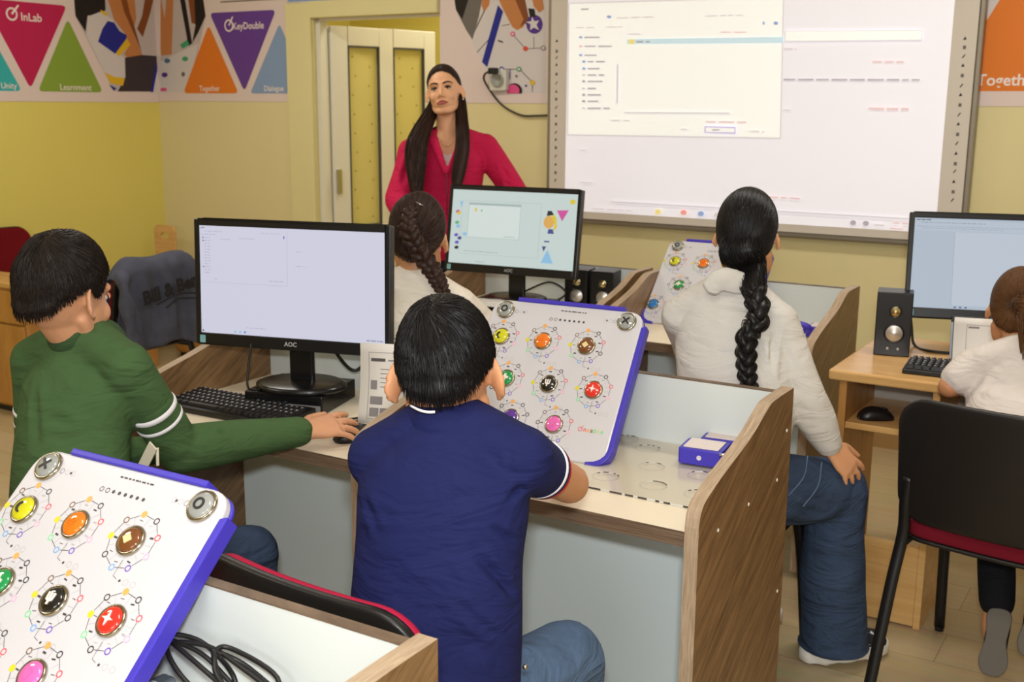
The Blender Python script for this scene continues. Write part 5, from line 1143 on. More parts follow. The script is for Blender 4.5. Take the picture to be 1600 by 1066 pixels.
# ------------------------------------------------------------------ back of the small wooden chair; chair with the denim jacket
t = bpy.data.objects['wooden_chair']
hole = [(0.033*math.cos(R(a)), 0.245+0.020*math.sin(R(a))) for a in range(0, 360, 20)]
bk = MB(); out = round_poly([(-0.085, -0.26), (0.085, -0.26), (0.09, 0.31), (-0.09, 0.31)], 0.045, 6)
def holed(mb, out, hole, y0, y1):
    # ring of quads between the outline and the hand hole, both resampled by angle
    c = (0.0, 0.245); N = 72
    def at(poly, a):
        d = Vector((math.cos(a), math.sin(a))); best = None
        for i in range(len(poly)):
            p, q = Vector(poly[i])-Vector(c), Vector(poly[(i+1) % len(poly)])-Vector(c)
            e = q-p; den = d.x*e.y-d.y*e.x
            if abs(den) < 1e-9: continue
            t_ = (p.x*e.y-p.y*e.x)/den; s_ = (p.x*d.y-p.y*d.x)/den
            if t_ > 0 and -1e-6 <= s_ <= 1+1e-6 and (best is None or t_ > best): best = t_
        return (c[0]+d.x*best, c[1]+d.y*best)
    O_ = [at(out, 2*math.pi*k/N) for k in range(N)]; I_ = [at(hole, 2*math.pi*k/N) for k in range(N)]
    vs = [(p[0], y0, p[1]) for p in O_] + [(p[0], y0, p[1]) for p in I_] + [(p[0], y1, p[1]) for p in O_] + [(p[0], y1, p[1]) for p in I_]
    fs = []
    for k in range(N):
        k2 = (k+1) % N
        fs += [(k, k2, N+k2, N+k), (2*N+k, 3*N+k, 3*N+k2, 2*N+k2), (k, 2*N+k, 2*N+k2, k2), (N+k, N+k2, 3*N+k2, 3*N+k)]
    mb.add(vs, fs)
holed(bk, out, hole, -0.009, 0.009)
bk.v = [(x, y, z+0.45) for x, y, z in bk.v]
bk.obj('backrest', m_bee, t, bevel=0.002)
MB().box((-0.16, -0.31, 0.27), (0.16, -0.012, 0.29)).obj('seat', m_bee, t, bevel=0.004)
for x in (-0.14, 0.11):
    for y in (-0.30, -0.045): MB().box((x, y, 0), (x+0.03, y+0.03, 0.2695)).obj('leg', m_bee, t, bevel=0.003)
MB().box((-0.085, -0.0092, 0.17), (0.085, 0.0092, 0.189)).obj('back_rail', m_bee, t)
jc = make_chair('black chair wearing the denim jacket, near the left wall', m_dred, (-4.10, 3.33, 0), R(90))
m_den = mat('washed_denim', (82, 84, 98), 0.9, spec=0.15, noise_amt=0.34, noise_scale=20, bump=0.4, bump_scale=420)
jt = thing('denim_jacket', 'grey blue denim jacket with dark print, hung over a chair back', 'jacket', (-4.10, 3.33, 0), R(90))
def jack_fn(u, v):
    # drapes over the chair back: rear hem, up over the top edge, down the front
    x = (u-0.5)*(0.50+0.03*math.sin(v*9)); s = v*2-1
    top = 0.846-1.1*max(0, abs(u-0.5)-0.33)**1.5+0.006*math.sin(u*11)
    dz = (abs(s)**1.15)*(0.40 if s > 0 else 0.26)*(1+0.06*math.sin(u*7+1)+(0.05*(u-0.5) if s > 0 else 0))
    y = -0.262-0.16*(0.0-dz)*0.55 - math.copysign(min(1, abs(s)*7)**0.6*0.040, s) - (0.012*math.sin(u*19+v*5)+0.008*math.sin(u*31-v*11))*min(1, abs(s)*2)*(1 if s > 0 else 0.3) - (0.035*min(1, dz/0.3) if s > 0 else -0.02)
    return (x, y, top-dz), Vector((0, -s if abs(s) > .15 else 0, 1 if abs(s) <= .15 else 0.1)).normalized()
vs, fs = sheet_from(jack_fn, 48, 48, 0.004)
MB().add(vs, fs, 0, True).obj('jacket_body', m_den, jt)
for s in (-1, 1):
    MB().tube(crom([(s*0.225, -0.300, 0.80), (s*0.245, -0.335, 0.72), (s*0.235, -0.345, 0.58), (s*0.215, -0.335, 0.46)], 6), [(0.026+0.008*math.sin(k*0.9), 0.030+0.010*math.sin(k*0.35)) for k in range(19)], 14).obj('sleeve', m_den, jt)
pm = mat('jacket_print', (30, 28, 32), 0.8)
pj = MB()
add_text(pj, 'Bill & Benny', 0.078, frame_m((0.015, -0.362, 0.715), (1, 0, 0.16), (-0.16, 0, 1)), 0, 0.004)
for k in range(2): pj.tube(crom([(-0.10+0.05*k, -0.360, 0.655-0.022*k), (0.02, -0.362, 0.685-0.022*k), (0.13, -0.360, 0.672-0.022*k)], 6), (0.003, 0.004), 6)
pj.obj('back_print', pm, jt)
# ------------------------------------------------------------------ people: organic surfaces
def V(p): return Vector(p)
def rtube(mb, pts, radii, up=(0,1,0), n=6, seg=20):
    """smooth tapering limb with rounded ends; radii entries are r or (side, up)"""
    rr = [(r, r) if not isinstance(r, tuple) else r for r in radii]
    Q = crom([tuple(p)+tuple(r) for p, r in zip(pts, rr)], n) if len(pts) > 1 else [tuple(pts[0])+rr[0]]
    P_ = [Vector(q[:3]) for q in Q]; rad = [(max(q[3], 1e-3), max(q[4], 1e-3)) for q in Q]
    def cap(p, d, r):
        m_ = min(r); out = []
        for a in (30, 60, 82): out.append((p + d*(m_*math.sin(R(a))*0.9), (r[0]*math.cos(R(a)), r[1]*math.cos(R(a)))))
        return out
    d0 = (P_[0]-P_[1]).normalized(); d1 = (P_[-1]-P_[-2]).normalized()
    a, b = cap(P_[0], d0, rad[0]), cap(P_[-1], d1, rad[-1])
    pts2 = [q[0] for q in a[::-1]] + P_ + [q[0] for q in b]
    r2 = [q[1] for q in a[::-1]] + rad + [q[1] for q in b]
    mb.tube(pts2, r2, seg, 0, True, up); return mb
def organic(mb, voxel, smooth=4, fac=0.5):
    me = bpy.data.meshes.new('tmp'); me.from_pydata(mb.v, [], mb.f); me.update()
    o = bpy.data.objects.new('tmp', me); COL.objects.link(o)
    m1 = o.modifiers.new('r', 'REMESH'); m1.mode = 'VOXEL'; m1.voxel_size = voxel; m1.use_smooth_shade = True
    if smooth:
        m2 = o.modifiers.new('s', 'SMOOTH'); m2.factor = fac; m2.iterations = smooth
    dg = bpy.context.evaluated_depsgraph_get(); dg.update()
    out = bpy.data.meshes.new_from_object(o.evaluated_get(dg))
    bpy.data.objects.remove(o, do_unlink=True); bpy.data.meshes.remove(me)
    return out
def arr(me):
    co = np.empty(len(me.vertices)*3); me.vertices.foreach_get('co', co); no = np.empty(len(me.vertices)*3); me.vertices.foreach_get('normal', no)
    return co.reshape(-1, 3), no.reshape(-1, 3)
def put(me, co): me.vertices.foreach_set('co', co.ravel()); me.update()
def folds(me, creases=(), waves=0.0, freq=18.0, seed=0, direc=None):
    """cloth: drawn creases (a, b, width, depth) and soft random puckers"""
    co, no = arr(me); d = np.zeros(len(co))
    for a, b, w_, dep in creases:
        a, b = np.array(a), np.array(b); ab = b-a; L = np.linalg.norm(ab)
        t = np.clip(((co-a)@ab)/(L*L), 0, 1); dist = np.linalg.norm(co-(a+t[:, None]*ab), axis=1)
        env = np.sin(np.pi*np.clip(t*0.9+0.05, 0, 1))
        d -= 1.7*dep*env*np.exp(-(dist/w_)**2); d += 1.7*dep*0.55*env*np.exp(-((dist-2.0*w_)/w_)**2)
    if waves:
        rs = np.random.RandomState(seed)
        for k in range(9):
            v = rs.normal(size=3); v /= np.linalg.norm(v)
            if direc is not None: v = v*0.35+np.array(direc)*rs.choice([-1, 1])
            f = freq*(0.6+rs.rand()*1.2); ph = rs.rand()*6.28; v2 = rs.normal(size=3)*freq*0.35
            d += waves/3.0*np.sin(f*(co@v)+ph+1.4*np.sin(co@v2+ph*2))
    put(me, co + no*d[:, None])
def to_local(me, root):
    co, _ = arr(me); put(me, co-np.array(root.location))
def part(name, me, m, root, label=None):
    to_local(me, root); return link(name, me, m, root, True, label=label)
SKIN = {}
def skin(name, c): return mat('skin_'+name, c, 0.48, spec=0.4, sss=0.12, noise_amt=0.05, noise_scale=60, bump=0.08, bump_scale=500)
def hairmat(name, c, rough=0.34): return mat('hair_'+name, c, rough, spec=0.32, noise_amt=0.35, noise_scale=140)
def cloth(name, c, rough=0.85, bump=0.35, scale=900, amt=0.05, sheen=0.0, fold=0.45): return mat('cloth_'+name, c, rough, spec=0.2, noise_amt=amt, noise_scale=50, bump=bump, bump_scale=scale, sheen=sheen, fold=fold)
def head_frame(pos, rz, pitch=0.0, roll=0.0, s=1.0):
    """local x: the person's right, y: where the face looks, z: up; pitch<0 looks down"""
    return Matrix.Translation(pos) @ Matrix.Rotation(rz, 4, 'Z') @ Matrix.Rotation(pitch, 4, 'X') @ Matrix.Rotation(roll, 4, 'Y') @ Matrix.Scale(s, 4)
def add_head(mb, H, jaw=1.0, ear=1.0):
    T = MB()
    T.ell((0, -0.010, 0.022), (0.0715, 0.091, 0.098), 28, 18)
    T.ell((0, 0.022, -0.026), (0.0615, 0.0655, 0.083), 28, 18)
    rtube(T, [(0, 0.030, -0.080), (0, 0.056, -0.093), (0, 0.061, -0.096)], [(0.034*jaw, 0.026), (0.023*jaw, 0.019), (0.017*jaw, 0.014)], up=(0,0,1))
    for s in (-1, 1):
        rtube(T, [(s*0.056*jaw, -0.010, -0.040), (s*0.050*jaw, 0.018, -0.072), (s*0.030*jaw, 0.046, -0.092), (s*0.010, 0.060, -0.096)], [0.014, 0.016, 0.016, 0.014])
        T.ell((s*0.034, 0.058, -0.030), (0.024, 0.022, 0.026), 16, 12)
        T.ell((s*0.0115, 0.088, -0.036), (0.0085, 0.009, 0.0075), 12, 8)
        # ear: shell and rolled rim, flaring out behind
        E_ = Matrix.Translation((s*0.0735, -0.004, -0.006)) @ Matrix.Rotation(R(s*30), 4, 'Z') @ Matrix.Rotation(R(s*-10), 4, 'Y') @ Matrix.Rotation(R(-10), 4, 'X') @ Matrix.Scale(ear, 4)
        sh = MB().ell((s*0.001, -0.012, 0), (0.0050, 0.0165, 0.0275), 16, 12); T.add([E_ @ Vector(v) for v in sh.v], sh.f)
        rim = []
        for k in range(8):
            q = R(70+k*29); rim.append(E_ @ Vector((s*0.005, -0.012+0.0165*math.cos(q)*1.0, 0.0285*math.sin(q))))
        rtube(T, [tuple(p) for p in rim], [0.0040]*8, n=3, seg=8)
        lb = E_ @ Vector((s*0.002, -0.004, -0.027)); T.ell(tuple(lb), (0.0052, 0.0072, 0.0085), 10, 8)
    rtube(T, [(-0.048, 0.062, 0.022), (-0.024, 0.0765, 0.021), (0, 0.0785, 0.019), (0.024, 0.0765, 0.021), (0.048, 0.062, 0.022)], [0.009, 0.0105, 0.0105, 0.0105, 0.009])
    rtube(T, [(0, 0.080, 0.014), (0, 0.090, -0.010), (0, 0.1005, -0.033)], [0.0078, 0.0088, 0.0098])
    T.ell((0, 0.074, -0.064), (0.027, 0.0140, 0.019), 16, 10)
    mb.add([H @ Vector(v) for v in T.v], T.f); return mb
m_eyew = mat('eye_white', (196, 186, 178), 0.25); m_iris = mat('iris_dark', (44, 28, 20), 0.15)
def face(H, root, browmat, lipmat, skinm, lash=0.0016, lidm=None):
    Ri = root.location
    def fin(mb, name, m, parent=root):
        mb.v = [tuple((H @ Vector(v))-Ri) for v in mb.v]; return mb.obj(name, m, parent)
    for s in (-1, 1):
        e = MB().ell((s*0.0295, 0.0665, 0.0), (0.0135, 0.0112, 0.0086), 20, 14)
        ed = fin(e, 'eye', m_eyew)
        i = MB().ell((s*0.0290, 0.0725, 0.0005), (0.0068, 0.0062, 0.0072), 16, 10); fin(i, 'iris', m_iris, ed)
        lid = MB(); arc = [(s*(0.0295+0.0148*math.cos(R(a))), 0.0735+0.0052*math.sin(R(a)), -0.001+0.0090*math.sin(R(a))) for a in range(0, 181, 15)]
        lid.tube(arc, [0.0008+0.0028*math.sin(math.pi*k/12) for k in range(13)], 8); fin(lid, 'eyelid', lidm or skinm)
        la = MB(); arc = [(s*(0.0295+0.0148*math.cos(R(a))), 0.0745+0.0056*math.sin(R(a)), -0.0015+0.0066*math.sin(R(a))) for a in range(0, 181, 15)]
        la.tube(arc, [0.0006+lash*math.sin(math.pi*k/12)**0.5 for k in range(13)], 6); fin(la, 'eyelash', m_iris)
        br = MB().tube(crom([(s*0.011, 0.0890, 0.0185), (s*0.027, 0.0865, 0.0245), (s*0.042, 0.0765, 0.0250), (s*0.053, 0.066, 0.0195)], 4), [(0.0022, 0.0038)]*5+[(0.0022, 0.0038)]*4+[(0.002, 0.0028)]*3+[(0.0012, 0.0014)], 8, up=(0,0,1)); fin(br, 'eyebrow', browmat)
    up_ = MB().tube(crom([(-0.026, 0.0785, -0.0650), (-0.012, 0.0885, -0.0605), (-0.004, 0.0915, -0.0588), (0, 0.0913, -0.0598), (0.004, 0.0915, -0.0588), (0.012, 0.0885, -0.0605), (0.026, 0.0785, -0.0650)], 4), [0.0008]+[0.0012+0.0030*math.sin(math.pi*k/24)**0.7 for k in range(1, 24)]+[0.0008], 8); fin(up_, 'upper_lip', lipmat)
    lo_ = MB().tube(crom([(-0.025, 0.0785, -0.0655), (-0.010, 0.0880, -0.0695), (0, 0.0903, -0.0705), (0.010, 0.0880, -0.0695), (0.025, 0.0785, -0.0655)], 4), [0.0008]+[0.0012+0.0038*math.sin(math.pi*k/16)**0.7 for k in range(1, 16)]+[0.0008], 8); fin(lo_, 'lower_lip', lipmat)
def add_hand(mb, wrist, fwd, palm, s=1.0, curl=0.35, spread=0.16, side=1, thumb=0.9):
    """fwd: towards the knuckles, palm: where the palm faces; side=+1 right hand. five separate bent fingers"""
    f = V(fwd).normalized(); pn = V(palm); pn = (pn - f*pn.dot(f)).normalized(); sd = f.cross(pn)*(1 if side > 0 else -1)   # towards the thumb
    w_ = V(wrist); L = 0.078*s
    rtube(mb, [w_-f*0.02*s, w_+f*0.02*s, w_+f*L*0.6, w_+f*L*0.98], [(0.024*s, 0.018*s), (0.028*s, 0.016*s), (0.036*s, 0.014*s), (0.036*s, 0.011*s)], up=tuple(pn), seg=16)
    for k, (ln, r_) in enumerate(((0.066, 0.0082), (0.074, 0.0086), (0.069, 0.0082), (0.053, 0.0072))):
        off = (0.027-0.018*k)*s; base = w_+f*(L*(0.93-0.03*abs(k-1.2)))+sd*off
        a0 = spread*(1.35-k)*0.8; d = (f*math.cos(a0)+sd*math.sin(a0))
        c = curl*(0.85+0.15*k); pts = [base-d*0.012*s]; p = base; ang = c*0.35
        for q, part_ in enumerate((0.42, 0.32, 0.26)):
            dd = d*math.cos(ang)+pn*math.sin(ang); p = p+dd*(ln*part_*s); pts.append(p); ang += c*0.75
        pts.insert(1, base)
        rtube(mb, pts, [r_*s*1.05, r_*s*1.08, r_*s*1.0, r_*s*0.95, r_*s*0.78], up=tuple(pn), n=4, seg=10)
    tb = w_+f*(0.018*s)+sd*(0.024*s)+pn*0.004*s; d1 = (f*0.62+sd*0.75*thumb+pn*0.25).normalized(); d2 = (f*0.90+sd*0.38*thumb+pn*0.22).normalized()
    rtube(mb, [tb-d1*0.014*s, tb+d1*0.016*s, tb+d1*0.038*s, tb+d1*0.038*s+d2*0.028*s, tb+d1*0.038*s+d2*0.050*s], [0.0125*s, 0.0125*s, 0.0102*s, 0.0092*s, 0.0075*s], up=tuple(pn), n=4, seg=10)
def nails(): pass

# hair ------------------------------------------------------------------------------------------
HC, HR = Vector((0, -0.010, 0.022)), Vector((0.0715, 0.091, 0.098))
LIM_BOY = [(0, 91), (20, 104), (40, 72), (62, 60), (90, 56), (118, 60), (140, 72), (160, 104), (180, 91), (198, 97), (215, 109), (240, 124), (270, 128), (300, 124), (325, 109), (342, 97)]
LIM_GIRL = [(0, 98), (22, 94), (42, 76), (62, 62), (90, 54), (118, 62), (138, 76), (158, 94), (180, 98), (200, 118), (235, 132), (270, 138), (305, 132), (340, 118)]
def lim(tab, az):
    az = az % 360; t = tab + [(tab[0][0]+360, tab[0][1])]
    for (a, x), (b, y) in zip(t, t[1:]):
        if a <= az <= b:
            u = (az-a)/(b-a); u = u*u*(3-2*u); return x+(y-x)*u
    return tab[0][1]
def dirv(az, th): return Vector((math.sin(R(th))*math.cos(R(az)), math.sin(R(th))*math.sin(R(az)), math.cos(R(th))))
def surf(d, off=0.0):
    r = 1.0/math.sqrt((d.x/HR.x)**2+(d.y/HR.y)**2+(d.z/HR.z)**2)
    # nape: follow the neck instead of closing under the skull
    if d.z < -0.25: r = r*(1+0.45*(-d.z-0.25)*max(0.0, -d.y)**0.7)
    return HC + d*(r+off)
def hair_obj(name, H, root, m, tab, thick, strands, length, seed, gather=None, lump=0.0, topt=1.0, wid=0.0016, crown=(270, 28), swirl=0.5, extra=None, lift=0.003, label=None):
    rn = random.Random(seed); mb = MB()
    def toff(d, az, th):
        e = (lim(tab, az)-th)/13.0; e = max(0, min(1, e)); e = e*e*(3-2*e)
        top = 0.42+0.55*max(0, d.z)*topt + (0.25 if gather is None else 0)*max(0, d.z) + 0.35*max(0, -d.y)
        n_ = noise.noise(Vector((d.x*3.1, d.y*3.1, d.z*3.1+seed)))*lump
        return -0.004*(1-e) + e*(thick*top+n_) - 0.045*max(0.0, min(1.0, (th-lim(tab, az))/10.0))
    na, nt = 72, 44; vs = []; fs = []
    for i in range(nt+1):
        th = 0.5 + 149.0*i/nt
        for k in range(na):
            az = 360.0*k/na; d = dirv(az, th); vs.append(surf(d, toff(d, az, th)))
    for i in range(nt):
        for k in range(na):
            k2 = (k+1) % na; fs.append((i*na+k, (i+1)*na+k, (i+1)*na+k2, i*na+k2))
    fs.append(tuple(range(na))); fs.append(tuple(nt*na+k for k in range(na-1, -1, -1)))
    mb.add(vs, fs, 0, True)
    cd = dirv(*crown)
    for s in range(strands):
        az = rn.uniform(0, 360); L_ = lim(tab, az); th = math.degrees(math.acos(1-rn.random()*(1-math.cos(R(L_+2)))))
        if gather is not None and rn.random() < 0.35: th = L_-rn.uniform(-1, 6)
        d = dirv(az, th); p = []; st = 9; ln = length*rn.uniform(0.7, 1.25)
        o_ = toff(d, az, th)
        for k in range(st):
            base = gather if gather is not None else cd
            g = (base-d) if gather is not None else (d-base)
            g = g-d*g.dot(d)
            if g.length < 1e-3: g = Vector((rn.uniform(-1,1), rn.uniform(-1,1), 0))
            g.normalize()
            if gather is None:
                t_ = d.cross(g); dist = (d-base).length
                g = (g + t_*swirl*max(0.1, 1.1-dist) + Vector((0,0,-0.25 if d.z > 0.3 else -0.6))*0.6); g = (g-d*g.dot(d)).normalized()
            a_ = math.degrees(math.atan2(d.y, d.x)); t2 = math.degrees(math.acos(max(-1, min(1, d.z))))
            base_off = max(toff(d, a_, t2), o_*0.75 if gather is None else 0.001)
            if t2 > lim(tab, a_)+(3.5 if gather is None else 30)*rn.random(): break
            p.append(surf(d, base_off+0.0006+lift*(k/st)**2*rn.uniform(0.3, 1.0)))
            d = (d + g*(ln/st/0.095)).normalized()
            if gather is not None and d.dot(gather) > 0.985: break
        if len(p) < 3: continue
        w_ = wid*rn.uniform(0.6, 1.2); n_ = len(p)
        mb.tube(p, [max(0.0002, w_*(1-(k/(n_-1))**2*0.85)) for k in range(n_)], 3, 0, True)
    if extra: extra(mb)
    Ri = root.location
    mb.v = [tuple((H @ Vector(v))-Ri) for v in mb.v]
    return link(name, mb.mesh(name), m, root, True, label=label)
def lock(mb, pts, widths, strands=40, seed=1, up=(0,1,0), wid=0.0022, rooted=False):
    """a hanging mass of hair: solid core and many strands on it; widths (side, depth)"""
    rn = random.Random(seed); Q = crom([tuple(p)+tuple(w_) for p, w_ in zip(pts, widths)], 8)
    mb.tube([q[:3] for q in Q], [(q[3]*0.92, q[4]*0.92) for q in Q], 16, 0, True, up)
    P_ = [Vector(q[:3]) for q in Q]; n = len(P_)
    for s in range(strands):
        a = rn.uniform(0, 6.28); k0 = 0 if rooted else rn.randint(0, n//4); k1 = rn.randint(3*n//4, n-1); ph = rn.uniform(0, 6.28); rr = rn.uniform(0.9, 1.08); line = []
        for k in range(k0, k1+1):
            t = (P_[min(k+1, n-1)]-P_[max(k-1, 0)]).normalized(); u = Vector(up); u = (u-t*u.dot(t)).normalized(); sd = t.cross(u)
            a2 = a+0.25*math.sin(k*0.25+ph)
            line.append(P_[k]+sd*(Q[k][3]*rr*math.cos(a2))+u*(Q[k][4]*rr*math.sin(a2)))
        m_ = len(line); mb.tube(line, [max(0.0003, wid*rn.uniform(.7, 1.1)*(1-(k/m_)**4*0.8)) for k in range(m_)], 3, 0, True)
def braid(mb, pts, rad, periods, up=(0,1,0), seed=1, sub=10):
    """three-strand plait along pts; rad = overall half width along it"""
    rn = random.Random(seed); n = 40*periods//2
    Q = crom([tuple(p)+(r,) for p, r in zip(pts, rad)], 24); m = len(Q)
    def at(u):
        x = u*(m-1); i = min(int(x), m-2); f = x-i; return Vector(Q[i][:3])*(1-f)+Vector(Q[i+1][:3])*f, Q[i][3]*(1-f)+Q[i+1][3]*f
    for k in range(3):
        path = []; 
        for j in range(n+1):
            u = j/n; p, r = at(u); q, _ = at(min(1, u+0.01)); o_, _ = at(max(0, u-0.01)); t = (q-o_).normalized()
            uu = Vector(up); uu = (uu-t*uu.dot(t)).normalized(); sd = t.cross(uu); ph = 2*math.pi*(periods*u)+k*2*math.pi/3
            path.append((p+sd*(r*0.50*math.sin(ph))+uu*(r*0.30*math.sin(2*ph)), r, sd, uu))
        mb.tube([c[0] for c in path], [(c[1]*0.54, c[1]*0.40) for c in path], 12, 0, True, up)
        for s in range(sub):
            a = rn.uniform(0, 6.28); tw = rn.uniform(-0.5, 0.5); line = []
            for j, c in enumerate(path):
                a2 = a+tw*j*0.12; line.append(c[0]+c[2]*(c[1]*0.55*math.cos(a2))+c[3]*(c[1]*0.41*math.sin(a2)))
            mb.tube(line, 0.0014, 3, 0, True)
def eyeline(): pass
def shoe(mb_top, mb_sole, ankle, toe, s=1.0):
    a, t = V(ankle), V(toe); d = (t-a); d.z = 0; L = d.length; d.normalize(); 
    heel = a-d*0.045*s; z0 = a.z
    rtube(mb_top, [heel+V((0,0,0.01)), a+V((0,0,0.005)), a+d*(L*0.55)+V((0,0,-0.010)), a+d*(L*0.95)+V((0,0,-0.02))], [(0.034*s, 0.045*s), (0.038*s, 0.050*s), (0.043*s, 0.036*s), (0.036*s, 0.024*s)], up=(0,0,1))
    return heel, d
def pleg(mb, hip, knee, ankle, r=(0.075, 0.058, 0.045, 0.052, 0.036)):
    hip, knee, ankle = V(hip), V(knee), V(ankle)
    rtube(mb, [hip, hip.lerp(knee, 0.5), knee], [r[0], r[1]*1.08, r[2]*1.12])
    rtube(mb, [knee, knee.lerp(ankle, 0.35), ankle], [r[2]*1.08, r[3], r[4]])
m_lipn = mat('lip_natural', (178, 108, 98), 0.4); m_lipr = mat('lip_rose', (176, 84, 84), 0.35)
m_denim = mat('denim_blue', (82, 102, 130), 0.9, spec=0.15, noise_amt=0.30, noise_scale=16, bump=0.5, bump_scale=600, fold=0.7)
m_denim2 = mat('denim_dark', (58, 72, 96), 0.9, spec=0.15, noise_amt=0.25, noise_scale=14, bump=0.5, bump_scale=600, fold=0.7)
m_seam = mat('denim_seam', (86, 104, 132), 0.9)
hair_black = hairmat('black', (20, 17, 18), 0.38); hair_dbrown = hairmat('dark_brown', (34, 25, 20), 0.5); hair_brown = hairmat('brown', (98, 64, 36), 0.45); hair_choc = hairmat('chocolate', (50, 31, 24), 0.5)
# ------------------------------------------------------------------ the boy in the navy polo shirt
def lerp(a, b, t): return tuple(V(a).lerp(V(b), t))
def ring(name, c, axis, r, th, m, root, rx=None):
    ax = V(axis).normalized(); u = ax.orthogonal().normalized(); w_ = ax.cross(u)
    top_ = root
    while top_.parent: top_ = top_.parent
    pts = [V(c)-V(top_.location)+u*(r*math.cos(a))+w_*((rx or r)*math.sin(a)) for a in [2*math.pi*k/40 for k in range(40)]]
    return MB().tube(pts, (th*0.42, th), 8, 0, False, tuple(ax), None, True).obj(name, m, root)
def torso(mb, path, up, k=1.0): rtube(mb, [p for p, r in path], [(r[0]*k, r[1]*k) for p, r in path], up, 6, 28)
def shirt_mesh(tor, up, shoulders, sleeves, voxel=0.006, smooth=8):
    mb = MB(); torso(mb, tor, up)
    for a, b, r0, r1 in shoulders: rtube(mb, [a, lerp(a, b, .5), b], [r0, (r0+r1)/2, r1], n=4)
    for pts, rr in sleeves: rtube(mb, pts, rr, n=6, seg=22)
    return organic(mb, voxel, smooth)
sk_n = skin('boy_navy', (206, 146, 104))
pn = thing('person', 'boy in navy polo shirt and jeans seen from behind at the tactile board', 'person', (-0.95, 1.36, 0))
up = (-0.19, 0.98, 0)
hn = head_frame((-0.987, 1.424, 1.074), R(25), R(-12), R(-4), 0.97)
Sr, Sl = (-0.842, 1.408, 0.970), (-1.072, 1.357, 0.944)
Er, Wr = (-0.869, 1.622, 0.860), (-1.005, 1.835, 0.790)
El, Wl = (-1.190, 1.590, 0.840), (-1.165, 1.835, 0.790)
nb = (-0.966, 1.390, 1.010)
tor = [((-0.945,1.300,0.50), (0.150,0.112)), ((-0.942,1.303,0.62), (0.148,0.110)), ((-0.938, 1.317, 0.714), (0.140,0.100)), ((-0.949, 1.342, 0.819), (0.136,0.096)), ((-0.954, 1.363, 0.917), (0.138,0.092)), ((-0.960, 1.378, 0.969), (0.105,0.078)), (nb, (0.056,0.055))]
hips = [(-0.865,1.315,0.555), (-1.015,1.300,0.555)]; knees = [(-0.862,1.605,0.540), (-1.060,1.640,0.530)]; ank = [(-0.855,1.600,0.085), (-1.060,1.620,0.085)]
b = MB(); add_head(b, hn, 1.0, 1.15); rtube(b, [nb, lerp(nb, tuple(hn @ Vector((0,-.02,-.05))), .5), tuple(hn @ Vector((0,-.012,-.04)))], [0.050, 0.045, 0.048])
torso(b, tor, up, 0.84)
for S_, E_, W_, sd in ((Sr, Er, Wr, 1), (Sl, El, Wl, -1)):
    rtube(b, [S_, lerp(S_, E_, .5), E_], [0.040, 0.037, 0.034]); rtube(b, [E_, lerp(E_, W_, .35), W_], [0.034, 0.034, 0.023])
    add_hand(b, W_, (-0.25*sd, 0.95, -0.12), (0, 0, -1), 0.85, 0.45, 0.14, sd)
for h_, k_, a_ in zip(hips, knees, ank): pleg(b, h_, k_, a_, (0.062, 0.056, 0.045, 0.046, 0.032)); rtube(b, [a_, (a_[0], a_[1]+0.06, 0.045), (a_[0], a_[1]+0.13, 0.035)], [0.034, 0.034, 0.026])
part('body', organic(b, 0.005, 3), sk_n, pn)
me = shirt_mesh(tor, up, [(nb, Sr, 0.058, 0.052), (nb, Sl, 0.058, 0.052)], [([Sr, lerp(Sr, Er, .20), lerp(Sr, Er, .37)], [0.054, 0.050, 0.047]), ([Sl, lerp(Sl, El, .25), lerp(Sl, El, .5)], [0.054, 0.050, 0.046])], 0.0055, 10)
folds(me, [((-0.848, 1.288, 0.861), (-0.801, 1.342, 0.770), 0.007, 0.005), ((-0.870, 1.255, 0.877), (-0.813, 1.287, 0.769), 0.008, 0.004), ((-0.836, 1.304, 0.897), (-0.810, 1.357, 0.855), 0.006, 0.004), ((-0.869, 1.237, 0.805), (-0.788, 1.301, 0.719), 0.008, 0.005), ((-0.996, 1.203, 0.787), (-0.886, 1.211, 0.741), 0.009, 0.004), ((-0.821, 1.426, 0.965), (-0.825, 1.340, 0.918), 0.006, 0.004), ((-1.055, 1.273, 0.924), (-0.993, 1.248, 0.863), 0.008, 0.003), ((-0.832, 1.359, 1.011), (-0.818, 1.347, 0.927), 0.006, 0.003)], 0.0022, 13, 3)
polo = cloth('navy', (27, 32, 78), 0.8, 0.3, 1100, 0.04)
shn = part('polo_shirt', me, polo, pn)
ax = V(Er)-V(Sr); hem = lerp(Sr, Er, .475)
ring('sleeve_stripe', lerp(Sr, Er, .38), ax, 0.0465, 0.0045, mat('stripe_white', (226, 222, 224), 0.8), shn)
ring('sleeve_cuff', lerp(Sr, Er, .41), ax, 0.0460, 0.0058, polo, shn); ring('sleeve_stripe', lerp(Sr, Er, .445), ax, 0.0450, 0.0060, mat('stripe_red', (188, 24, 44), 0.8), shn)
axl = V(El)-V(Sl); ring('sleeve_stripe', lerp(Sl, El, .52), axl, 0.0440, 0.0045, MATS['stripe_white'], shn); ring('sleeve_stripe', lerp(Sl, El, .57), axl, 0.0430, 0.005, MATS['stripe_red'], shn)
cax = V(tuple(hn @ Vector((0,-.02,-.06))))-V(nb)
cl = MB(); rtube(cl, [V(nb)+cax*-0.25, V(nb)+cax*0.32], [(0.066, 0.062), (0.060, 0.056)], up, 3, 24)
part('collar', organic(cl, 0.005, 4), polo, pn)
cs_ = MB().tube(crom([(-0.988, 1.327, 1.050), (-0.965, 1.317, 1.049), (-0.949, 1.317, 1.048), (-0.938, 1.321, 1.049)], 5), (0.0015, 0.0022), 8, up=(0, 0, 1))
cs_.v = [tuple(V(v)-V(pn.location)) for v in cs_.v]; cs_.obj('collar_stripe', MATS['stripe_white'], pn)
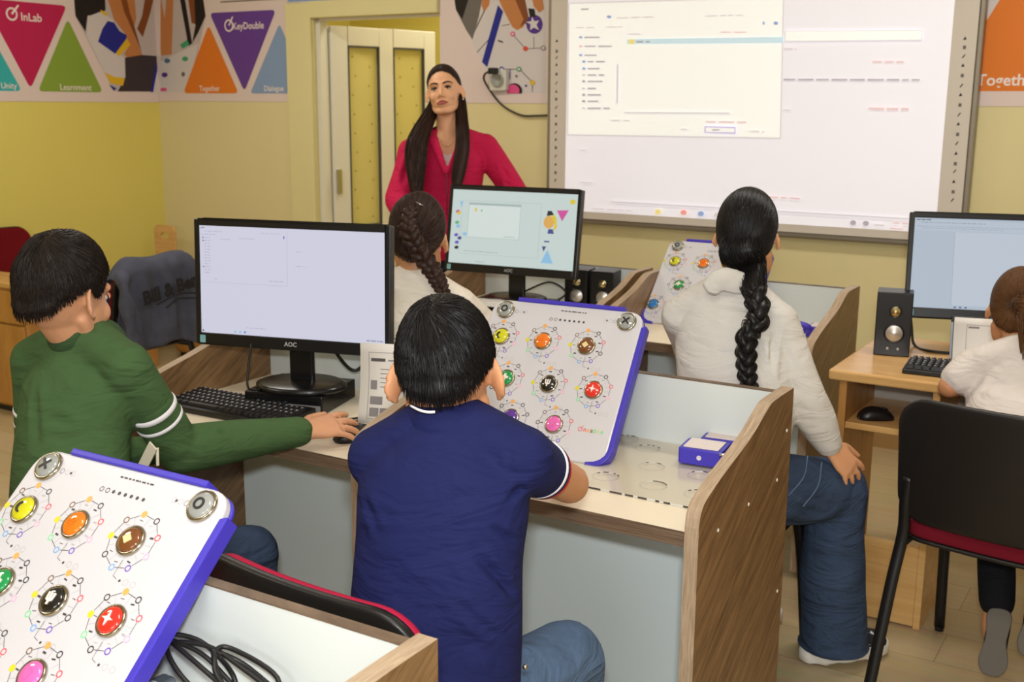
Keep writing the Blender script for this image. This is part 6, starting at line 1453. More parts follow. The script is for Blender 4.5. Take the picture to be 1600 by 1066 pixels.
jn = MB(); rtube(jn, [(-0.94,1.30,0.50), (-0.94,1.305,0.60), (-0.94,1.31,0.70)], [(0.135,0.10), (0.138,0.10), (0.13,0.09)], up)
for h_, k_, a_ in zip(hips, knees, ank): pleg(jn, h_, k_, a_, (0.085, 0.077, 0.064, 0.060, 0.055))
me = organic(jn, 0.006, 6); folds(me, [((-0.790, 1.360, 0.719), (-0.790, 1.518, 0.635), 0.008, 0.004), ((-0.769, 1.362, 0.676), (-0.764, 1.526, 0.599), 0.008, 0.004)], 0.0025, 22, 5)
jo = part('jeans', me, m_denim, pn)
rivet = MB().ell(tuple(V((-0.752, 1.278, 0.706))-V(pn.location)), (0.004, 0.004, 0.004), 12, 8); rivet.obj('rivet', m_chr, jo)
for a_ in ank:
    st_ = MB(); rtube(st_, [(a_[0], a_[1]-0.03, 0.062), (a_[0], a_[1]+0.06, 0.055), (a_[0], a_[1]+0.145, 0.045)], [(0.038,0.050), (0.042,0.042), (0.036,0.028)], up=(0,0,1)); me = organic(st_, 0.006, 4); 
    co, no = arr(me); co[:, 2] = np.maximum(co[:, 2], 0.002); put(me, co); part('shoe', me, mat('shoe_dark', (40, 40, 46), 0.6), pn)
hair_obj('hair', hn, pn, hair_black, LIM_BOY, 0.014, 6500, 0.034, 11, lump=0.002, crown=(262, 30), wid=0.0009, lift=0.004)
face(hn, pn, hair_black, m_lipn, sk_n)

# ------------------------------------------------------------------ the boy in the green sweater
sk_g = skin('boy_green', (206, 150, 112))
pg = thing('person', 'boy in green sweater with white arm stripes holding the computer mouse', 'person', (-1.92, 1.42, 0))
up = (-0.12, 0.99, 0)
hg_ = head_frame((-1.919, 1.429, 1.115), R(6), R(-6), R(2), 0.98)
Sr = (-1.794, 1.460, 0.983); Sl = tuple(V(Sr)+V((-0.245, -0.025, -0.012)))
Er, Wr = (-1.795, 1.587, 0.772), (-1.678, 1.842, 0.770)
El, Wl = tuple(V(Sl)+V((-0.065, 0.03, -0.240))), tuple(V(Sl)+V((0.05, 0.26, -0.26)))
nb = tuple(V(Sr).lerp(V(Sl), .5)+V((0.0, 0.012, 0.046)))
tc_ = V(Sr).lerp(V(Sl), .5)
tor = [((-1.870,1.350,0.50), (0.128,0.106)), ((-1.876,1.355,0.60), (0.126,0.104)), ((-1.886,1.376,0.72), (0.124,0.100)), (tuple(tc_+V((0.010,-0.035,-0.15))), (0.126,0.096)), (tuple(tc_+V((0.004,-0.010,-0.055))), (0.132,0.090)), (tuple(tc_+V((0,0.002,-0.006))), (0.105,0.075)), (nb, (0.056,0.053))]
hips = [(-1.835,1.365,0.555), (-1.985,1.355,0.555)]; knees = [(-1.755,1.745,0.490), (-2.00,1.740,0.500)]; ank = [(-1.77,1.72,0.085), (-2.0,1.71,0.085)]
b = MB(); add_head(b, hg_); rtube(b, [nb, lerp(nb, tuple(hg_ @ Vector((0,-.02,-.05))), .5), tuple(hg_ @ Vector((0,-.012,-.04)))], [0.050, 0.046, 0.048])
torso(b, tor, up, 0.84)
for S_, E_, W_ in ((Sr, Er, Wr), (Sl, El, Wl)):
    rtube(b, [S_, lerp(S_, E_, .5), E_], [0.038, 0.035, 0.032]); rtube(b, [E_, lerp(E_, W_, .35), W_], [0.032, 0.032, 0.023])
add_hand(b, Wr, (0.40, 0.90, 0.02), (-0.40, 0.22, -1), 1.05, 0.32, 0.24, 1)
add_hand(b, Wl, (0.35, 0.93, -0.12), (0.1, 0, -1), 0.9, 0.45, 0.12, -1)
for h_, k_, a_ in zip(hips, knees, ank): pleg(b, h_, k_, a_, (0.062, 0.056, 0.045, 0.046, 0.032)); rtube(b, [a_, (a_[0], a_[1]+0.06, 0.045), (a_[0], a_[1]+0.13, 0.035)], [0.034, 0.034, 0.026])
part('body', organic(b, 0.0045, 3), sk_g, pg)
mE = lerp(Er, Wr, 0.0)
me = shirt_mesh(tor, up, [(nb, Sr, 0.058, 0.050), (nb, Sl, 0.058, 0.050)], [([Sr, lerp(Sr, Er, .5), Er], [0.056, 0.051, 0.047]), ([Er, lerp(Er, Wr, .45), lerp(Er, Wr, .98)], [0.051, 0.046, 0.035]), ([Sl, lerp(Sl, El, .5), El], [0.054, 0.048, 0.044]), ([El, lerp(El, Wl, .45), lerp(El, Wl, .96)], [0.044, 0.040, 0.033])], 0.0055, 8)
folds(me, [((-1.821, 1.333, 1.019), (-1.721, 1.371, 0.924), 0.010, 0.005), ((-1.792, 1.345, 0.995), (-1.694, 1.397, 0.871), 0.010, 0.006), ((-1.856, 1.329, 0.990), (-1.745, 1.341, 0.864), 0.012, 0.004), ((-1.749, 1.406, 1.040), (-1.724, 1.380, 0.922), 0.007, 0.005), ((-1.896, 1.328, 0.895), (-1.715, 1.362, 0.876), 0.010, 0.004), ((-1.756, 1.575, 0.871), (-1.717, 1.605, 0.800), 0.006, 0.004), ((-1.747, 1.601, 0.853), (-1.731, 1.646, 0.802), 0.005, 0.004), ((-1.737, 1.627, 0.841), (-1.726, 1.668, 0.783), 0.005, 0.004), ((-1.789, 1.539, 0.806), (-1.748, 1.578, 0.767), 0.007, 0.004), ((-1.948, 1.347, 1.001), (-1.889, 1.317, 0.833), 0.010, 0.004)], 0.0024, 14, 8)
swt = cloth('green', (70, 96, 58), 0.9, 0.4, 1000, 0.08)
sg = part('sweater', me, swt, pg)
wst = MATS['stripe_white']
for S_, E_, q in ((Sr, Er, 0.0), (Sl, El, 0.0)):
    for t_, th in ((0.49, 0.0065), (0.615, 0.0045)):
        ring('arm_stripe', lerp(S_, E_, t_+q), V(E_)-V(S_), 0.0495 if S_ is Sr else 0.0465, th, wst, sg)
cax = V(tuple(hg_ @ Vector((0,-.02,-.06))))-V(nb)
cl = MB(); rtube(cl, [V(nb)+cax*-0.55, V(nb)+cax*0.02, V(nb)+cax*0.42], [(0.070, 0.060), (0.061, 0.058), (0.055, 0.053)], up, 4, 24)
part('collar', organic(cl, 0.005, 5), cloth('green_rib', (58, 80, 50), 0.9), pg)
tg = MB(); tg.box((-0.012, -0.002, -0.035), (0.012, 0.002, 0.03), 0, Matrix.Translation(V((-1.750, 1.466, 0.801))-V(pg.location)) @ Matrix.Rotation(R(35), 4, 'Y')); tg.tube([V((-1.744, 1.485, 0.814))-V(pg.location), V((-1.739, 1.479, 0.778))-V(pg.location)], 0.0035, 8)
tg.obj('hem_cord', mat('cord_cream', (214, 206, 184), 0.8), pg, bevel=0.001)
jn = MB(); rtube(jn, [(-1.91,1.35,0.50), (-1.91,1.352,0.58), (-1.91,1.36,0.66)], [(0.135,0.10), (0.138,0.10), (0.13,0.09)], up)
for h_, k_, a_ in zip(hips, knees, ank): pleg(jn, h_, k_, a_, (0.078, 0.070, 0.058, 0.058, 0.054))
me = organic(jn, 0.007, 6); folds(me, (), 0.0025, 22, 6); part('jeans', me, m_denim2, pg)
for a_ in ank:
    st_ = MB(); rtube(st_, [(a_[0], a_[1]-0.03, 0.062), (a_[0], a_[1]+0.06, 0.055), (a_[0], a_[1]+0.145, 0.045)], [(0.038,0.050), (0.042,0.042), (0.036,0.028)], up=(0,0,1)); me = organic(st_, 0.007, 4)
    co, no = arr(me); co[:, 2] = np.maximum(co[:, 2], 0.002); put(me, co); part('shoe', me, MATS['shoe_dark'], pg)
hair_obj('hair', hg_, pg, hair_dbrown, LIM_BOY, 0.015, 6000, 0.038, 21, lump=0.003, crown=(285, 26), wid=0.0010, lift=0.005)
face(hg_, pg, hair_dbrown, m_lipn, sk_g)

# ------------------------------------------------------------------ the girl in the white blouse with the long plait
sk_w = skin('girl_white', (208, 150, 108))
pw = thing('person', 'girl in white blouse and wide blue jeans with one long black plait', 'person', (-0.95, 2.70, 0))
up = (-0.16, 0.98, 0)
hw = head_frame((-0.969, 2.739, 1.171), R(12), R(-4), R(0), 0.97)
Sr, Sl = (-0.867, 2.692, 0.972), (-1.107, 2.665, 0.969)
Er, Wr = (-0.783, 2.697, 0.786), (-0.729, 2.767, 0.647)
El, Wl = tuple(V(Sl)+V((-0.02, 0.17, -0.17))), tuple(V(Sl)+V((0.03, 0.40, -0.20)))
nb = (-0.972, 2.684, 1.054)
tor = [((-0.935,2.590,0.53), (0.150,0.115)), ((-0.940,2.600,0.64), (0.150,0.112)), ((-0.937, 2.630, 0.749), (0.147,0.108)), ((-0.961, 2.656, 0.865), (0.146,0.104)), ((-0.979, 2.679, 0.951), (0.135,0.095)), ((-0.981, 2.691, 1.007), (0.100,0.075)), (nb, (0.056,0.055))]
hips = [(-0.850,2.600,0.560), (-1.010,2.590,0.560)]; knees = [(-0.730,2.855,0.510), (-1.030,2.950,0.510)]; ank = [(-0.735,2.895,0.085), (-1.050,2.93,0.085)]
toed = V((0.70, 0.72, 0)).normalized()
b = MB(); add_head(b, hw, 1.0, 0.62); rtube(b, [nb, lerp(nb, tuple(hw @ Vector((0,-.02,-.05))), .5), tuple(hw @ Vector((0,-.012,-.04)))], [0.046, 0.043, 0.045])
torso(b, tor, up, 0.80)
for S_, E_, W_ in ((Sr, Er, Wr), (Sl, El, Wl)):
    rtube(b, [S_, lerp(S_, E_, .5), E_], [0.036, 0.033, 0.030]); rtube(b, [E_, lerp(E_, W_, .35), W_], [0.030, 0.030, 0.022])
hf = V((-0.669, 2.804, 0.575))-V(Wr)
add_hand(b, Wr, tuple(hf), (-0.30, 0.62, -0.70), 0.98, 0.55, 0.22, 1, 0.7)
add_hand(b, Wl, (0.1, 0.98, -0.1), (0, 0, -1), 0.88, 0.45, 0.12, -1)
for h_, k_, a_ in zip(hips, knees, ank): pleg(b, h_, k_, a_, (0.062, 0.056, 0.045, 0.046, 0.032)); rtube(b, [a_, tuple(V((a_[0], a_[1], 0.045))+toed*0.06), tuple(V((a_[0], a_[1], 0.035))+toed*0.13)], [0.034, 0.034, 0.026])
part('body', organic(b, 0.005, 3), sk_w, pw)
me = shirt_mesh(tor, up, [(nb, Sr, 0.056, 0.052), (nb, Sl, 0.056, 0.052)], [([Sr, lerp(Sr, Er, .5), Er], [0.057, 0.054, 0.052]), ([Er, lerp(Er, Wr, .5), lerp(Er, Wr, .93)], [0.052, 0.050, 0.036]), ([Sl, lerp(Sl, El, .5), El], [0.056, 0.052, 0.048]), ([El, lerp(El, Wl, .5), lerp(El, Wl, .95)], [0.048, 0.044, 0.034])], 0.006, 8)
folds(me, [((-1.060, 2.526, 1.015), (-0.859, 2.606, 0.992), 0.006, 0.004), ((-0.991, 2.560, 1.033), (-0.986, 2.514, 0.882), 0.010, 0.004), ((-1.033, 2.546, 0.983), (-1.033, 2.517, 0.867), 0.010, 0.004), ((-0.845, 2.637, 0.988), (-0.849, 2.601, 0.850), 0.008, 0.006), ((-0.883, 2.591, 0.944), (-0.819, 2.597, 0.758), 0.010, 0.005), ((-0.807, 2.646, 0.830), (-0.758, 2.683, 0.764), 0.008, 0.005), ((-0.792, 2.662, 0.763), (-0.744, 2.739, 0.668), 0.008, 0.005), ((-0.828, 2.644, 0.925), (-0.789, 2.668, 0.828), 0.009, 0.004), ((-0.787, 2.680, 0.727), (-0.742, 2.751, 0.708), 0.007, 0.004)], 0.0035, 17, 15)
bl = cloth('blouse', (210, 205, 198), 0.8, 0.25, 900, 0.03)
sw = part('blouse', me, bl, pw)
cl = MB(); rtube(cl, [(-1.009, 2.596, 1.055), (-0.982, 2.607, 1.081), (-0.944, 2.628, 1.072), (-0.910, 2.659, 1.065)], [(0.010,0.024), (0.011,0.030), (0.011,0.030), (0.009,0.022)], up=(0,0,1), n=5)
part('collar', organic(cl, 0.005, 3), bl, pw)
jn = MB(); rtube(jn, [(-0.93,2.59,0.52), (-0.935,2.60,0.62), (-0.94,2.61,0.70)], [(0.145,0.110), (0.142,0.108), (0.132,0.098)], up)
for h_, k_, a_ in zip(hips, knees, ank):
    rtube(jn, [h_, lerp(h_, k_, .5), k_], [0.092, 0.090, 0.080]); rtube(jn, [k_, lerp(k_, a_, .4), (a_[0]+0.01, a_[1]+0.01, 0.085), (a_[0]+0.012, a_[1]+0.012, 0.02)], [0.080, 0.084, 0.090, 0.098])
me = organic(jn, 0.007, 6); co, no = arr(me); co[:, 2] = np.maximum(co[:, 2], 0.046); put(me, co)
folds(me, [((-0.763, 2.589, 0.541), (-0.649, 2.809, 0.425), 0.010, 0.007), ((-0.744, 2.589, 0.495), (-0.666, 2.790, 0.392), 0.009, 0.006), ((-0.767, 2.564, 0.597), (-0.703, 2.721, 0.494), 0.010, 0.004), ((-0.707, 2.703, 0.379), (-0.651, 2.767, 0.262), 0.011, 0.006), ((-0.726, 2.668, 0.335), (-0.691, 2.690, 0.194), 0.012, 0.006), ((-0.668, 2.777, 0.343), (-0.632, 2.781, 0.172), 0.010, 0.005), ((-0.754, 2.635, 0.271), (-0.630, 2.766, 0.206), 0.008, 0.004)], 0.0035, 18, 9)
jo = part('wide_jeans', me, m_denim2, pw)
pk = MB().tube(crom([(-0.734, 2.580, 0.676), (-0.736, 2.566, 0.626), (-0.757, 2.520, 0.587)], 5), 0.0016, 6); pk.tube(crom([(-0.719, 2.653, 0.642), (-0.720, 2.637, 0.584), (-0.735, 2.572, 0.548)], 5), 0.0016, 6)
pk.v = [tuple(V(v)-V(pw.location)) for v in pk.v]; pk.obj('pocket_seam', m_seam, jo)
m_navysh = mat('sneaker_navy', (24, 26, 38), 0.6); m_sole = mat('sneaker_sole_white', (224, 220, 212), 0.55)
def sneaker(root, a_, d, z0=0.0):
    sd = V((d.y, -d.x, 0)); a_ = V((a_[0], a_[1], z0)); L = 0.235
    st_ = MB(); rtube(st_, [tuple(a_-d*0.03+V((0,0,0.070))), tuple(a_+d*0.02+V((0,0,0.072))), tuple(a_+d*0.09+V((0,0,0.056))), tuple(a_+d*0.155+V((0,0,0.046)))], [(0.040,0.042), (0.043,0.044), (0.045,0.032), (0.038,0.022)], up=(0,0,1))
    o = part('sneaker', organic(st_, 0.006, 4), m_navysh, root)
    so_ = MB(); n = 40; out = []
    for k in range(n):
        a = 2*math.pi*k/n; q = math.cos(a); w_ = 0.046*(1-0.12*q if q < 0 else 1.0); out.append((a_ + d*(0.053+0.135*q) + sd*(w_*math.sin(a)*(abs(math.sin(a))**-0.25 if abs(math.sin(a)) > 1e-3 else 1)))-V(root.location))
    vs = []; fs = []
    for zz, kx in ((0.004, 0.97), (0.012, 1.0), (0.034, 1.0), (0.045, 0.96)):
        c = sum(out, V((0,0,0)))/n
        for i, p in enumerate(out):
            q = c+(p-c)*kx; zq = zz + (0.008*abs(math.sin(i*0.9)) if zz < 0.01 else 0) + z0; vs.append((q.x, q.y, zq))
    for j in range(3):
        for i in range(n): fs.append((j*n+i, j*n+(i+1) % n, (j+1)*n+(i+1) % n, (j+1)*n+i))
    fs.append(tuple(range(n-1, -1, -1))); fs.append(tuple(3*n+i for i in range(n)))
    MB().add(vs, fs, 0, True).obj('sole', m_sole, o)
    for k in range(2):
        p = a_+d*(0.10+0.02*k)-V(root.location); MB().tube([p+sd*0.042+V((0,0,0.052)), p+sd*0.02+V((0,0,0.083-0.008*k)), p-sd*0.02+V((0,0,0.083-0.008*k)), p-sd*0.042+V((0,0,0.052))], (0.008, 0.002), 8).obj('strap', mat('strap_light', (190, 200, 206), 0.6), o)
for a_ in ank: sneaker(pw, a_, toed)
gat = dirv(266, 130)
hair_obj('hair', hw, pw, hair_black, LIM_GIRL, 0.013, 3600, 0.16, 31, gather=gat, wid=0.0010, lift=0.0012)
face(hw, pw, hair_black, m_lipn, sk_w)
br_ = MB(); lock(br_, [tuple(hw @ surf(dirv(268,78), -0.050)), tuple(hw @ surf(dirv(268,100), -0.020)), tuple(hw @ surf(dirv(268,122), 0.0)), (-0.940, 2.675, 1.108), (-0.912, 2.634, 1.066), (-0.894, 2.617, 1.034)], [(0.030,0.012), (0.045,0.018), (0.052,0.024), (0.045,0.026), (0.034,0.026), (0.022,0.018)], 160, 3, (-0.1,1,0), 0.0012, True); braid(br_, [(-0.935, 2.669, 1.095), (-0.902, 2.626, 1.056), (-0.878, 2.586, 0.996), (-0.892, 2.559, 0.956), (-0.887, 2.543, 0.904), (-0.879, 2.537, 0.859), (-0.868, 2.529, 0.823), (-0.865, 2.527, 0.784)], [0.027, 0.030, 0.029, 0.027, 0.025, 0.023, 0.020, 0.010], 4, (-0.1, 1, 0), 4, 26)
br_.v = [tuple(V(v)-V(pw.location)) for v in br_.v]; link('plait', br_.mesh('plait'), hair_black, pw, True)
# ------------------------------------------------------------------ the small girl at the right edge
sk_s = skin('girl_small', (200, 140, 98))
ps = thing('person', 'small girl in white t shirt with brown ponytail at the right edge', 'person', (-0.30, 3.0, 0))
up = (0.05, 0.99, 0)
hs = head_frame((-0.367, 3.153, 0.976), R(4), R(-8), R(0), 0.93)
Sl = (-0.453, 3.055, 0.840); Sr = tuple(V(Sl)+V((0.225, -0.015, 0.004)))
El, Wl = (-0.501, 3.016, 0.785), tuple(V((-0.501, 3.016, 0.785))+V((0.07, 0.19, -0.004)))
Er, Wr = tuple(V(Sr)+V((0.05, 0.16, -0.09))), tuple(V(Sr)+V((-0.03, 0.34, -0.095)))
nb = tuple(V(Sl).lerp(V(Sr), .5)+V((0, 0.005, 0.050)))
tc_ = V(Sl).lerp(V(Sr), .5)
tor = [((-0.305,2.945,0.50), (0.128,0.100)), ((-0.31,2.95,0.60), (0.125,0.096)), ((-0.325,2.965,0.70), (0.122,0.092)), (tuple(tc_+V((0,-0.01,-0.07))), (0.122,0.086)), (tuple(tc_+V((0,0,-0.005))), (0.095,0.070)), (nb, (0.050,0.048))]
hips = [(-0.235,2.96,0.55), (-0.375,2.96,0.55)]; knees = [(-0.20,3.27,0.53), (-0.40,3.27,0.53)]; ank = [(-0.225,3.045,0.245), (-0.335,3.03,0.215)]
b = MB(); add_head(b, hs, 1.0, 0.62); rtube(b, [nb, lerp(nb, tuple(hs @ Vector((0,-.02,-.05))), .5), tuple(hs @ Vector((0,-.012,-.04)))], [0.042, 0.039, 0.042])
torso(b, tor, up, 0.82)
for S_, E_, W_, sd in ((Sr, Er, Wr, 1), (Sl, El, Wl, -1)):
    rtube(b, [S_, lerp(S_, E_, .5), E_], [0.034, 0.031, 0.028]); rtube(b, [E_, lerp(E_, W_, .35), W_], [0.028, 0.028, 0.020])
    add_hand(b, W_, (0.15*-sd, 0.98, -0.06), (0, 0, -1), 0.78, 0.4, 0.13, sd)
for h_, k_, a_ in zip(hips, knees, ank): pleg(b, h_, k_, a_, (0.055, 0.050, 0.040, 0.042, 0.030)); rtube(b, [a_, (a_[0], a_[1]-0.005, a_[2]-0.06), (a_[0], a_[1]+0.02, a_[2]-0.12)], [0.030, 0.032, 0.024])
part('body', organic(b, 0.005, 3), sk_s, ps)
me = shirt_mesh(tor, up, [(nb, Sr, 0.052, 0.048), (nb, Sl, 0.052, 0.048)], [([Sl, lerp(Sl, El, .3), lerp(Sl, El, .62)], [0.050, 0.047, 0.045]), ([Sr, lerp(Sr, Er, .3), lerp(Sr, Er, .6)], [0.050, 0.047, 0.045])], 0.006, 8)
folds(me, [((-0.449, 2.947, 0.832), (-0.373, 2.952, 0.808), 0.008, 0.004), ((-0.448, 2.960, 0.879), (-0.408, 2.919, 0.761), 0.009, 0.004)], 0.003, 16, 25)
part('t_shirt', me, cloth('tshirt', (218, 208, 200), 0.85, 0.3, 900, 0.03), ps)
jn = MB(); rtube(jn, [(-0.305,2.945,0.51), (-0.305,2.95,0.58), (-0.31,2.95,0.64)], [(0.122,0.10), (0.122,0.098), (0.116,0.09)], up)
for h_, k_, a_ in zip(hips, knees, ank): pleg(jn, h_, k_, a_, (0.070, 0.064, 0.054, 0.054, 0.044))
blkp = cloth('black_leggings', (22, 22, 26), 0.8); me = organic(jn, 0.007, 6); folds(me, (), 0.0025, 22, 26); jo = part('leggings', me, blkp, ps)
lgm = MB().add([tuple(V((-0.299, 2.945, 0.306))-V(ps.location)), tuple(V((-0.279, 2.955, 0.298))-V(ps.location)), tuple(V((-0.265, 2.959, 0.279))-V(ps.location)), tuple(V((-0.283, 2.950, 0.289))-V(ps.location))], [(0,1,2,3)]); 
grs = mat('shoe_sole_grey', (104, 98, 90), 0.8, bump=0.4, bump_scale=160)
for a_, c in zip(ank, ((-0.235, 2.985, 0.205), (-0.322, 2.975, 0.135))):
    u_ = V((0.02, 0.22, 0.97)).normalized(); nrm = V((0.06, -0.97, 0.22)).normalized(); rx_ = u_.cross(nrm)
    M_ = Matrix((rx_, u_, nrm)).transposed().to_4x4(); M_.translation = V(c)-V(ps.location)
    pts = [(0.0, 0.085), (0.022, 0.080), (0.031, 0.060), (0.027, 0.022), (0.026, -0.005), (0.036, -0.045), (0.035, -0.070), (0.022, -0.090), (0.0, -0.096), (-0.022, -0.090), (-0.033, -0.070), (-0.034, -0.045), (-0.026, -0.005), (-0.027, 0.022), (-0.031, 0.060), (-0.022, 0.080)]
    out = [q for q in crom(pts, 3, True)]
    st_ = MB(); rtube(st_, [tuple(V(c)+u_*0.055-nrm*0.036), tuple(V(c)-u_*0.01-nrm*0.030), tuple(V(c)-u_*0.060-nrm*0.022)], [(0.031,0.034), (0.030,0.026), (0.032,0.018)], up=tuple(nrm))
    o = part('shoe', organic(st_, 0.006, 3), m_navysh, ps)
    MB().prism(out, 'z', -0.012, 0.004, 0, M_).obj('sole', grs, o, bevel=0.004)
gat2 = dirv(270, 88)
hair_obj('hair', hs, ps, hair_brown, LIM_GIRL, 0.009, 2400, 0.15, 41, gather=gat2, wid=0.0013, lift=0.0022)
pt = MB(); g0 = hs @ surf(gat2, 0.02); lock(pt, [tuple(g0), tuple(g0+V((0.03,-0.030,-0.01))), tuple(g0+V((0.05,-0.035,-0.08))), tuple(g0+V((0.062,-0.030,-0.18))), tuple(g0+V((0.06,-0.02,-0.26)))], [(0.020,0.020), (0.030,0.022), (0.034,0.022), (0.028,0.018), (0.010,0.008)], 120, 5, (0, 1, 0.2), 0.0012)
pt.v = [tuple(V(v)-V(ps.location)) for v in pt.v]; link('ponytail', pt.mesh('ponytail'), hair_brown, ps, True)
face(hs, ps, hair_brown, m_lipn, sk_s)
rb = ring('hair_tie', tuple(g0+V((0.008,-0.012,0))), (0.2, -1, 0), 0.018, 0.006, m_blk, ps)

# ------------------------------------------------------------------ the girl behind the nearest monitor
pb = thing('person', 'girl in white blouse with brown plait, behind the nearest big monitor', 'person', (-1.86, 2.62, 0))
up = (-0.3, 0.95, 0)
hb = head_frame((-1.831, 2.504, 1.132), R(24), R(-4), R(2), 0.96)
nb = (-1.825, 2.479, 1.018); Sr, Sl = tuple(V(nb)+V((0.125, 0.02, -0.055))), tuple(V(nb)+V((-0.125, -0.055, -0.055)))
Er, Wr = tuple(V(Sr)+V((0.05, 0.17, -0.14))), tuple(V(Sr)+V((-0.04, 0.39, -0.16)))
El, Wl = tuple(V(Sl)+V((-0.05, 0.15, -0.15))), tuple(V(Sl)+V((0.02, 0.37, -0.16)))
tc_ = V(nb)+V((0, 0, -0.06))
tor = [((-1.87,2.52,0.52), (0.145,0.110)), ((-1.872,2.53,0.66), (0.142,0.106)), (tuple(tc_+V((-0.01,-0.03,-0.14))), (0.140,0.100)), (tuple(tc_+V((0,-0.01,-0.05))), (0.138,0.092)), (tuple(tc_+V((0,0,0.005))), (0.100,0.072)), (nb, (0.054,0.052))]
hips = [(-1.80,2.54,0.555), (-1.95,2.52,0.555)]; knees = [(-1.78,2.90,0.53), (-1.98,2.89,0.53)]; ank = [(-1.79,2.88,0.085), (-1.98,2.87,0.085)]
b = MB(); add_head(b, hb); rtube(b, [nb, lerp(nb, tuple(hb @ Vector((0,-.02,-.05))), .5), tuple(hb @ Vector((0,-.012,-.04)))], [0.046, 0.043, 0.045])
torso(b, tor, up, 0.82)
for S_, E_, W_, sd in ((Sr, Er, Wr, 1), (Sl, El, Wl, -1)):
    rtube(b, [S_, lerp(S_, E_, .5), E_], [0.036, 0.033, 0.030]); rtube(b, [E_, lerp(E_, W_, .35), W_], [0.030, 0.030, 0.022]); add_hand(b, W_, (0, 0.98, -0.1), (0, 0, -1), 0.85, 0.45, 0.12, sd)
for h_, k_, a_ in zip(hips, knees, ank): pleg(b, h_, k_, a_, (0.060, 0.054, 0.044, 0.045, 0.032)); rtube(b, [a_, (a_[0], a_[1]+0.06, 0.045), (a_[0], a_[1]+0.13, 0.035)], [0.034, 0.034, 0.026])
part('body', organic(b, 0.006, 3), sk_w, pb)
me = shirt_mesh(tor, up, [(nb, Sr, 0.056, 0.052), (nb, Sl, 0.056, 0.052)], [([Sr, lerp(Sr, Er, .5), Er], [0.055, 0.050, 0.046]), ([Er, lerp(Er, Wr, .95)], [0.046, 0.036]), ([Sl, lerp(Sl, El, .5), El], [0.055, 0.050, 0.046]), ([El, lerp(El, Wl, .95)], [0.046, 0.036])], 0.007, 7)
folds(me, (), 0.0035, 16, 33); part('blouse', me, cloth('blouse_cream', (232, 222, 206), 0.8, 0.25, 900, 0.03), pb)
jn = MB(); rtube(jn, [(-1.87,2.52,0.52), (-1.87,2.53,0.66)], [(0.138,0.105), (0.13,0.098)], up)
for h_, k_, a_ in zip(hips, knees, ank): pleg(jn, h_, k_, a_, (0.078, 0.072, 0.062, 0.060, 0.055))
part('trousers', organic(jn, 0.008, 5), cloth('dark_trousers', (40, 42, 52)), pb)
for a_ in ank: sneaker(pb, a_, V((0, 1, 0)))
gat = dirv(270, 70)
hair_obj('hair', hb, pb, hair_choc, LIM_GIRL, 0.017, 2600, 0.14, 51, gather=dirv(272, 105), wid=0.0015, lift=0.003, lump=0.003)
b0 = hb @ surf(dirv(268, 52), 0.012); b1_ = hb @ surf(dirv(270, 85), 0.022); b2_ = hb @ surf(dirv(285, 112), 0.024)
br_ = MB(); braid(br_, [tuple(b0), tuple(b1_), tuple(b2_), (-1.720, 2.417, 1.063), (-1.693, 2.413, 1.028), (-1.668, 2.412, 0.989)], [0.022, 0.028, 0.028, 0.026, 0.022, 0.012], 5, (-0.3, 0.95, 0), 6, 12)
br_.v = [tuple(V(v)-V(pb.location)) for v in br_.v]; link('plait', br_.mesh('plait'), hair_choc, pb, True)
face(hb, pb, hair_choc, m_lipn, sk_w)
clip = MB().tube([V((-1.788, 2.438, 1.242))-V(pb.location), V((-1.771, 2.446, 1.232))-V(pb.location)], 0.0018, 8); clip.obj('hair_clip', MATS['steel'], pb)

# ------------------------------------------------------------------ the standing woman
sk_t = skin('woman', (232, 176, 136))
pt_ = thing('person', 'woman with long dark hair standing in a bright pink jacket', 'person', (-2.80, 4.02, 0))
ht = head_frame((-2.781, 4.002, 1.546), R(-156), R(13), R(8), 0.94)
fwd = V((0.50, -0.866, 0))
nb = (-2.776, 4.021, 1.367); Sr, Sl = (-2.865, 3.879, 1.304), (-2.672, 4.144, 1.320)
Er, Wr = (-2.862, 3.784, 1.105), (-2.713, 3.696, 0.962)
El, Wl = (-2.494, 4.132, 1.122), (-2.319, 3.997, 1.018)
c0 = V(Sr).lerp(V(Sl), .5)
tor = [((-2.79,4.03,0.86), (0.165,0.118)), ((-2.79,4.03,1.00), (0.155,0.110)), (tuple(c0+V((0,0.0,-0.22))), (0.138,0.100)), (tuple(c0+V((0,0,-0.11))), (0.152,0.108)), (tuple(c0+V((0,0,-0.035))), (0.150,0.092)), (tuple(c0+V((0,0,0.02))), (0.100,0.068)), (nb, (0.052,0.050))]
lx = V((-0.866, -0.5, 0))
hipc = V((-2.79, 4.03, 0.88)); hips = [tuple(hipc+lx*0.085), tuple(hipc-lx*0.085)]; knees = [tuple(hipc+lx*0.09+V((0,0,-0.42))), tuple(hipc-lx*0.09+V((0,0,-0.42)))]; ank = [tuple(hipc+lx*0.09+V((0,0,-0.80))), tuple(hipc-lx*0.09+V((0,0,-0.80)))]
b = MB(); add_head(b, ht, 0.84, 0.9); rtube(b, [nb, lerp(nb, tuple(ht @ Vector((0,-.018,-.06))), .5), tuple(ht @ Vector((0,-.010,-.045)))], [0.050, 0.046, 0.048])
torso(b, tor, tuple(fwd), 0.86); rtube(b, [lerp(nb, Sr, .2), Sr], [0.042, 0.044]); rtube(b, [lerp(nb, Sl, .2), Sl], [0.042, 0.044])
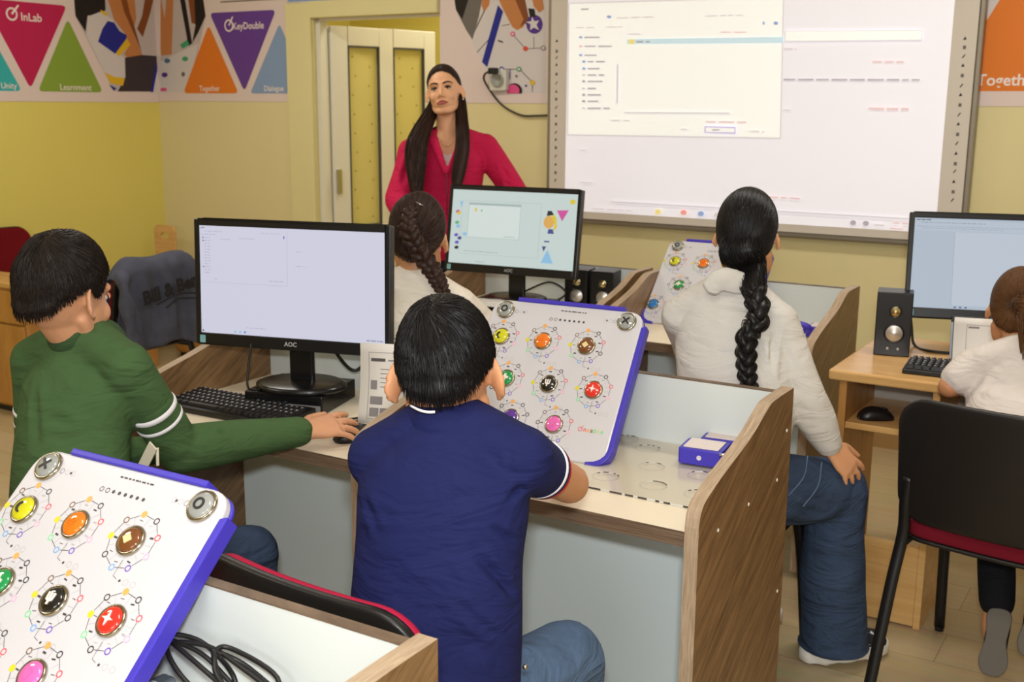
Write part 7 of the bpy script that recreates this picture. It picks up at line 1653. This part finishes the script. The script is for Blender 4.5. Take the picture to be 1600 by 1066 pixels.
for S_, E_, W_, sd in ((Sr, Er, Wr, 1), (Sl, El, Wl, -1)):
    rtube(b, [S_, lerp(S_, E_, .5), E_], [0.042, 0.038, 0.034]); rtube(b, [E_, lerp(E_, W_, .35), W_], [0.034, 0.034, 0.024]); add_hand(b, W_, tuple((V(W_)-V(E_)).normalized()+V((0,0,-0.3))), (0, 0, -1), 0.95, 0.4, 0.12, sd)
for h_, k_, a_ in zip(hips, knees, ank): pleg(b, h_, k_, a_, (0.080, 0.070, 0.052, 0.050, 0.036)); rtube(b, [a_, tuple(V((a_[0], a_[1], 0.05))+fwd*0.07), tuple(V((a_[0], a_[1], 0.035))+fwd*0.15)], [0.038, 0.036, 0.028])
part('body', organic(b, 0.004, 3), sk_t, pt_)
def cut(me, pred):
    bm = bmesh.new(); bm.from_mesh(me); dl = [f for f in bm.faces if pred(f.calc_center_median())]; bmesh.ops.delete(bm, geom=dl, context='FACES'); bm.to_mesh(me); bm.free(); me.update(); return me
# chest coordinates: s across (towards image right), z up, measured from the neck pit
pit = V((-2.706, 3.914, 1.344)); acr = V((0.866, 0.5, 0))
def chest(p): q = V(p)-pit; return q.dot(acr), q.z, q.dot(fwd)
mb = MB(); torso(mb, tor[2:], tuple(fwd), 0.93); rtube(mb, [lerp(nb, Sr, .3), Sr], [0.046, 0.046]); rtube(mb, [lerp(nb, Sl, .3), Sl], [0.046, 0.046])
me = organic(mb, 0.005, 6); cut(me, lambda p: (chest(p)[2] > -0.09 and chest(p)[1] > -0.055+abs(chest(p)[0])*0.25 and abs(chest(p)[0]) < 0.075))
part('white_tee', me, cloth('tee_white', (226, 216, 210), 0.85), pt_)
me = shirt_mesh(tor, tuple(fwd), [(nb, Sr, 0.056, 0.056), (nb, Sl, 0.056, 0.056)], [([Sr, lerp(Sr, Er, .5), Er], [0.064, 0.058, 0.054]), ([Er, lerp(Er, Wr, .95)], [0.054, 0.040]), ([Sl, lerp(Sl, El, .5), El], [0.064, 0.058, 0.054]), ([El, lerp(El, Wl, .95)], [0.054, 0.040])], 0.006, 7)
folds(me, [((-2.594, 4.042, 1.295), (-2.597, 4.007, 1.162), 0.010, 0.010), ((-2.568, 4.078, 1.281), (-2.498, 4.095, 1.175), 0.009, 0.006), ((-2.823, 3.807, 1.296), (-2.835, 3.768, 1.166), 0.012, 0.008), ((-2.677, 3.830, 1.222), (-2.735, 3.775, 1.144), 0.012, 0.006), ((-2.678, 3.832, 1.234), (-2.612, 3.874, 1.143), 0.012, 0.006), ((-2.560, 4.040, 1.202), (-2.496, 4.092, 1.162), 0.008, 0.006), ((-2.645, 3.997, 1.335), (-2.604, 3.959, 1.178), 0.009, 0.006)], 0.004, 15, 44)
cut(me, lambda p: (chest(p)[2] > -0.11 and chest(p)[1] > -0.13+abs(chest(p)[0])*2.6 and chest(p)[1] < 0.12))
pink = cloth('pink', (200, 30, 78), 0.75, 0.2, 700, 0.05)
pj_ = part('jacket', me, pink, pt_)
co_ = MB()
for s in (-1, 1):
    rtube(co_, [tuple(pit+acr*(s*0.004)+V((0,0,-0.125))+fwd*0.032), tuple(pit+acr*(s*0.034)+V((0,0,-0.050))+fwd*0.018), tuple(pit+acr*(s*0.060)+V((0,0,0.010))-fwd*0.025), tuple(pit+acr*(s*0.066)+V((0,0,0.035))-fwd*0.09), tuple(pit+acr*(s*0.030)+V((0,0,0.045))-fwd*0.145)], [(0.008,0.012), (0.009,0.018), (0.010,0.021), (0.010,0.022), (0.010,0.022)], up=(0.3*s, 0, 1), n=6)
me = organic(co_, 0.004, 3); part('jacket_collar', me, pink, pt_)
zp = MB().tube([pit-V(pt_.location)+V((0,0,-0.13))+fwd*0.040, pit-V(pt_.location)+V((0,0,-0.30))+fwd*0.030], 0.003, 6); zp.obj('zip', mat('zip_pink', (150, 30, 70), 0.4), pj_)
nk = MB().tube(crom([pit-V(pt_.location)+acr*(-0.05)+V((0,0,0.03))-fwd*0.015, pit-V(pt_.location)+V((0,0,-0.02))+fwd*0.012, pit-V(pt_.location)+acr*0.05+V((0,0,0.03))-fwd*0.015], 8), 0.0012, 6); nk.obj('necklace', mat('gold_chain', (200, 160, 90), 0.3, metal=1.0), pt_)
jn = MB(); rtube(jn, [(-2.79,4.03,0.84), (-2.79,4.03,0.95)], [(0.158,0.115), (0.150,0.108)], tuple(fwd))
for h_, k_, a_ in zip(hips, knees, ank): pleg(jn, h_, k_, a_, (0.092, 0.084, 0.066, 0.064, 0.056))
part('trousers', organic(jn, 0.008, 5), MATS['cloth_dark_trousers'], pt_)
for a_ in ank: sneaker(pt_, a_, fwd)
LIM_W = [(0, 84), (22, 78), (42, 66), (62, 56), (90, 50), (118, 56), (138, 66), (158, 78), (180, 84), (200, 112), (235, 128), (270, 130), (305, 128), (340, 112)]
hair_obj('hair', ht, pt_, hair_choc, LIM_W, 0.011, 1800, 0.15, 61, gather=dirv(270, 105), wid=0.0015, lift=0.001)
lk = MB()
e_r = ht @ Vector((0.062, -0.030, -0.055)); e_l = ht @ Vector((-0.066, -0.028, -0.04))
lock(lk, [tuple(ht @ Vector((0.055, -0.055, 0.0))), tuple(e_r), (-2.800, 3.845, 1.369), (-2.785, 3.801, 1.298), (-2.770, 3.779, 1.221), (-2.759, 3.767, 1.143), (-2.747, 3.757, 1.052)], [(0.020,0.022), (0.026,0.024), (0.040,0.020), (0.044,0.018), (0.036,0.017), (0.026,0.015), (0.012,0.010)], 90, 7, tuple(fwd), 0.0020)
lock(lk, [tuple(ht @ Vector((-0.058, -0.050, 0.005))), tuple(e_l), (-2.672, 3.975, 1.412), (-2.642, 3.935, 1.345), (-2.629, 3.901, 1.272), (-2.629, 3.876, 1.195), (-2.627, 3.855, 1.104)], [(0.016,0.022), (0.020,0.022), (0.026,0.018), (0.028,0.016), (0.027,0.015), (0.024,0.014), (0.012,0.010)], 80, 8, tuple(fwd), 0.0020)
lk.v = [tuple(V(v)-V(pt_.location)) for v in lk.v]; link('long_hair', lk.mesh('long_hair'), hair_choc, pt_, True)
face(ht, pt_, hair_choc, m_lipr, sk_t, 0.0040, mat('eyelid_shadow', (140, 92, 72), 0.5))
er = MB().ell(tuple((ht @ Vector((-0.082, -0.004, -0.040)))-V(pt_.location)), (0.0045, 0.0045, 0.006), 10, 8); er.obj('earring', MATS['steel'], pt_)
